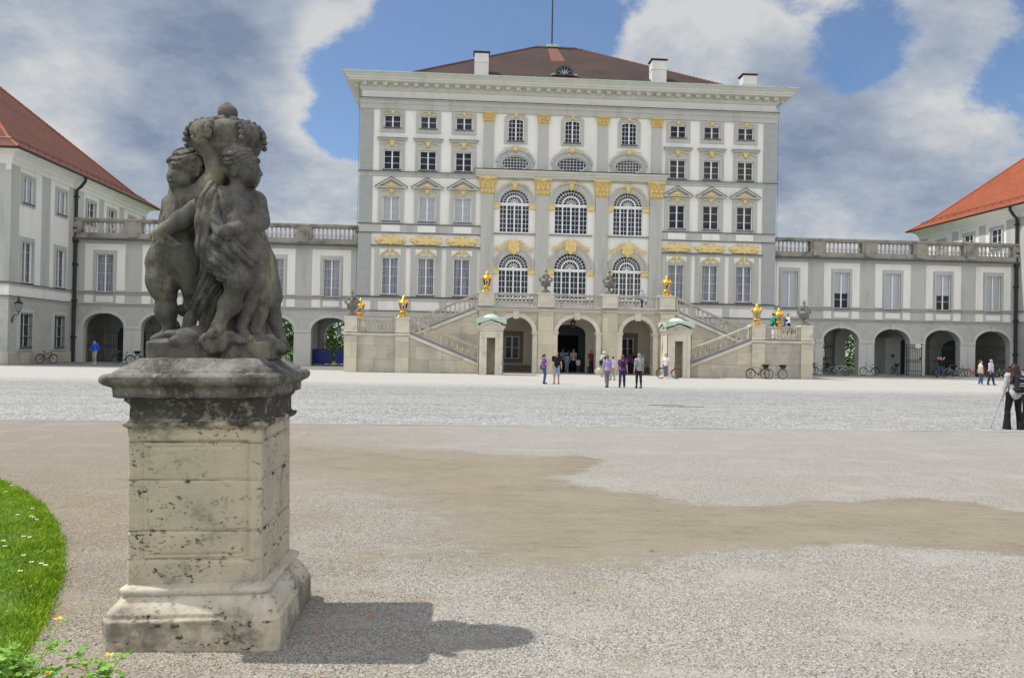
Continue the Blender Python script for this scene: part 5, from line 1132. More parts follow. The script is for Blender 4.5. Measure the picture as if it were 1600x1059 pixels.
# ================================================================ DISTANCE-FIELD MODELLING
def _smin(a, b, k):
    h = np.clip(.5+.5*(b-a)/k, 0, 1); return b+(a-b)*h-k*h*(1-h)
class Vol:
    """sculpting volume: blend capsules and ellipsoids, then skin the zero surface"""
    def __init__(s, lo, hi, h):
        s.lo = np.array(lo, float); s.h = h; s.n = np.ceil((np.array(hi)-s.lo)/h).astype(int)+1; s.D = np.full(s.n, .5, np.float32)
        s.ax = [(s.lo[i]+np.arange(s.n[i])*h).astype(np.float32) for i in range(3)]
    def _sub(s, lo, hi, m):
        i0 = np.clip(np.floor((np.array(lo)-m-s.lo)/s.h).astype(int), 0, s.n-1); i1 = np.clip(np.ceil((np.array(hi)+m-s.lo)/s.h).astype(int)+1, 1, s.n)
        return tuple(slice(a,b) for a, b in zip(i0,i1))
    def _pts(s, sl): return [a[q].reshape([-1 if i == j else 1 for j in range(3)]) for i, (a, q) in enumerate(zip(s.ax, sl))]
    def _put(s, sl, d, k, op):
        D = s.D[sl]
        if op == 'u': s.D[sl] = _smin(D, d, k) if k > 0 else np.minimum(D, d)
        else: s.D[sl] = -_smin(-D, d, k)
        return s
    def cap(s, a, b, ra, rb=None, k=.01, op='u'):
        rb = ra if rb is None else rb; a = np.array(a, float); b = np.array(b, float); R = max(ra,rb); sl = s._sub(np.minimum(a,b)-R, np.maximum(a,b)+R, k*1.5+3*s.h)
        if s.D[sl].size == 0: return s
        x, y, z = s._pts(sl); e = b-a; L = max((e*e).sum(), 1e-9); t = np.clip(((x-a[0])*e[0]+(y-a[1])*e[1]+(z-a[2])*e[2])/L, 0, 1)
        d = np.sqrt((x-a[0]-t*e[0])**2+(y-a[1]-t*e[1])**2+(z-a[2]-t*e[2])**2)-(ra+(rb-ra)*t); return s._put(sl, d.astype(np.float32), k, op)
    def ell(s, c, r, k=.01, op='u'):
        c = np.array(c, float); r = np.array(r if hasattr(r,'__len__') else (r,r,r), float); sl = s._sub(c-r, c+r, k*1.5+3*s.h)
        if s.D[sl].size == 0: return s
        x, y, z = s._pts(sl); x = x-c[0]; y = y-c[1]; z = z-c[2]
        k0 = np.sqrt((x/r[0])**2+(y/r[1])**2+(z/r[2])**2); k1 = np.sqrt((x/r[0]**2)**2+(y/r[1]**2)**2+(z/r[2]**2)**2)+1e-6
        return s._put(sl, (k0*(k0-1)/k1).astype(np.float32), k, op)
    def box(s, c, r, rnd=.01, k=.01):
        c = np.array(c, float); r = np.array(r, float); sl = s._sub(c-r, c+r, k*1.5+3*s.h); x, y, z = s._pts(sl)
        q = [np.abs(p-c[i])-r[i]+rnd for i, p in enumerate((x,y,z))]; d = np.sqrt(np.maximum(q[0],0)**2+np.maximum(q[1],0)**2+np.maximum(q[2],0)**2)+np.minimum(np.maximum(q[0],np.maximum(q[1],q[2])),0)-rnd
        return s._put(sl, d.astype(np.float32), k, 'u')
    def rough(s, amp, f, seed=0):
        x, y, z = s._pts(tuple(slice(0,m) for m in s.n)); q = np.random.default_rng(seed); w = 0
        for i in range(7):
            d = q.normal(size=3); d /= np.linalg.norm(d); ff = f*(1.7**(i % 3)); w = w+np.sin((x*d[0]+y*d[1]+z*d[2])*ff+q.uniform(0,6))/(1.4**(i % 3))
        s.D = s.D+(amp*w/3.).astype(np.float32); return s
    def mesh(s, name, mat, smooth=True):
        me = bpy.data.meshes.new(name); v, f = s.skin(); me.from_pydata(v.tolist(), [], f.tolist()); me.materials.append(mat)
        if smooth: me.polygons.foreach_set('use_smooth', [True]*len(f))
        me.update(); return me
    def skin(s):
        D = s.D; ins = D < 0; n = s.n; cell = np.zeros(n-1, np.int8)
        for i in (0,1):
            for j in (0,1):
                for k in (0,1): cell += ins[i:n[0]-1+i, j:n[1]-1+j, k:n[2]-1+k]
        act = np.argwhere((cell > 0) & (cell < 8)); idx = -np.ones(n-1, np.int64); idx[tuple(act.T)] = np.arange(len(act))
        acc = np.zeros((len(act),3)); cnt = np.zeros(len(act)); C = [(i,j,k) for i in (0,1) for j in (0,1) for k in (0,1)]
        for a in C:
            for ax in range(3):
                if a[ax]: continue
                b = list(a); b[ax] = 1; da = D[tuple((act+a).T)]; db = D[tuple((act+b).T)]; m = (da < 0) != (db < 0)
                t = np.where(m, da/np.where(m, da-db, 1), 0); p = act+np.array(a); p = p.astype(float); p[:,ax] += t; acc[m] += p[m]; cnt[m] += 1
        V = s.lo+acc/np.maximum(cnt,1)[:,None]*s.h; F = []
        for ax in range(3):
            u, w = [q for q in range(3) if q != ax]; sl0 = [slice(1,-1)]*3; sl0[ax] = slice(0,-1); sl1 = [slice(1,-1)]*3; sl1[ax] = slice(1,None)
            A = ins[tuple(sl0)]; B = ins[tuple(sl1)]
            e = np.argwhere(A != B); 
            if not len(e): continue
            base = e.copy(); base[:,u] += 1; base[:,w] += 1
            sgn = A[tuple(e.T)]; q = []
            for du, dw in ((-1,-1),(0,-1),(0,0),(-1,0)): c = base.copy(); c[:,u] += du; c[:,w] += dw; q.append(idx[tuple(c.T)])
            q = np.stack(q,1); fl = sgn if ax != 1 else ~sgn; q[~fl] = q[~fl][:,::-1]; F.append(q)
        return V, np.concatenate(F)
# ================================================================ PEDESTAL
ped_m, n, l, b = node_mat('pedestal_limestone'); g = NB(n, l)
c = g.mix(g.rg(g.noise(3.2,8,.62),.35,.7), (.57,.50,.375), (.44,.39,.30)); c = g.mix(g.rg(g.noise(1.3,6,.6,(1,1,2)),.52,.72,0,.45), c, (.36,.34,.30))
X_, Y_, Z_ = g.xyz()
pit = g.m('MULTIPLY', g.rg(g.noise(26,4,.6,(1,1,1.5)),.57,.64), g.rg(g.noise(3.1,5,.7,(1,1,2.2)),.50,.60)); c = g.mix(pit, c, (.045,.04,.035))
jn = g.m('MAXIMUM', g.rg(g.m('ABSOLUTE', g.m('SUBTRACT', Z_, .74)), .004, .0), g.rg(g.m('ABSOLUTE', g.m('SUBTRACT', Z_, 1.075)), .004, .0)); c = g.mix(g.m('MULTIPLY', jn, g.rg(g.noise(6,4),.40,.58,.12,.95)), c, (.05,.045,.04))
jb = g.m('MAXIMUM', g.rg(g.m('ABSOLUTE', g.m('SUBTRACT', Z_, .735)), .018, .004), g.rg(g.m('ABSOLUTE', g.m('SUBTRACT', Z_, 1.068)), .018, .004)); c = g.mix(g.m('MULTIPLY', jb, g.rg(g.noise(5,3),.56,.62)), c, (.05,.045,.04))
pl_ = g.m('MAXIMUM', g.rg(g.m('ABSOLUTE', g.m('SUBTRACT', Z_, 1.325)), .010, .003), g.rg(g.m('ABSOLUTE', g.m('SUBTRACT', Z_, .555)), .008, .003)); c = g.mix(g.m('MULTIPLY', pl_, g.rg(g.noise(7,5),.45,.6,.1,.8)), c, (.08,.07,.055))
crust = g.m('ADD', g.rg(Z_, 1.38, 1.50, 0, .46), g.rg(g.noise(5,7,.7),.3,.7,-.28,.28)); c = g.mix(g.rg(crust,.12,.38,0,.97), c, (.060,.057,.054)); c = g.mix(g.m('MULTIPLY', g.rg(g.noise(3.5,6,.7),.40,.62), g.rg(Z_,1.60,1.66)), c, (.24,.23,.205))
lich = g.m('MULTIPLY', g.rg(g.noise(16,6,.75),.54,.66), g.rg(Z_,1.4,1.5)); c = g.mix(g.m('MULTIPLY', lich, .75), c, (.34,.325,.27))
low = g.m('ADD', g.rg(Z_, .30, .16, 0, .30), g.rg(g.noise(3.2,7,.7),.35,.7,-.3,.38)); c = g.mix(g.rg(low,.14,.42,0,.72), c, (.135,.13,.115))
top = g.m('MULTIPLY', g.rg(Z_,.22,.3), g.rg(Z_,.42,.36)); c = g.mix(g.m('MULTIPLY', top, g.rg(g.noise(7,6,.7),.4,.6,0,.8)), c, (.62,.58,.50))
l.new(c, b.inputs['Base Color']); b.inputs['Roughness'].default_value = .92; b.inputs['Specular IOR Level'].default_value = .15
hg = g.m('SUBTRACT', g.m('ADD', g.noise(38,8,.7), g.m('MULTIPLY', g.noise(9,5), .8)), g.m('MULTIPLY', pit, 1.6)); l.new(g.bump(hg, .7, .014), b.inputs['Normal'])
pd = thing('stone_pedestal', 'pitted cream limestone pedestal with blackened cap under the cherub statue', 'pedestal', (-1.71,5.71,0), 0); pd.rotation_euler = (0,-.0185,0)      # the old block leans a little to the left
def PD(mb, nme, bev=.006): o = mb.build(nme, ped_m, pd, (0,0,0)); fixn(o); bevel(o, bev, 2, 30); return o
def rr(hw, prof, sub=None):
    m = MB(); m.rings(-hw,hw,-hw,hw,[(o,z) for o,z in prof]); return m
def rough_mesh(o, amp, f, seed, cuts=3):
    import bmesh
    bm = bmesh.new(); bm.from_mesh(o.data)
    for _ in range(cuts):
        ed = [e for e in bm.edges if e.calc_length() > .035]
        if not ed: break
        bmesh.ops.subdivide_edges(bm, edges=ed, cuts=1, use_grid_fill=True)
    q = np.random.default_rng(seed); W_ = [(q.normal(size=3)*f*(1.6**i), q.uniform(0,6)) for i in range(3) for _ in range(3)]
    bm.normal_update()
    for v in bm.verts:
        s = sum(math.sin(v.co.x*w[0]+v.co.y*w[1]+v.co.z*w[2]+p) for w, p in W_)/4; v.co += v.normal*(s*amp)
    bm.to_mesh(o.data); bm.free(); o.data.polygons.foreach_set('use_smooth', [True]*len(o.data.polygons))
    m = o.modifiers.new('wn', 'WEIGHTED_NORMAL') if False else None
def chip(o):
    o.data.polygons.foreach_set('use_smooth', [False]*len(o.data.polygons))
def stone_block(name, hw, z0, z1, chamf=.0, rnd=.012, amp=.004, f=14, seed=1, extra=None, h=.0095):
    """weathered moulded block sculpted as one solid"""
    v = Vol((-.70,-.70,z0-.03), (.70,.70,z1+.03), h)
    x, y, z = v._pts(tuple(slice(0,m) for m in v.n)); half = extra(z) if extra else hw
    qx = np.abs(x)-half; qy = np.abs(y)-half; d2 = np.minimum(np.maximum(qx,qy),0)+np.sqrt(np.maximum(qx+rnd,0)**2+np.maximum(qy+rnd,0)**2)-rnd*(np.maximum(qx+rnd,qy+rnd) > 0)
    d2 = np.maximum(d2, (np.abs(x)+np.abs(y)-half*2+chamf)*.7071); dz = np.maximum(z0-z, z-z1); v.D = np.maximum(d2, dz).astype(np.float32)
    if amp: v.rough(amp, f, seed); v.rough(amp*.5, f*4, seed+1)
    o = bpy.data.objects.new(name, v.mesh(name, ped_m)); COL.objects.link(o); o.parent = pd; return o
def prof(pts):
    zs = np.array([p[0] for p in pts]); ws = np.array([p[1] for p in pts]); return lambda z: np.interp(z, zs, ws)
stone_block('plinth', 0, -.02, .40, .045, .004, .003, 13, 1, prof([(0,.565),(.20,.565),(.205,.545),(.235,.54),(.25,.53),(.33,.468),(.335,.478),(.35,.487),(.37,.487),(.385,.475),(.39,.455),(.4,.44)]))
# shaft with sunk panels and course joints
mb = MB(); w = .435; jz = [.392,.74,1.075,1.43]
v = Vol((-.5,-.5,.36), (.5,.5,1.46), .0072); x, y, z = v._pts(tuple(slice(0,m) for m in v.n))
half = w - .008*np.exp(-((z-.74)/.008)**2) - .008*np.exp(-((z-1.075)/.008)**2)
def frame_groove(u, zz):
    du = np.abs(u); a = np.abs(np.maximum(du-.34, np.abs(zz-.94)-.385)); a2 = np.abs(np.maximum(du-.31, np.abs(zz-.94)-.355)); return .016*np.exp(-(a/.011)**2)+.009*np.exp(-(a2/.010)**2)+.007*(np.maximum(du-.34,np.abs(zz-.94)-.385)<0)
gx = frame_groove(x, z); gy = frame_groove(y, z); d = np.maximum(np.abs(x)-half+gy, np.abs(y)-half+gx); d = np.maximum(d, (np.abs(x)+np.abs(y)-2*w+.018)*.7071)
v.D = np.maximum(d, np.maximum(.392-z, z-1.43)).astype(np.float32); v.rough(.0018, 16, 3); v.rough(.001, 70, 4)
o = bpy.data.objects.new('shaft', v.mesh('shaft', ped_m)); COL.objects.link(o); o.parent = pd; o.location.x = -.012
stone_block('neck_moulding', 0, 1.415, 1.63, .015, .004, .003, 15, 5, prof([(1.41,.435),(1.425,.452),(1.44,.470),(1.462,.470),(1.466,.442),(1.48,.434),(1.57,.434),(1.585,.442),(1.60,.458),(1.612,.46),(1.63,.45)]), .0075)
stone_block('cap', 0, 1.62, 1.875, .04, .006, .004, 14, 7, prof([(1.62,.510),(1.690,.514),(1.695,.528),(1.708,.556),(1.73,.572),(1.760,.571),(1.778,.548),(1.782,.512),(1.795,.508),(1.83,.452),(1.875,.40)]), .0075); bpy.data.objects['cap'].location.x = -.015
m_moss = M('moss', (.07,.12,.02), (.11,.17,.03), 30, .9)
for i, (x, z, s, lab) in enumerate(((.27,.085,.055,'largest moss tuft low on the plinth front'),(-.09,.165,.026,'small moss tuft at the middle of the plinth front'),(-.20,.165,.022,'small moss tuft left of the middle on the plinth front'),(-.06,.09,.02,'tiny moss tuft below the middle of the plinth front'))):
    mb = MB(); q = random.Random(i)
    for k in range(120): a = q.uniform(-1,1); bb = q.uniform(-.45,.45); px, pz = a*s, bb*s; dx, dz_ = q.uniform(-.012,.012), q.uniform(-.004,.014); mb.add([(px-.002,0,pz),(px+.002,0,pz),(px+dx,-q.uniform(.008,.022),pz+dz_)],[(0,1,2)])
    o = mb.build('moss_tuft', m_moss, None, (-1.71+x,5.71-.563,z)); tag(o, lab, 'moss', 'moss tufts on the plinth')
# ================================================================ CHERUB STATUE
st_m, n, l, b = node_mat('dark_sandstone'); g = NB(n, l)
c = g.mix(g.rg(g.noise(7,7,.62),.35,.65), (.155,.148,.133), (.080,.077,.072)); c = g.mix(g.rg(g.noise(2.6,6,.65,(1,1,.5)),.51,.64,0,.8), c, (.31,.27,.19)); c = g.mix(g.rg(g.noise(4.5,7,.7,(1,1,.35)),.54,.66,0,.85), c, (.028,.028,.03)); c = g.mix(g.rg(g.noise(14,7,.7,(1,1,.6)),.55,.68,0,.55), c, (.045,.044,.042)); c = g.mix(g.rg(g.noise(90,3,.6),.55,.75,0,.5), c, (.26,.25,.22))
l.new(c, b.inputs['Base Color']); b.inputs['Roughness'].default_value = .88; b.inputs['Specular IOR Level'].default_value = .2
l.new(g.bump(g.m('ADD', g.noise(70,6,.7), g.noise(16,5)), .8, .010), b.inputs['Normal'])
US = .004656
statue = thing('cherub_statue', 'dark weathered stone group of cherubs carrying a large crown on the pedestal', 'statue', (-1.775,5.70,1.868), 0); statue.rotation_euler = (0,-.0185,0)
def q3(p): return ((p[0]-330)*US, p[2]*US, (557-p[1])*US)      # sculptor's grid: x across, y down from the base, z depth
LO, HI = (-.56,-.42,-.01), (.56,.36,1.86)
class Sc(Vol):
    def __init__(s, h=.0062, lo=LO, hi=HI): super().__init__(lo, hi, h)
    def c(s, a, b, ra, rb=None, k=5, op='u'): return s.cap(q3(a), q3(b), ra*US, (rb if rb is not None else ra)*US, k*US, op)
    def e(s, c, r, k=5, op='u'): return s.ell(q3(c), (r[0]*US, r[2]*US, r[1]*US), k*US, op)
    def put(s, name, f=0, amp=0, seed=0):
        if amp: s.rough(amp, f, seed)
        o = bpy.data.objects.new(name, s.mesh(name, st_m)); COL.objects.link(o); o.parent = statue; return o
def fingers(v, hand, dirs, base, L, r=2.7):
    """five unequal bent fingers: dirs = spread directions (x,y,z)"""
    for i, d in enumerate(dirs):
        d = np.array(d, float); d /= np.linalg.norm(d); b0 = np.array(base[i], float); k = [.86,1,.95,.75,.7][i % 5]; m = b0+d*L*k*.55; e = m+(d+np.array([0,.0,-.0]))*L*k*.45
        v.c(b0, m, r, r*.92, 2); v.c(m, e, r*.92, r*.75, 1.5)
def curls(v, c, r, seed, face=(1,0,0), cut=.8):
    """carved locks: a cap scored with wavy sharp valleys, left open over the face"""
    h = Sc(.0062); q = np.random.default_rng(seed); h.e(c, r, 2)
    for i in range(16):
        d = q.normal(size=3); d /= np.linalg.norm(d); d[1] = -abs(d[1])*.9+.25; h.e((c[0]+d[0]*r[0]*.86, c[1]+d[1]*r[1]*.86, c[2]+d[2]*r[2]*.86), (r[0]*.30,r[1]*.27,r[2]*.30), 3)
    x, y, z = h._pts(tuple(slice(0,m) for m in h.n)); X = x/US+330-c[0]; Y = 557-z/US-c[1]; Z = y/US-c[2]
    ph = (X*.55+Y*.62-Z*.35)/8.5+.55*np.sin(Y/6.5+Z/9.+seed)+.5*np.sin(X/7.-Z/6.); ph2 = (Y*.7-X*.6+Z*.3)/11.+.4*np.sin(X/5.+seed)
    h.D = (h.D+US*(3.4*(1-np.abs(np.sin(PI*ph)))**1.4+2.2*(1-np.abs(np.sin(PI*ph2)))**2-1.2)).astype(np.float32)
    f = np.array(face, float); f /= np.linalg.norm(f); k = cut*max(r); h.e((c[0]+f[0]*r[0]*1.02,c[1]+f[1]*r[1]*1.02,c[2]+f[2]*r[2]*1.02),(k,k,k),4,'s'); h.e((c[0]+f[0]*r[0]*.6,c[1]+r[1]*1.1,c[2]+f[2]*r[2]*.6),(k*.8,k*.7,k*.9),4,'s')
    v.D = _smin(v.D, h.D, 1.8*US).astype(np.float32)
def legs_foot(v, a, toe, r=9):
    v.c(a, toe, r, r*.72, 5); a = Vector(a); t = Vector(toe); d = (t-a); d.normalize(); s = Vector((d.z,0,-d.x))
    if s.length < .1: s = Vector((1,0,0))
    for i in range(5): o = (i-2)*r*.34; L = [4.5,4.2,3.6,3,2.4][i]; p = t+s*o+Vector((0,r*.25,0)); v.c(p, p+d*L, 3.2 if i == 0 else 2.5, 2.2, 1.2)
# ---- cherub seen from behind (left)
A = Sc()
A.c((280.6,367.5,4),(283.3,329.7,2),27,26,8).e((264,400,0),(28,33,29),7).e((295.1,402.6,-6),(22,32,28),8).c((276.5,365.5,4),(280,395,0),28,30,8).e((282.3,349.7,2),(29,24,26),8)
A.c((298.3,396.5,-40),(297.4,430.7,-32),2.2,1.4,4,'s').c((294,326.8,-28),(292.1,371.7,-28),1.6,1.6,7,'s').c((263.5,439.3,-30),(292.8,438.3,-30),1.23,1.2,3,'s')
A.c((271.3,321.7,2),(284,318,0),16,20,8).c((308,313.1,-6),(288.7,316.4,-2),17,20,8).c((288.4,314.7,-4),(290.1,297.2,-6),16,15,7).e((276.6,340.8,-18),(11,14,8),7)
A.e((290.4,264.9,-4),(24,27,25),6).e((282.5,283.1,-15),(16,15,15),6).e((278.9,296.1,-16),(8.5,7,8),5).c((277.6,276.5,-26),(277.8,283,-29),2.6,3.4,3).e((293.8,288.4,-22),(10,9,8),4).e((278,290.4,-27),(4.5,2.0,3),2)
A.e((280.3,273,-28),(4.2,2.8,3),2,'s').e((291.4,274.2,-29),(4.2,2.8,3),2,'s').e((310.8,275,-14),(4,7,4),2)
curls(A,(292.5,261,-4),(26,25.5,26.5),4,(-.72,.62,-.40),.66)
A.c((307.4,315.8,-10),(329.9,294.3,-12),18,17,8).c((329.9,294.3,-12),(341.4,275,-14),17,15,6).e((341.1,273.8,-13),(14.5,14,14),5).c((339.4,269,-14),(328.5,242.8,-20),14.5,10.5,5).c((328.5,242.8,-20),(325,230.8,-27),9.5,10,4)
fingers(A,None,[(-.30,-1,-.1),(-.12,-1,-.15),(.05,-1,-.15),(.22,-1,-.1)],[(320.2,227.2,-36),(325.4,224.6,-37),(331.2,224.6,-37),(335.4,226.9,-35)],15,2.9); A.c((318.1,235.4,-30),(310.1,226.2,-32),3.8,2.8,2)
A.c((264.3,318.3,10),(253.7,341.7,22),14,12,6).c((253.7,341.7,22),(261.6,293.6,34),11,9,5).c((261.6,293.6,34),(287,233.8,26),9,7,5)
A.c((256,412,0),(258.5,450.3,-4),26,20,7).e((255.5,438.3,-4),(23,26,24),7).e((261.5,462.2,-4),(16.5,13,16),4).e((260,483,0),(17,20,17),5).c((261,476,0),(265.3,515,2),14.1,9.89,6)
A.c((253.8,470,-20),(279.4,471,-20),1.06,1.03,2.5,'s')
legs_foot(A,(262.5,521,4),(249.5,528,-14),10)
A.c((295.4,414.4,-4),(299.3,449.9,2),24,16,8).c((299.3,452.9,2),(292.8,475.5,12),12.8,10.3,6).c((292.8,475.5,12),(276.7,485,26),9.68,6.88,5).e((277.9,481.2,20),(9,8,10),4)
A.put('cherub_body', 60, .0012, 3)
# ---- frontal cherub (right)
B = Sc()
B.e((366.9,325.4,-20),(33,27,23),9).e((356.1,330.1,-36),(15,12,9),6).e((387.6,330.7,-34),(14,12,9),6).e((371,357.5,-24),(30,28,27),9).e((375.1,377.6,-28),(29,22,26),8).e((383.9,389.6,-14),(31,26,25),9)
B.e((383.3,368.4,-53),(2,2,3),2,'s').c((335.8,311.3,-18),(351.5,309.3,-18),15,14,7).c((395.2,317.1,-12),(382.5,313.9,-16),16,15,7).c((370.7,308.9,-16),(375,290.8,-14),14,14,7)
B.e((375,263.1,-14),(25,28,26),6).e((386,272.9,-18),(20,20,19),6).e((391.2,284.9,-19),(13.5,11,14),6).e((395.9,292.6,-18),(6.5,5.5,7),4).c((400.5,266.9,-18),(405.5,276.6,-18),3.0,4.2,2).e((402,284.7,-18),(4,2.4,5.5),1.5).e((401,289.3,-18),(3.8,2.4,5),1.5)
B.e((398.8,256.1,-18),(7,5,10),4).e((397,269.7,-37),(6,4.0,6),1.5,'s').e((396,270,-33),(4.2,2.6,4),1).e((372.2,278.1,-38),(4.5,8,3.5),2.5).e((372.4,279,-42),(2,4.5,1.6),1.5,'s').e((392.8,282.7,-32),(10,9,7),4)
curls(B,(373,258.5,-14),(27.5,27.5,28),9,(1,.34,-.26),.68)
for i in range(0): t = i/8; B.c((346+40*t,240-10*math.sin(t*3.0),-36+6*t),(353+40*t,248-11*math.sin(t*3.0),-40+6*t),4.8,3.4,2)
B.c((336.4,313.6,-20),(316.2,333,-30),15.5,14,6).c((316.2,333,-30),(295.7,349.8,-38),14,13,5).c((295.7,349.8,-38),(273.2,366.6,-40),13,10,5).c((273.2,366.6,-40),(264.7,372.1,-38),10.5,10,4)
fingers(B,None,[(-.55,.9,.10),(-.42,1.0,.02),(-.25,1.1,-.03),(-.05,1.1,-.06)],[(257.7,368.5,-40),(261.8,373.7,-43),(267,376.8,-44),(271.4,378.5,-43)],12,3.1); B.c((276.4,374.1,-46),(283.6,381.3,-42),3.8,3.0,2)
B.c((398.2,319.1,-12),(406.2,345.1,-20),16,14.5,6).e((406.8,349.3,-22),(13.5,13,14),5).c((405.3,351.6,-24),(379.4,366.4,-46),13.5,10.5,5).c((379.4,366.4,-46),(369,367.9,-50),10.5,10.5,4).e((369.8,371.7,-71),(10.5,10,8.5),3)
fingers(B,None,[(-.5,1,.4),(-.3,1,.45),(-.1,1,.5),(.1,1,.5)],[(362.4,372.7,-69),(366.8,376.8,-71),(371.6,378.7,-71),(376.0,378.5,-70)],7,3.2); B.c((365.2,366.0,-69),(358.6,372.3,-66),3.6,3.0,2)
B.c((358.6,406.3,-22),(377.8,435.6,-44),27,20,9).e((380.9,443.6,-48),(18,15,17),6).c((378.4,449.2,-46),(368.3,475.8,-38),15,14.2,6).e((365.2,475.6,-34),(17,18,17),5).c((362.9,481.5,-36),(351.2,505.9,-42),12.3,9.46,6)
B.c((369.4,456.1,-64),(399.2,454.1,-62),1.06,1.03,2.5,'s')
legs_foot(B,(351.2,511.7,-42),(350.2,519.6,-66),11)
B.c((395.2,403.3,-12),(395.8,441,-14),25,17,8).c((395.8,443,-14),(386.8,476.4,-10),13.6,12.5,6).c((386.8,476.4,-10),(374.9,510.2,-10),12.3,8.6,6); legs_foot(B,(375.4,517.1,-12),(396.4,527.1,-38),9)
B.put('cherub_body', 60, .0012, 5)
# ---- third cherub, mostly hidden behind
Cc = Sc()
Cc.e((384,389.5,22),(28,28,26),9).c((380,369.1,22),(369.2,317.9,24),26,22,8).c((359,305.7,24),(381.5,307.7,24),14,14,7).c((369.2,301.6,24),(366.6,282.8,26),11,11,6).e((355.5,264.4,36),(19,21,19),6); curls(Cc,(357,262,36),(20,21,20),21,(-.5,.6,.6),.7)
Cc.c((358.7,306.8,18),(341.7,287.2,14),12,9,6).c((341.7,287.2,14),(349.6,246.2,8),9,7,5).c((380.4,307,28),(372.6,278.2,34),11,9,6).c((372.6,278.2,34),(365.7,234.8,22),9,8,5)
Cc.c((393.8,406.4,16),(404,451.7,4),27,18,8).e((403.5,463.9,2),(17,17,17),5).c((402,461.8,4),(398.5,487.9,2),15,12.9,6).c((398.5,487.9,2),(393.5,515,2),12.8,9.46,6); legs_foot(Cc,(393.5,521,2),(414.1,529,-16),10)
Cc.c((396.2,412.2,30),(409.1,460,36),24,18,8).c((409.1,460,36),(414.2,491,32),14.1,11.6,6).c((414.2,491,32),(430.4,534.1,24),11.4,6.88,6); legs_foot(Cc,(429.4,532,24),(439.1,540,4),7)
Cc.put('cherub_body', 60, .0012, 7)
# ---- crown
K = Sc(.0068,(-.4,-.36,1.30),(.5,.42,1.86))
cc = (346,0,10)
for i in range(8):
    a = 2*PI*(i+.25)/8; ca, sa = math.cos(a), math.sin(a); K.e((cc[0]+ca*41, 213, cc[2]+sa*27), (19+abs(sa)*5,20,20), 1.6); K.e((cc[0]+ca*20, 207, cc[2]+sa*16), (17,13,17), 2)
for r0, v0, r1, v1 in ((54,228,49,236),(49,236,42,247)):
    for i in range(28): a = 2*PI*i/28; b2 = 2*PI*(i+1)/28; K.c((cc[0]+r0*.93*math.cos(a),v0,cc[2]+r0*.66*math.sin(a)),(cc[0]+r1*.93*math.cos(a),v1,cc[2]+r1*.66*math.sin(a)),5,4.5,4)
K.e((347,233,10),(46,11,32),2); K.e((347,216,10),(38,14,28),1)
for i in range(8):
    a = 2*PI*(i-.25)/8; ca, sa = math.cos(a), math.sin(a)
    for t in np.linspace(0,1,7): rr2 = 22+41*math.sin(t*1.45+.12); K.e((cc[0]+ca*rr2, 191+33*(1-math.cos(t*1.6)), cc[2]+sa*rr2*.76), (4.4,4.4,4.4), .5)
for i in range(8):
    a = 2*PI*(i-.25)/8; ca, sa = math.cos(a), math.sin(a); K.c((cc[0]+ca*16,199,cc[2]+sa*14),(cc[0]+ca*50,202,cc[2]+sa*45),2.5,2.5,3)
K.e((350,178,6),(15,14.5,15),1.5).c((348,200,0),(348,192,0),9,7,3)
for i in range(6): a = 2*PI*(i+.3)/6; K.e((349+14*math.cos(a),192,6+14*math.sin(a)),(7,6.5,7),1.5)
K.e((350,163.5,6),(5,2,5),1); K.put('crown', 50, .0012, 9)
# ---- drapery as ropes of folds
def rope(pts, rs, k=4):
    for i in range(len(pts)-1): Dp.c(pts[i], pts[i+1], rs[min(i,len(rs)-1)], rs[min(i+1,len(rs)-1)], k)
def cloth(paths, ang, period, amp, wob=3.0):
    """hanging cloth: a smooth mass scored with sharp valleys running along the fall of the folds"""
    v = Sc(.0062)
    for pts, rs in paths:
        for i in range(len(pts)-1): v.c(pts[i], pts[i+1], rs[min(i,len(rs)-1)], rs[min(i+1,len(rs)-1)], 9)
    x, y, z = v._pts(tuple(slice(0,m) for m in v.n)); X = x/US+330; Y = 557-z/US; c_, s_ = math.cos(ang), math.sin(ang)
    u = X*c_+Y*s_; w = -X*s_+Y*c_; ph = u/period+wob*.16*np.sin(w/17.+u/23.)+.35*np.sin(w/41.); r = np.abs(np.sin(PI*ph)); r2 = np.abs(np.sin(PI*(ph*1.9+.3*np.sin(w/13.))))
    v.D = (v.D+amp*US*((1-r)**1.6*1.0+.35*(1-r2)**2)-amp*.25*US).astype(np.float32); Dp.D = _smin(Dp.D, v.D, 2.0*US).astype(np.float32)
Dp = Sc(.0062)
cloth([([(350,306,16),(337,293,4),(334,301,-24),(331,322,-38),(332,356,-46),(335,392,-48),(341,416,-46)],[5,7,10,12,13,14,13]),([(342,310,-38),(348,343,-48),(358,368,-50)],[6,7,8])], .10, 11.5, 3.2, 1.8)
cloth([([(350,352,-50),(360,380,-54),(376,398,-54),(394,408,-42),(406,405,-20),(410,398,0)],[9,13,13,10,7,4]),([(342,390,-48),(355,414,-54),(371,427,-56),(385,427,-46),(393,418,-30)],[12,13,11,7,4])], 2.30, 11.5, 2.6, 1.4)
cloth([([(336,406,-46),(347,424,-56),(361,436,-60),(377,438,-58),(392,433,-42)],[8,7,6,5,4])], 1.8, 9.0, 2.0, 1.2)
cloth([([(340,412,-44),(333,444,-34),(321,472,-28),(306,498,-24),(292,524,-22)],[13,12,10,8,6]),([(346,418,-34),(342,450,-20),(331,486,-12),(316,518,-10)],[10,11,10,9])], .42, 11, 3.6, 1.5)
Dp.put('drapery', 50, .0012, 11)
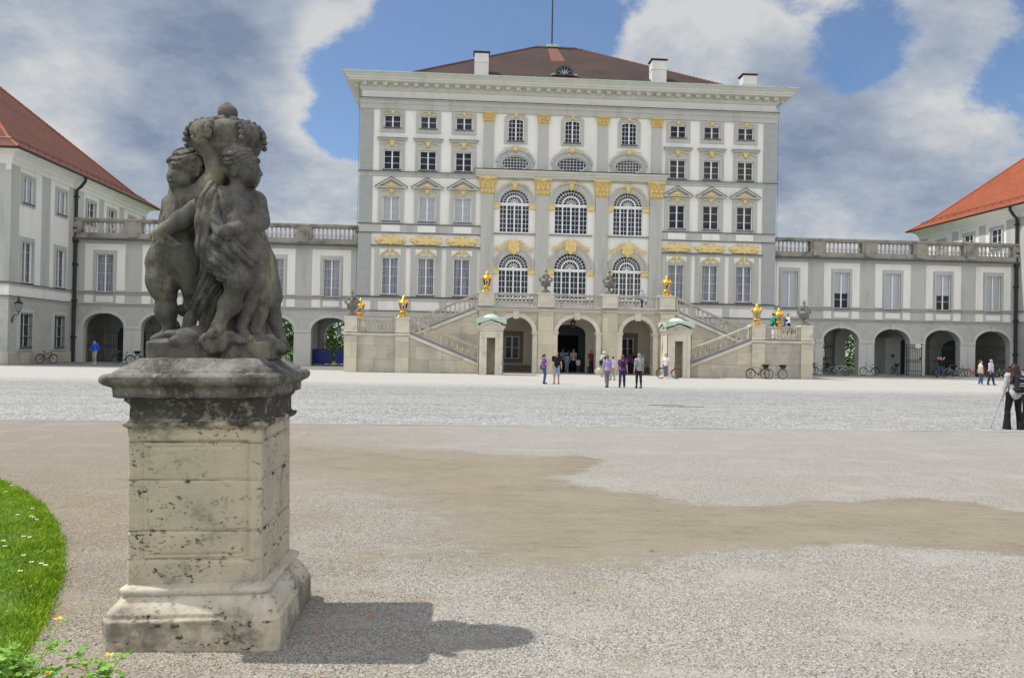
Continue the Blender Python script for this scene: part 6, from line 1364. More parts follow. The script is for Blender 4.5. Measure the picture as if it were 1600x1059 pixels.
# ---- rock, stump and base block
Rk = Sc(.0085,(-.56,-.42,-.01),(.56,.40,.72))
Rk.box((.030,.0,.058),(.418,.20,.064),.010,.01)
for c0, r0 in (((308,524,-22),(32,17,22)),((347,529,-42),(22,13,14)),((349,537,-50),(17,14,9)),((290,530,-10),(22,9,26)),((370,528,-20),(34,10,30)),((400,531,2),(32,10,30)),((262,532,0),(26,7,26)),((430,540,14),(14,12,26))): Rk.e(c0, r0, 6)
Rk.c((350,528,14),(352,440,16),24,16,8).c((330,525,12),(326,480,14),18,9,8).c((378,525,8),(378,452,12),16,12,8)
q = random.Random(5)
for i in range(34): Rk.e((q.uniform(280,420),q.uniform(518,533),q.uniform(-44,34)),(q.uniform(5,13),q.uniform(4,8),q.uniform(6,12)),3)
for i in range(14): Rk.c((q.uniform(325,390),q.uniform(450,520),-12),(q.uniform(325,390),q.uniform(460,525),-10),1.6,1.6,2,'s')
Rk.put('rock_base', 32, .003, 13)
# ================================================================ PEOPLE
m_skin = M('skin', (.55,.34,.25), (.50,.30,.22), 20, .55); m_skin2 = M('tanned_skin', (.42,.25,.17), (.38,.22,.15), 20, .55)
def cloth(name, c, c2=None, sc=14): return M(name, c, c2 or tuple(x*.8 for x in c), sc, .9, .4, 25, coords='obj')
def striped(name, c1, c2, period, axis=2, check=None, c3=None):
    m, n, l, b = node_mat(name); tcd = n.new('ShaderNodeTexCoord'); sp = n.new('ShaderNodeSeparateXYZ'); l.new(tcd.outputs['Object'], sp.inputs[0]); g = NB(n, l)
    def st(i, per, th=.5): return g.m('GREATER_THAN', g.m('FRACT', g.m('DIVIDE', g.m('ADD', sp.outputs[i], 10.0), per)), th)
    c = g.mix(st(axis, period), c1, c2)
    if check: c = g.mix(g.m('MULTIPLY', st(0, check, .6), .75), c, c3)
    l.new(c, b.inputs['Base Color']); b.inputs['Roughness'].default_value = .9; return m
def V3(p): return np.array(p, float)
def ik(a, t, l1, l2, bend):
    a, t, bend = V3(a), V3(t), V3(bend); d = t-a; L = np.linalg.norm(d); L = min(L, (l1+l2)*.999); u = d/np.linalg.norm(d); t = a+u*L
    x = (l1*l1-l2*l2+L*L)/(2*L); h = math.sqrt(max(l1*l1-x*x, 0)); w = bend-u*(bend@u); w /= np.linalg.norm(w)+1e-9; return a+u*x+w*h, t
def hand_mesh(mb, wrist, d, side, curl=.5, s=1.0, fwd=(0,1,0)):
    """palm and five bent fingers"""
    w = Vector(wrist); d = Vector(d).normalized(); f = Vector(fwd); f = (f-d*f.dot(d)).normalized(); n = d.cross(f)*side
    palm = [w, w+d*.045*s, w+d*.085*s]
    n0 = len(mb.v); mb.tube(palm, [.022*s,.034*s,.030*s], 8)
    for i in range(n0, len(mb.v)): p = Vector(mb.v[i])-w; p -= n*p.dot(n)*.5; mb.v[i] = tuple(w+p)
    for i, (o, L) in enumerate(((.026,.068),(.009,.078),(-.009,.072),(-.025,.056))):
        b = w+d*.080*s+f*o*s; m = b+(d+n*-curl*.35).normalized()*L*.45*s; e = m+(d*(1-curl*.6)-n*curl).normalized()*L*.32*s; t = e+(d*(1-curl)-n*curl*1.2).normalized()*L*.25*s
        mb.tube([b,m,e,t], [.0092*s,.0085*s,.0078*s,.006*s], 6)
    b = w+d*.03*s+f*.026*s; mb.tube([b, b+(f*.7+d*.7-n*.2).normalized()*.035*s, b+(f*.45+d*.95-n*.35).normalized()*.062*s], [.012*s,.0105*s,.008*s], 6)
def person(label, loc, yaw, H=1.72, sex='m', feet=None, hands=None, top=None, bot=None, shoes=None, hair=None, hstyle='short', sleeves='short', legs='long', skin=None, lean=0, head=(0,0), seated=False, bend=None, bust=1, hv=.0145, group=None, extras=None, waist=.97, fat=1.0, obj=None, shin=None):
    k = H/1.75; root = thing('person', label, 'person', loc, yaw, group); skin = skin or m_skin
    sw = .185 if sex == 'm' else .165; hw = .085 if sex == 'm' else .09
    hipz = .93*k if not seated else .10; ln = lean
    def U(x, y, z): return np.array([x*k, y*k+ln*(z*k-hipz)*(1 if z*k > hipz else 0), z*k if not seated else z*k-.83*k])
    P = U(0,0,.95); Wst = U(0,.01,1.10); Ch = U(0,0,1.30); Nk = U(0,-.005,1.47); Hd = U(0,.015,1.635); hips = [U(s*hw,0,.93) for s in (-1,1)]
    feet = feet or [(-.10,0,.0),(.10,.0,.0)]; sh = [U(s*sw,0,1.43) for s in (-1,1)]
    hands = hands or [(-.25,.06,.80),(.25,.06,.80)]
    kn, an = [], []
    for i in range(2):
        t = V3(feet[i])*(k if not seated else 1)+np.array([0,-.0,.085*k]); a, b_ = ik(hips[i], t, .43*k, .43*k, (bend[i] if bend else (.0,1,0))); kn.append(a); an.append(b_)
    el, wr = [], []
    for i in range(2):
        t = V3(hands[i])*k if not seated else V3(hands[i]); s = (-1,1)[i]; a, b_ = ik(sh[i], t, .29*k, .26*k, (s*.55,-.9,-.25)); el.append(a); wr.append(b_)
    allp = np.array([P,Hd,Nk]+sh+hips+kn+an+el+wr+[V3(f)*(1 if seated else k) for f in feet]); lo = allp.min(0)-.2; hi = allp.max(0)+.22; hi[1] += .12
    def limbs(v, o, arms=(0,1), legp=(0,1), torso=True):
        if torso:
            F = fat; v.cap(P+[0,0,-.02],Wst,.128*k*F+o,.115*k*F+o,.06); v.ell(P+[0,-.02,-.01],(.168*k*F+o,.118*k*F+o,.11*k+o),.05); v.cap(Wst,Ch,.112*k*F+o,.12*k+o,.06)
            v.ell(Ch,(.165*k+o,.115*k+o,.15*k+o),.05); v.cap(sh[0],sh[1],.062*k+o,.062*k+o,.06)
            if sex == 'f' and bust: 
                for s in (-1,1): v.ell(Ch+[s*.07*k,.09*k,.0],(.06*k,.05*k,.06*k),.03)
        for i in (0,1):
            if arms[0] <= arms[1] and arms != (9,9):
                if arms[1] >= .5: v.cap(sh[i],el[i],.055*k+o,.042*k+o,.03); v.cap(el[i],el[i]+(wr[i]-el[i])*(min(1,arms[1]*2-1) if arms[1] < 1 else 1),.043*k+o,(.028*k if arms[1] >= 1 else .036*k)+o,.015) if arms[1] > .5 else None
                elif arms[1] > 0: v.cap(sh[i],sh[i]+(el[i]-sh[i])*arms[1]*2,.056*k+o,.050*k+o,.03)
    def leg(v, o, upto=1.0):
        for i in (0,1):
            v.cap(hips[i],kn[i],.088*k*fat+o,.058*k+o,.04)
            if upto > .5:
                e = kn[i]+(an[i]-kn[i])*(upto*2-1); v.cap(kn[i],e,.056*k+o,(.040*k if o < .01 else .050*k)+o*.6,.015); v.ell(kn[i]+(an[i]-kn[i])*.3+[0,-.02*k,0],(.052*k+o,.054*k+o,.11*k),.03) if upto > .8 else None
    # skin: one continuous figure
    v = Vol(lo,hi,hv); hr = .098*k
    v.cap(Ch,Nk,.09*k,.052*k,.05); v.cap(Nk,Hd+[0,-.01,-.03],.052*k,.05*k,.03); v.ell(Ch+[0,0,.0],(.15*k,.10*k,.14*k),.05); v.cap(P,Ch,.115*k,.11*k,.05); v.cap(sh[0],sh[1],.055*k,.055*k,.05)
    hy, hp = head; fdir = np.array([math.sin(hy)*math.cos(hp), math.cos(hy)*math.cos(hp), math.sin(hp)]); sd = np.array([math.cos(hy),-math.sin(hy),0])
    v.ell(Hd+[0,0,.01],(.076*k,.092*k,.112*k),.02); v.ell(Hd+fdir*.035*k+[0,0,-.045*k],(.058*k,.06*k,.065*k),.03)
    v.cap(Hd+fdir*.088*k+[0,0,.012*k],Hd+fdir*.112*k+[0,0,-.018*k],.010*k,.016*k,.012); v.ell(Hd+fdir*.085*k+[0,0,-.085*k],(.024*k,)*3,.02); v.ell(Hd+fdir*.093*k+[0,0,-.052*k],(.022*k,.022*k,.008*k),.006)
    for s in (-1,1): v.ell(Hd+sd*s*.078*k-fdir*.002+[0,0,-.005*k],(.012*k,.02*k,.03*k),.008); v.ell(Hd+sd*s*.032*k+fdir*.096*k+[0,0,.022*k],(.015*k,)*3,.01,'s')
    limbs(v,0,(0,1),torso=False); leg(v,0,1.0)
    for i in (0,1):
        f = V3(feet[i])*(1 if seated else k); tv = V3(kn[i])-V3(an[i]); v.cap(an[i],an[i]+[0,.10*k,-.05*k],.036*k,.028*k,.02)
    if not seated: v.cap(P,hips[0],.11*k,.09*k,.05).cap(P,hips[1],.11*k,.09*k,.05)
    V, F = v.skin(); mb = MB(); mb.v = [tuple(p) for p in V]; mb.f = [tuple(q) for q in F]
    for i in (0,1): hand_mesh(mb, wr[i], wr[i]-el[i], (-1,1)[i], .55, k)
    body = mb.build('body', skin, root, (0,0,0), True); out = {'root': root, 'Hd': Hd, 'wr': wr, 'el': el, 'sh': sh, 'Ch': Ch, 'P': P, 'k': k, 'an': an, 'kn': kn}
    def child(v, nme, m): o = bpy.data.objects.new(nme, v.mesh(nme, m)); COL.objects.link(o); o.parent = root; return o
    cv = hv*1.15
    if top:   # shirt or jacket
        v = Vol(lo,hi,cv); limbs(v,.016,(0,{'short':.30,'long':1.0,'elbow':.5,'none':.05}[sleeves])); zc = Nk[2]-.015; x, y, z = v._pts(tuple(slice(0,m_) for m_ in v.n))
        v.D = np.maximum(v.D, (z-(sh[0][2]+.082*k))).astype(np.float32); v.cap(Nk+[0,.01,.0],Hd,.062*k,.07*k,.012,'s')
        zl = (P[2]-.06*k if waist > .9 else P[2]-.16*k) if not seated else -.05
        arm = np.minimum.reduce([np.sqrt((x-q[0])**2+(y-q[1])**2+(z-q[2])**2) for q in el+wr]); cut = np.where((np.abs(x) < .19*k*fat) | seated, zl-z, -1.0); v.D = np.maximum(v.D, cut).astype(np.float32); child(v, {'long':'jacket' if obj == 'jacket' else 'shirt'}.get(sleeves,'shirt'), top)
    if bot:
        v = Vol(lo,hi,cv); o = .014 if legs != 'slim' else .008
        v.cap(P+[0,0,-.02],P+[0,0,.06*k],.118*k*fat+o,.108*k*fat+o,.04); v.ell(P+[0,-.02,-.02],(.162*k*fat+o,.115*k*fat+o,.11*k),.04); v.cap(P,hips[0],.10*k+o,.09*k+o,.03).cap(P,hips[1],.10*k+o,.09*k+o,.03); leg(v,o,{'long':.97,'slim':.97,'shorts':.52,'capri':.80,'flare':.98}[legs])
        if legs == 'flare':
            for i in (0,1): v.cap(kn[i]+(an[i]-kn[i])*.2,an[i]+[0,.0,-.05],.052*k+o,.088*k+o,.02)
        child(v, 'shorts' if legs == 'shorts' else 'trousers', bot)
    if shoes:
        mb = MB()
        for i in (0,1):
            a = V3(an[i]); 
            if seated: d = np.array([0,1,0])
            else: d = np.array([0,1,0])
            n0 = len(mb.v); mb.tube([a+[0,-.045*k,-.05*k],a+[0,.03*k,-.045*k],a+[0,.10*k,-.055*k],a+[0,.165*k,-.062*k]],[.04*k,.047*k,.043*k,.030*k],8); mb.sph(a+[0,-.01*k,-.02*k],(.044*k,.05*k,.045*k),8,6)
        mb.build('shoes', shoes, root, (0,0,0), True)
    if hair:
        v = Vol(lo,hi,hv); r = 1.0; v.ell(Hd-fdir*.014+[0,0,.024],(.084*k,.096*k,.108*k),.01); v.cap(Hd+fdir*.09*k+[0,0,-.02*k],Hd+fdir*.12*k+[0,0,-.07*k],.066*k,.08*k,.012,'s')
        if hstyle == 'long':
            for q_ in (-.06,0,.06): v.cap(Hd-fdir*.06+sd*q_*.6,Nk-fdir*.10+sd*q_*1.2+[0,0,-.04],.07*k,.06*k,.03); v.cap(Nk-fdir*.10+sd*q_*1.2+[0,0,-.04],Ch-fdir*.17+sd*(q_*1.5-.07)+[0,0,-.06],.06*k,.035*k,.03)
        if hstyle == 'ponytail': v.ell(Hd-fdir*.10+[0,0,.02],(.035,)*3,.015); v.cap(Hd-fdir*.12+[0,0,.01],Nk-fdir*.12+[0,0,-.02],.03*k,.018*k,.015)
        if hstyle == 'bun': v.ell(Hd-fdir*.08+[0,0,.09],(.04,.04,.035),.015)
        if hstyle == 'bob': v.ell(Hd-fdir*.03+[0,0,-.03],(.098*k,.09*k,.11*k),.02); v.cap(Hd+fdir*.085*k+[0,0,0],Hd+fdir*.12*k+[0,0,-.12*k],.06*k,.085*k,.012,'s')
        v.rough(.003,90,int(H*100)); child(v,'hair',hair)
    mb = MB()
    for s in (-1,1): mb.sph(tuple(Hd+sd*s*.032*k+fdir*.083*k+[0,0,.022*k]),.0105*k,6,5)
    mb.build('eyes', m_dark, root, (0,0,0), True)
    if extras: extras(out, root)
    return out
c_black = cloth('black_cloth', (.012,.012,.015)); c_jean = cloth('blue_denim', (.055,.10,.19)); c_djean = cloth('dark_denim', (.025,.04,.09)); c_purple = cloth('purple_top', (.20,.07,.30)); c_violet = cloth('violet_shirt', (.16,.04,.20)); c_white = cloth('white_shirt', (.75,.75,.75)); c_lblue = cloth('light_blue_shirt', (.36,.50,.70)); c_beige = cloth('beige_shirt', (.52,.48,.42)); c_red = cloth('red_shirt', (.28,.03,.04)); c_green = cloth('green_top', (.02,.33,.17)); c_blue = cloth('bright_blue_jacket', (.02,.09,.62)); c_khaki = cloth('khaki_trousers', (.40,.33,.22)); c_pink = cloth('pale_lilac_shirt', (.62,.50,.70)); c_grey = cloth('grey_trousers', (.22,.22,.23)); c_navy = cloth('navy_cloth', (.02,.025,.05)); c_lgrey = cloth('light_grey_jacket', (.47,.47,.46)); c_slate = cloth('slate_capri', (.12,.15,.19))
c_stripe = striped('striped_pullover', (.012,.012,.018), (.55,.55,.55), .095); c_plaid = striped('plaid_shirt', (.55,.50,.62), (.22,.14,.36), .075, 2, .08, (.28,.16,.45)); c_plaid2 = striped('plaid_shorts', (.50,.53,.56), (.09,.12,.18), .10, 2, .10, (.12,.15,.20))
h_dark = M('dark_hair', (.02,.013,.01), (.035,.02,.015), 60, .55); h_brown = M('brown_hair', (.09,.045,.025), (.06,.03,.018), 60, .55); h_red = M('auburn_hair', (.20,.05,.03), (.12,.035,.025), 60, .55); h_grey = M('grey_hair', (.32,.31,.30), (.22,.21,.20), 60, .6)
s_black = M('black_shoe', (.015,.015,.015), rough=.5); s_white = M('white_shoe', (.65,.65,.65), rough=.6); m_bag = M('beige_bag', (.50,.42,.28), (.42,.35,.23), 8, .8); m_dbag = cloth('dark_bag', (.02,.022,.028))
def backpack(mat, w=.15, hgt=.22, dpt=.11, det=False, off=(0,0,0)):
    def f(o, root):
        c = o['Ch']+np.array([0,-.20,-.03])+np.array(off); lo = c-[.3,.35,.4]; hi = c+[.3,.35,.45]; v = Vol(lo,hi,.012); v.box(c,(w,dpt,hgt),.06,.02); v.box(c+[0,-dpt-.02,-.08],(w*.8,.05,hgt*.5),.04,.02); v.cap(c+[0,.02,hgt],c+[0,.06,hgt+.03],.02,.015,.02)
        b = bpy.data.objects.new('backpack', v.mesh('backpack', mat)); COL.objects.link(b); b.parent = root; mb = MB()
        for s in (-1,1): S_ = o['sh'][1 if s > 0 else 0]; mb.tube([c+[s*.08,.08,hgt*.8], S_+[-s*.06,-.03,.075], S_+[-s*.065,.06,.04], S_+[-s*.06,.135,-.10], S_+[-s*.02,.10,-.28], c+[s*.12,.06,-hgt*.7]],.017,6)
        mb.build('straps', mat, b, (0,0,0))
        if det:
            mb = MB(); mb.box(-.06,.05,c[1]-dpt-.075,c[1]-dpt-.07,c[2]-.05,c[2]-.035); mb.build('badge', c_white, b, (0,0,0))
            mb = MB(); mb.tube([c+[-.10,-dpt-.02,.16],c+[0,-dpt-.045,.14],c+[.1,-dpt-.02,.16]],.006,4); mb.tube([c+[-.11,-dpt-.06,.01],c+[0,-dpt-.08,.03],c+[.11,-dpt-.06,.01]],.006,4); mb.build('zips', s_white, b, (0,0,0))
    return f
def shoulder_bag(mat, side=1, sz=(.05,.13,.12)):
    def f(o, root):
        s = side; c = np.array([s*.25*o['k'], -.02, o['P'][2]+.02]); v = Vol(c-.3,c+.3,.014); v.box(c,sz,.035,.01); b = bpy.data.objects.new('bag', v.mesh('bag', mat)); COL.objects.link(b); b.parent = root
        mb = MB(); S_ = o['sh'][1 if s > 0 else 0]; mb.tube([c+[0,.09,.1],S_+[-s*.02,.09,-.12],S_+[-s*.06,.01,.078],S_+[-s*.02,-.09,-.12],c+[0,-.09,.1]],.012,5); mb.build('strap', mat, b, (0,0,0))
    return f
def cap_hat(mat, brim=True):
    def f(o, root):
        v = Vol(o['Hd']-.25,o['Hd']+.28,.012); v.ell(o['Hd']+[0,-.01,.045],(.095,.108,.085),.01); 
        if brim: v.ell(o['Hd']+[0,.02,.035],(.15,.17,.012),.01)
        b = bpy.data.objects.new('hat', v.mesh('hat', mat)); COL.objects.link(b); b.parent = root
    return f
def both(*fs):
    def f(o, root):
        for q in fs: q(o, root)
    return f
R = math.radians
person('woman with black ponytail in purple top and jeans facing the man in black', (4.4,41.5,0), R(-80), 1.58,'f',[(-.09,.05,0),(.1,-.04,0)],[(-.16,.24,1.12),(.10,.27,1.16)],c_purple,c_jean,s_black,h_dark,'ponytail',extras=shoulder_bag(m_dbag,-1))
person('man in black T-shirt and checked shorts', (5.1,41.7,0), R(172), 1.74,'m',[(-.12,0,0),(.12,.05,0)],[(-.27,.04,.84),(.26,.08,.84)],c_black,c_plaid2,s_black,h_brown,'short',legs='shorts',head=(.5,0))
person('man in light blue shirt walking into the dark entrance', (8.0,61.4,0), R(10), 1.80,'m',[(-.1,.1,0),(.1,-.1,0)],None,c_lblue,c_navy,s_black,h_grey,sleeves='long')
person('person in dark red standing inside the dark entrance', (8.5,61.9,0), R(160), 1.74,'m',None,None,c_red,c_navy,s_black,h_dark,skin=m_skin2)
person('woman in light blue with white sun hat at the entrance', (8.2,60.6,0), R(-15), 1.50,'f',[(-.1,.12,0),(.1,-.1,0)],None,c_lblue,c_lblue,s_white,h_dark,'bob',sleeves='elbow',extras=cap_hat(c_white))
person('man in beige shirt and black trousers at the entrance', (8.67,60.3,0), R(5), 1.82,'m',[(-.11,-.08,0),(.11,.12,0)],None,c_beige,c_black,s_black,h_grey)
person('small child in white shirt and jeans holding close to the man in beige', (9.0,60.0,0), R(-10), 1.12,'m',[(-.1,.1,0),(.1,-.08,0)],None,c_white,c_jean,s_white,h_brown,bust=0)
person('person in red shirt standing behind the pushchair', (9.92,59.3,0), R(175), 1.76,'m',None,[(-.14,.30,1.0),(.14,.30,1.0)],c_red,c_navy,s_black,h_dark,sleeves='elbow',skin=m_skin2)
person('man in white shirt and cap with straps of a dark backpack', (9.7,52.7,0), R(20), 1.72,'m',[(-.1,.08,0),(.1,-.1,0)],None,c_white,c_beige,s_black,h_grey,legs='shorts',extras=both(cap_hat(c_white,False),shoulder_bag(c_black,-1,(.07,.17,.17)),backpack(c_black,.11,.15,.07)))
person('child in pale clothes pushing something yellow behind the woman in plaid', (9.3,47.6,0), R(25), 1.45,'f',[(-.09,.12,0),(.09,-.12,0)],[(-.1,.3,.95),(.1,.3,.95)],c_pink,c_khaki,s_black,h_brown,bust=0)
person('woman in purple plaid shirt and grey trousers walking away', (7.3,38.8,0), R(5), 1.62,'f',[(-.06,-.08,.0),(.07,.10,.0)],[(-.24,.10,.84),(.24,0,.84)],c_plaid,c_grey,s_black,h_red,'ponytail',sleeves='elbow',legs='slim')
person('woman in violet shirt with small dark backpack in mid-stride', (8.05,38.7,0), R(-4), 1.64,'f',[(-.17,-.25,.0),(.14,.22,.0)],[(-.24,.18,.88),(.25,-.12,.85)],c_violet,c_djean,s_black,h_red,'bob',extras=backpack(c_black,.09,.13,.06))
person('grey-haired man in black and white striped pullover', (8.87,38.6,0), R(12), 1.72,'m',[(-.06,.14,.0),(.05,-.16,.0)],[(-.27,.0,.84),(.28,.10,.84)],c_stripe,c_navy,s_black,h_grey,sleeves='elbow',legs='slim')
person('person in white top standing deep in the right arch', (12.3,59.9,0), R(150), 1.72,'f',None,None,c_white,c_black,s_black,h_dark,'long')
person('taller figure in dark purple in the right arch', (12.95,59.4,0), R(20), 1.70,'f',None,None,c_violet,c_navy,s_black,h_dark,'bob')
person('figure in navy leaning in the shade of the right arch', (13.35,60.0,0), R(200), 1.62,'m',None,None,c_navy,c_navy,s_black,h_dark,skin=m_skin2)
person('man in light blue shirt at the right side of the right arch', (13.75,58.9,0), R(-170), 1.72,'m',None,None,c_lblue,c_navy,s_black,h_brown)
person('woman in white T-shirt and slate trousers holding the red bicycle', (13.42,50.7,0), R(165), 1.66,'f',[(-.07,0,0),(.08,.03,0)],[(-.18,.20,.96),(.20,.16,.96)],c_white,c_slate,s_white,h_brown,legs='capri',head=(-.3,0))
person('person in grey-blue leaning on the terrace balustrade', (14.0,60.2,4.86), R(200), 1.66,'m',None,[(-.16,.3,1.05),(.16,.3,1.05)],c_lblue,c_djean,s_black,h_dark)
def seat(label, x, s, top, hair, hst):
    return person(label, (x,54.72,3.77), R(-90*s), 1.68,'f',[(-.06,.42,-.02),(.10,.38,-.02)],[(-.12,.34,.22),(.14,.32,.20)],top,c_djean,s_black,hair,hst,sleeves='long',seated=True,bend=[(0,.1,1),(0,.2,1)],lean=.12,head=(0,-.2))
seat('person in green top sitting on the balustrade with dark hair tied up', 22.1, 1, c_green, h_dark, 'bun'); seat('person in white shirt sitting on the balustrade facing the one in green', 23.5, -1, c_white, h_red, 'short')
person('man in bright blue jacket and khaki trousers with dark cap', (-28.2,62.1,0), R(165), 1.86,'m',[(-.12,.05,0),(.12,-.06,0)],[(-.22,.14,1.0),(.17,.20,1.02)],c_blue,c_khaki,s_white,h_dark,sleeves='long',head=(.6,0),obj='jacket',extras=cap_hat(c_navy,False))
person('person in black top raising both hands to the face to take a photograph', (39.6,62.3,0), R(178), 1.74,'m',[(-.22,.16,0),(.20,-.18,0)],[(-.09,.22,1.56),(.10,.22,1.56)],c_black,c_jean,s_black,h_brown,sleeves='short')
person('woman in white T-shirt with yellow print and beige shoulder bag', (34.0,49.2,0), R(-120), 1.62,'f',[(-.1,.10,0),(.1,-.1,0)],[(-.22,.1,.84),(.24,.12,.88)],c_white,c_jean,s_white,h_brown,'ponytail',extras=both(shoulder_bag(m_bag,1,(.05,.16,.14)),lambda o, r: MB().sph(o['Ch']+np.array([0,.14,.0]),(.07,.02,.06),8,6).build('print', m_yel, r, (0,0,0), True)))
person('grey-haired man in pale lilac shirt and dark jeans walking beside the woman in white', (34.85,49.4,0), R(-150), 1.68,'m',[(-.12,.15,0),(.10,-.14,0)],[(-.26,.05,.84),(.28,.1,.84)],c_pink,c_djean,s_black,h_grey,sleeves='elbow',fat=1.1)
def near_x(o, root):
    backpack(m_dbag,.155,.23,.10,True,(.07,-.06,-.05))(o, root)
    mb = MB(); mb.tube([o['wr'][0]+[0,.02,-.02], np.array([-.52,.10,.05])],[.005,.0035],5); mb.sph((-.52,.10,.04),.015,6,4); mb.build('walking_pole', m_iron, root, (0,0,0))
person('long-haired woman in light grey jacket and black flared trousers with a dark backpack, nearest person', (14.88,20.15,0), R(-12), 1.76,'f',[(-.17,.0,0),(.19,.02,0)],[(-.27,.03,.86),(.14,.24,1.42)],c_lgrey,c_black,s_black,M('dark_auburn_hair', (.045,.015,.012), (.02,.009,.008), 60, .5),'long',sleeves='long',legs='flare',hv=.011,waist=.8,obj='jacket',extras=near_x)
person('dark-haired person in light clothes cut by the right edge', (16.25,21.4,0), R(150), 1.70,'f',None,[(-.15,.28,1.0),(.15,.25,.95)],c_beige,c_black,s_black,h_dark,'bob',sleeves='long',hv=.013,obj='jacket')
person('person in red and white standing beyond the arch right of the statue', (-14.6,74.6,0), R(170), 1.70,'f',None,None,c_red,c_white,s_white,h_brown,'bob')
# ================================================================ PUSHCHAIR
r = thing('pushchair', 'dark blue pushchair with pale hood lining in the entrance arch', 'pushchair', (9.97,58.75,0), R(180)); pf = MB()
for s in (-1,1): pf.tube([(s*.22,-.38,.12),(s*.20,.10,.72),(s*.20,.34,1.0)],.014,6); pf.tube([(s*.22,.30,.12),(s*.20,-.12,.60),(s*.20,-.20,.75)],.014,6)
pf.tube([(-.20,.34,1.0),(.20,.34,1.0)],.018,6).tube([(-.22,.30,.12),(.22,.30,.12)],.012,6); pf.build('frame', m_iron, r, (0,0,0))
v = Vol((-.35,-.5,.2),(.35,.5,1.1),.014); v.box((0,-.02,.42),(.19,.20,.03),.02,.01); v.box((0,.16,.62),(.19,.035,.20),.02,.01); o = bpy.data.objects.new('seat', v.mesh('seat', m_dbag)); COL.objects.link(o); o.parent = r
mb = MB(); n = 9
vs = []; fs = []
for i in range(n):
    a = -.3+1.75*i/(n-1)
    for j in range(7): b_ = PI*j/6; vs.append((.22*math.cos(b_), .10-.30*math.sin(b_)**.6*math.sin(a)*1.0, .62+.34*math.sin(b_)**.6*math.cos(a)*1.0))
for i in range(n-1):
    for j in range(6): q = i*7+j; fs.append((q,q+1,q+8,q+7))
mb.add(vs,fs).build('hood', cloth('hood_blue', (.05,.10,.20)), r, (0,0,0), True); MB().sph((0,-.02,.56),(.13,.10,.14),8,6).build('cushion', c_white, r, (0,0,0), True)
for s in (-1,1):
    for y in (-.38,.30): o = MB().tube([(0,.10*math.cos(a),.10*math.sin(a)) for a in np.linspace(0,2*PI,15)[:-1]],.02,6,True).build('wheel', s_black, r, (s*.24,y,.12))
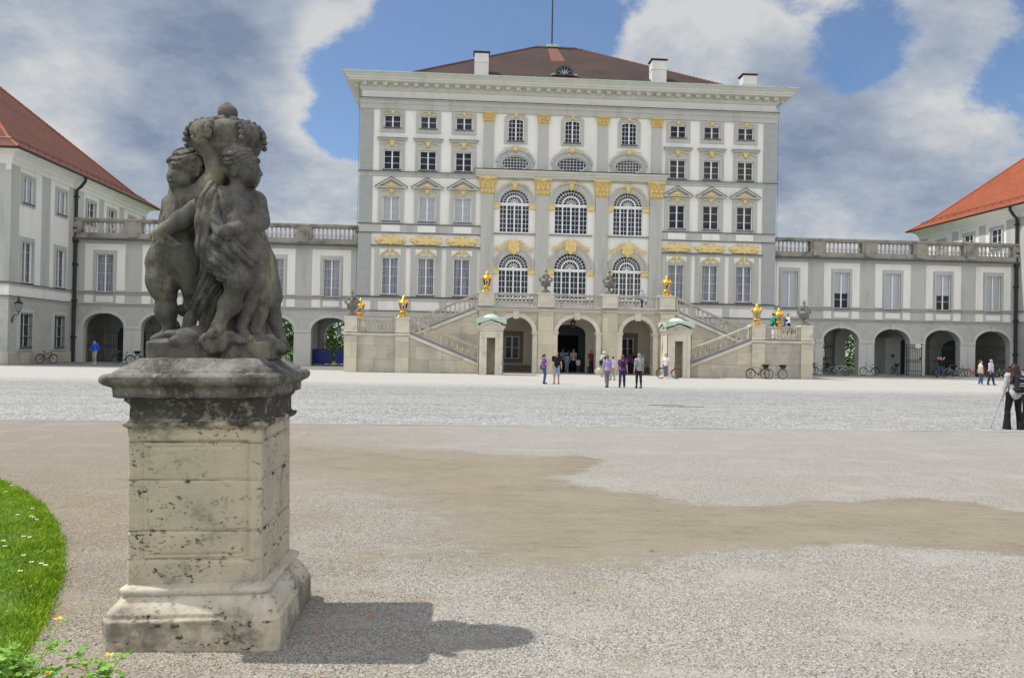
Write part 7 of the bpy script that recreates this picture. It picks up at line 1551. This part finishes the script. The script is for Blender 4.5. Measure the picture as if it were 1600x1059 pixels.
# ================================================================ BICYCLES
rub = M('tyre_rubber', (.015,.015,.016), rough=.8); steel = M('bright_steel', (.30,.30,.31), rough=.3, metal=.9); sad = M('saddle', (.02,.018,.016), rough=.6)
wheel_me = {}
def wheel_meshes():
    if wheel_me: return wheel_me
    c = [(.33*math.cos(2*PI*i/26),0,.33*math.sin(2*PI*i/26)) for i in range(26)]; wheel_me['tyre'] = MB().tube(c,.026,6,True).mesh('tyre', rub, True)
    mb = MB().tube([(p[0]*.93,0,p[2]*.93) for p in c],.010,5,True)
    for i in range(16): a = 2*PI*i/16; mb.tube([(.03*math.cos(a+.4),(-.02,.02)[i%2],.03*math.sin(a+.4)),(.305*math.cos(a),0,.305*math.sin(a))],.0022,3)
    mb.lathe([(.025,-.03),(.025,.03)], seg=8); wheel_me['rim'] = mb.mesh('rim', steel); return wheel_me
def bicycle(label, x, y, yaw, paint, basket=0, dark=False, lean=0, rack=True, ladies=False, name='bicycle', group='parked bicycles', child=False, drop=False):
    W_ = wheel_meshes(); r = thing(name, label, 'bicycle', (x,y,0), yaw, group); r.rotation_euler = (lean,0,yaw)
    def wh(px): w = link('wheel', W_['tyre'], r, (px,0,.35)); link('rim', W_['rim'], w)
    wh(-.53); wh(.53)
    f = MB(); bb = (-.08,0,.30); st_ = (-.22,0,.78); hd0, hd1 = (.40,0,.62), (.36,0,.84)
    f.tube([bb,st_],.020,7); f.tube([bb,hd0],.024,7); f.tube([(-.21,0,.74) if not ladies else (-.14,0,.50),hd1 if not ladies else hd0],.017,7); f.tube([hd0,hd1],.02,7)
    for s in (-.05,.05): f.tube([bb,(-.53,s,.35)],.010,5); f.tube([(-.20,0,.70),(-.53,s,.35)],.009,5); f.tube([(.40,s*.9,.60),(.47,s,.45),(.53,s,.35)],.012,5)
    f.build('frame', paint, r, (0,0,0), True)
    h = MB(); h.tube([hd1,(.34,0,.98)],.013,6); h.tube([(.20,-.27,1.02),(.32,-.22,1.03),(.37,0,1.0),(.32,.22,1.03),(.20,.27,1.02)],.012,6); h.build('handlebar', steel, r, (0,0,0), True)
    s = MB(); s.sph((-.27,0,.93),(.13,.07,.035),8,5); s.build('saddle', sad, r, (0,0,0), True); MB().tube([st_,(-.25,0,.92)],.012,6).build('seat_post', steel, r, (0,0,0))
    p = MB(); p.lathe([(.09,-.008),(.09,.008)], seg=14); 
    q = MB(); q.add([(v_[0],v_[2],v_[1]) for v_ in p.v], p.f); q.v = [(a-.08,b-.05,c+.30) for a,b,c in q.v]; q.tube([(-.08,-.07,.30),(.04,-.08,.18)],.009,5).tube([(-.08,.07,.30),(-.20,.08,.42)],.009,5); q.box(.0,.09,-.16,-.08,.17,.19); q.box(-.25,-.16,.08,.16,.41,.43); q.build('pedals', steel, r, (0,0,0))
    g = MB()
    for px in (-.53,.53): g.tube([(px+.37*math.cos(a),0,.35+.37*math.sin(a)) for a in np.linspace(.2 if px < 0 else .5,PI-.1,12)],.013,4)
    g.build('mudguard', paint if not dark else rub, r, (0,0,0))
    if rack: k = MB(); k.tube([(-.28,-.06,.72),(-.78,-.06,.74),(-.78,.06,.74),(-.28,.06,.72)],.008,4).tube([(-.60,-.06,.73),(-.53,-.05,.35)],.006,4).tube([(-.60,.06,.73),(-.53,.05,.35)],.006,4); k.build('carrier', rub, r, (0,0,0))
    if basket:
        k = MB(); cx_b = -.56 if basket == 1 else .58; z0 = .76
        k.rings(cx_b-.16,cx_b+.16,-.13,.13,[(-.03,z0),(.03,z0+.24),(.04,z0+.25),(.02,z0+.25),(-.04,z0+.02)]); k.build('basket', sad if basket == 1 else steel, r, (0,0,0))
    return r
P_ = {k: M(k+'_bicycle_paint', v, rough=.35, spec=.5) for k, v in dict(black=(.02,.02,.022), silver=(.22,.23,.25), blue=(.04,.10,.35), red=(.35,.02,.03), pink=(.40,.10,.18), green=(.05,.12,.08), white=(.6,.6,.6)).items()}
bicycle('red bicycle held by the woman in the white T-shirt', 13.75, 51.1, R(4), P_['red'], ladies=True, group=None)
bicycle('black bicycle leaning at the right end of the staircase, left of the pair', 20.75, 53.6, R(184), P_['black'], 1, True, R(-3))
bicycle('city bicycle with a black rear basket at the staircase, right of the pair', 21.95, 53.35, R(186), P_['silver'], 1, False, R(3), ladies=True)
bicycle('dark mountain bicycle leaning on the left pavilion under the grilled window', -31.4, 61.3, R(62), P_['black'], 0, True, R(6), False)
bicycle('black bicycle in front of the leftmost arch, left of the pair', -26.4, 62.9, R(184), P_['black'], 0, True)
bicycle('silver bicycle in front of the leftmost arch, right of the pair', -25.1, 62.4, R(10), P_['silver'], 0, True, rack=False)
bicycle('dark bicycle half hidden in the leftmost arch behind the silver one', -26.2, 66.0, R(70), P_['green'], 1, True)
bicycle('pinkish bicycle just right of the staircase end wall', 28.0, 65.6, R(182), P_['pink'], 0, True, ladies=True)
bicycle('black bicycle with pale front basket next to the pinkish one', 29.6, 65.3, R(12), P_['black'], 2, True)
bicycle('dark green bicycle in the middle of the row near the stairs', 30.9, 65.5, R(165), P_['green'], 1, True)
bicycle('bicycle with a bright white front wheel in the row near the stairs', 32.2, 64.8, R(-8), P_['white'], 0, False)
bicycle('dark bicycle behind the bright-wheeled one', 33.0, 65.9, R(175), P_['black'], 1, True)
bicycle('blue mountain bicycle with raised saddle against the first pillar', 35.3, 65.6, R(178), P_['blue'], 0, True, rack=False)
bicycle('dark bicycle inside the second right arch', 39.6, 69.2, R(80), P_['black'], 1, True)
for i, (x, y, a, c, bk, ld) in enumerate(((41.9,65.7,185,'black',1,0),(42.7,65.2,172,'silver',0,1),(43.6,65.9,8,'green',1,0),(44.5,65.4,190,'red',0,1),(45.5,65.6,95,'red',0,0),(46.2,65.2,80,'black',2,0),(46.9,65.6,100,'silver',0,1),(47.6,65.3,84,'red',1,0),(48.3,65.7,97,'black',0,0),(49.0,65.2,88,'white',1,1))):
    bicycle(['black bicycle left of the person with raised arms','silver bicycle at the knees of the person with raised arms','green bicycle just right of the person with raised arms','red city bicycle parked alone right of the person with raised arms','red bicycle seen end-on against the third right pillar','black bicycle with steel front basket seen end-on among the right row','silver bicycle seen end-on in the middle of the right row','red bicycle with rear basket seen end-on behind the couple','plain black bicycle seen end-on behind the couple','white bicycle seen end-on nearest the right drainpipe'][i], x, y, R(a), P_[c], bk, False, 0, True, bool(ld))
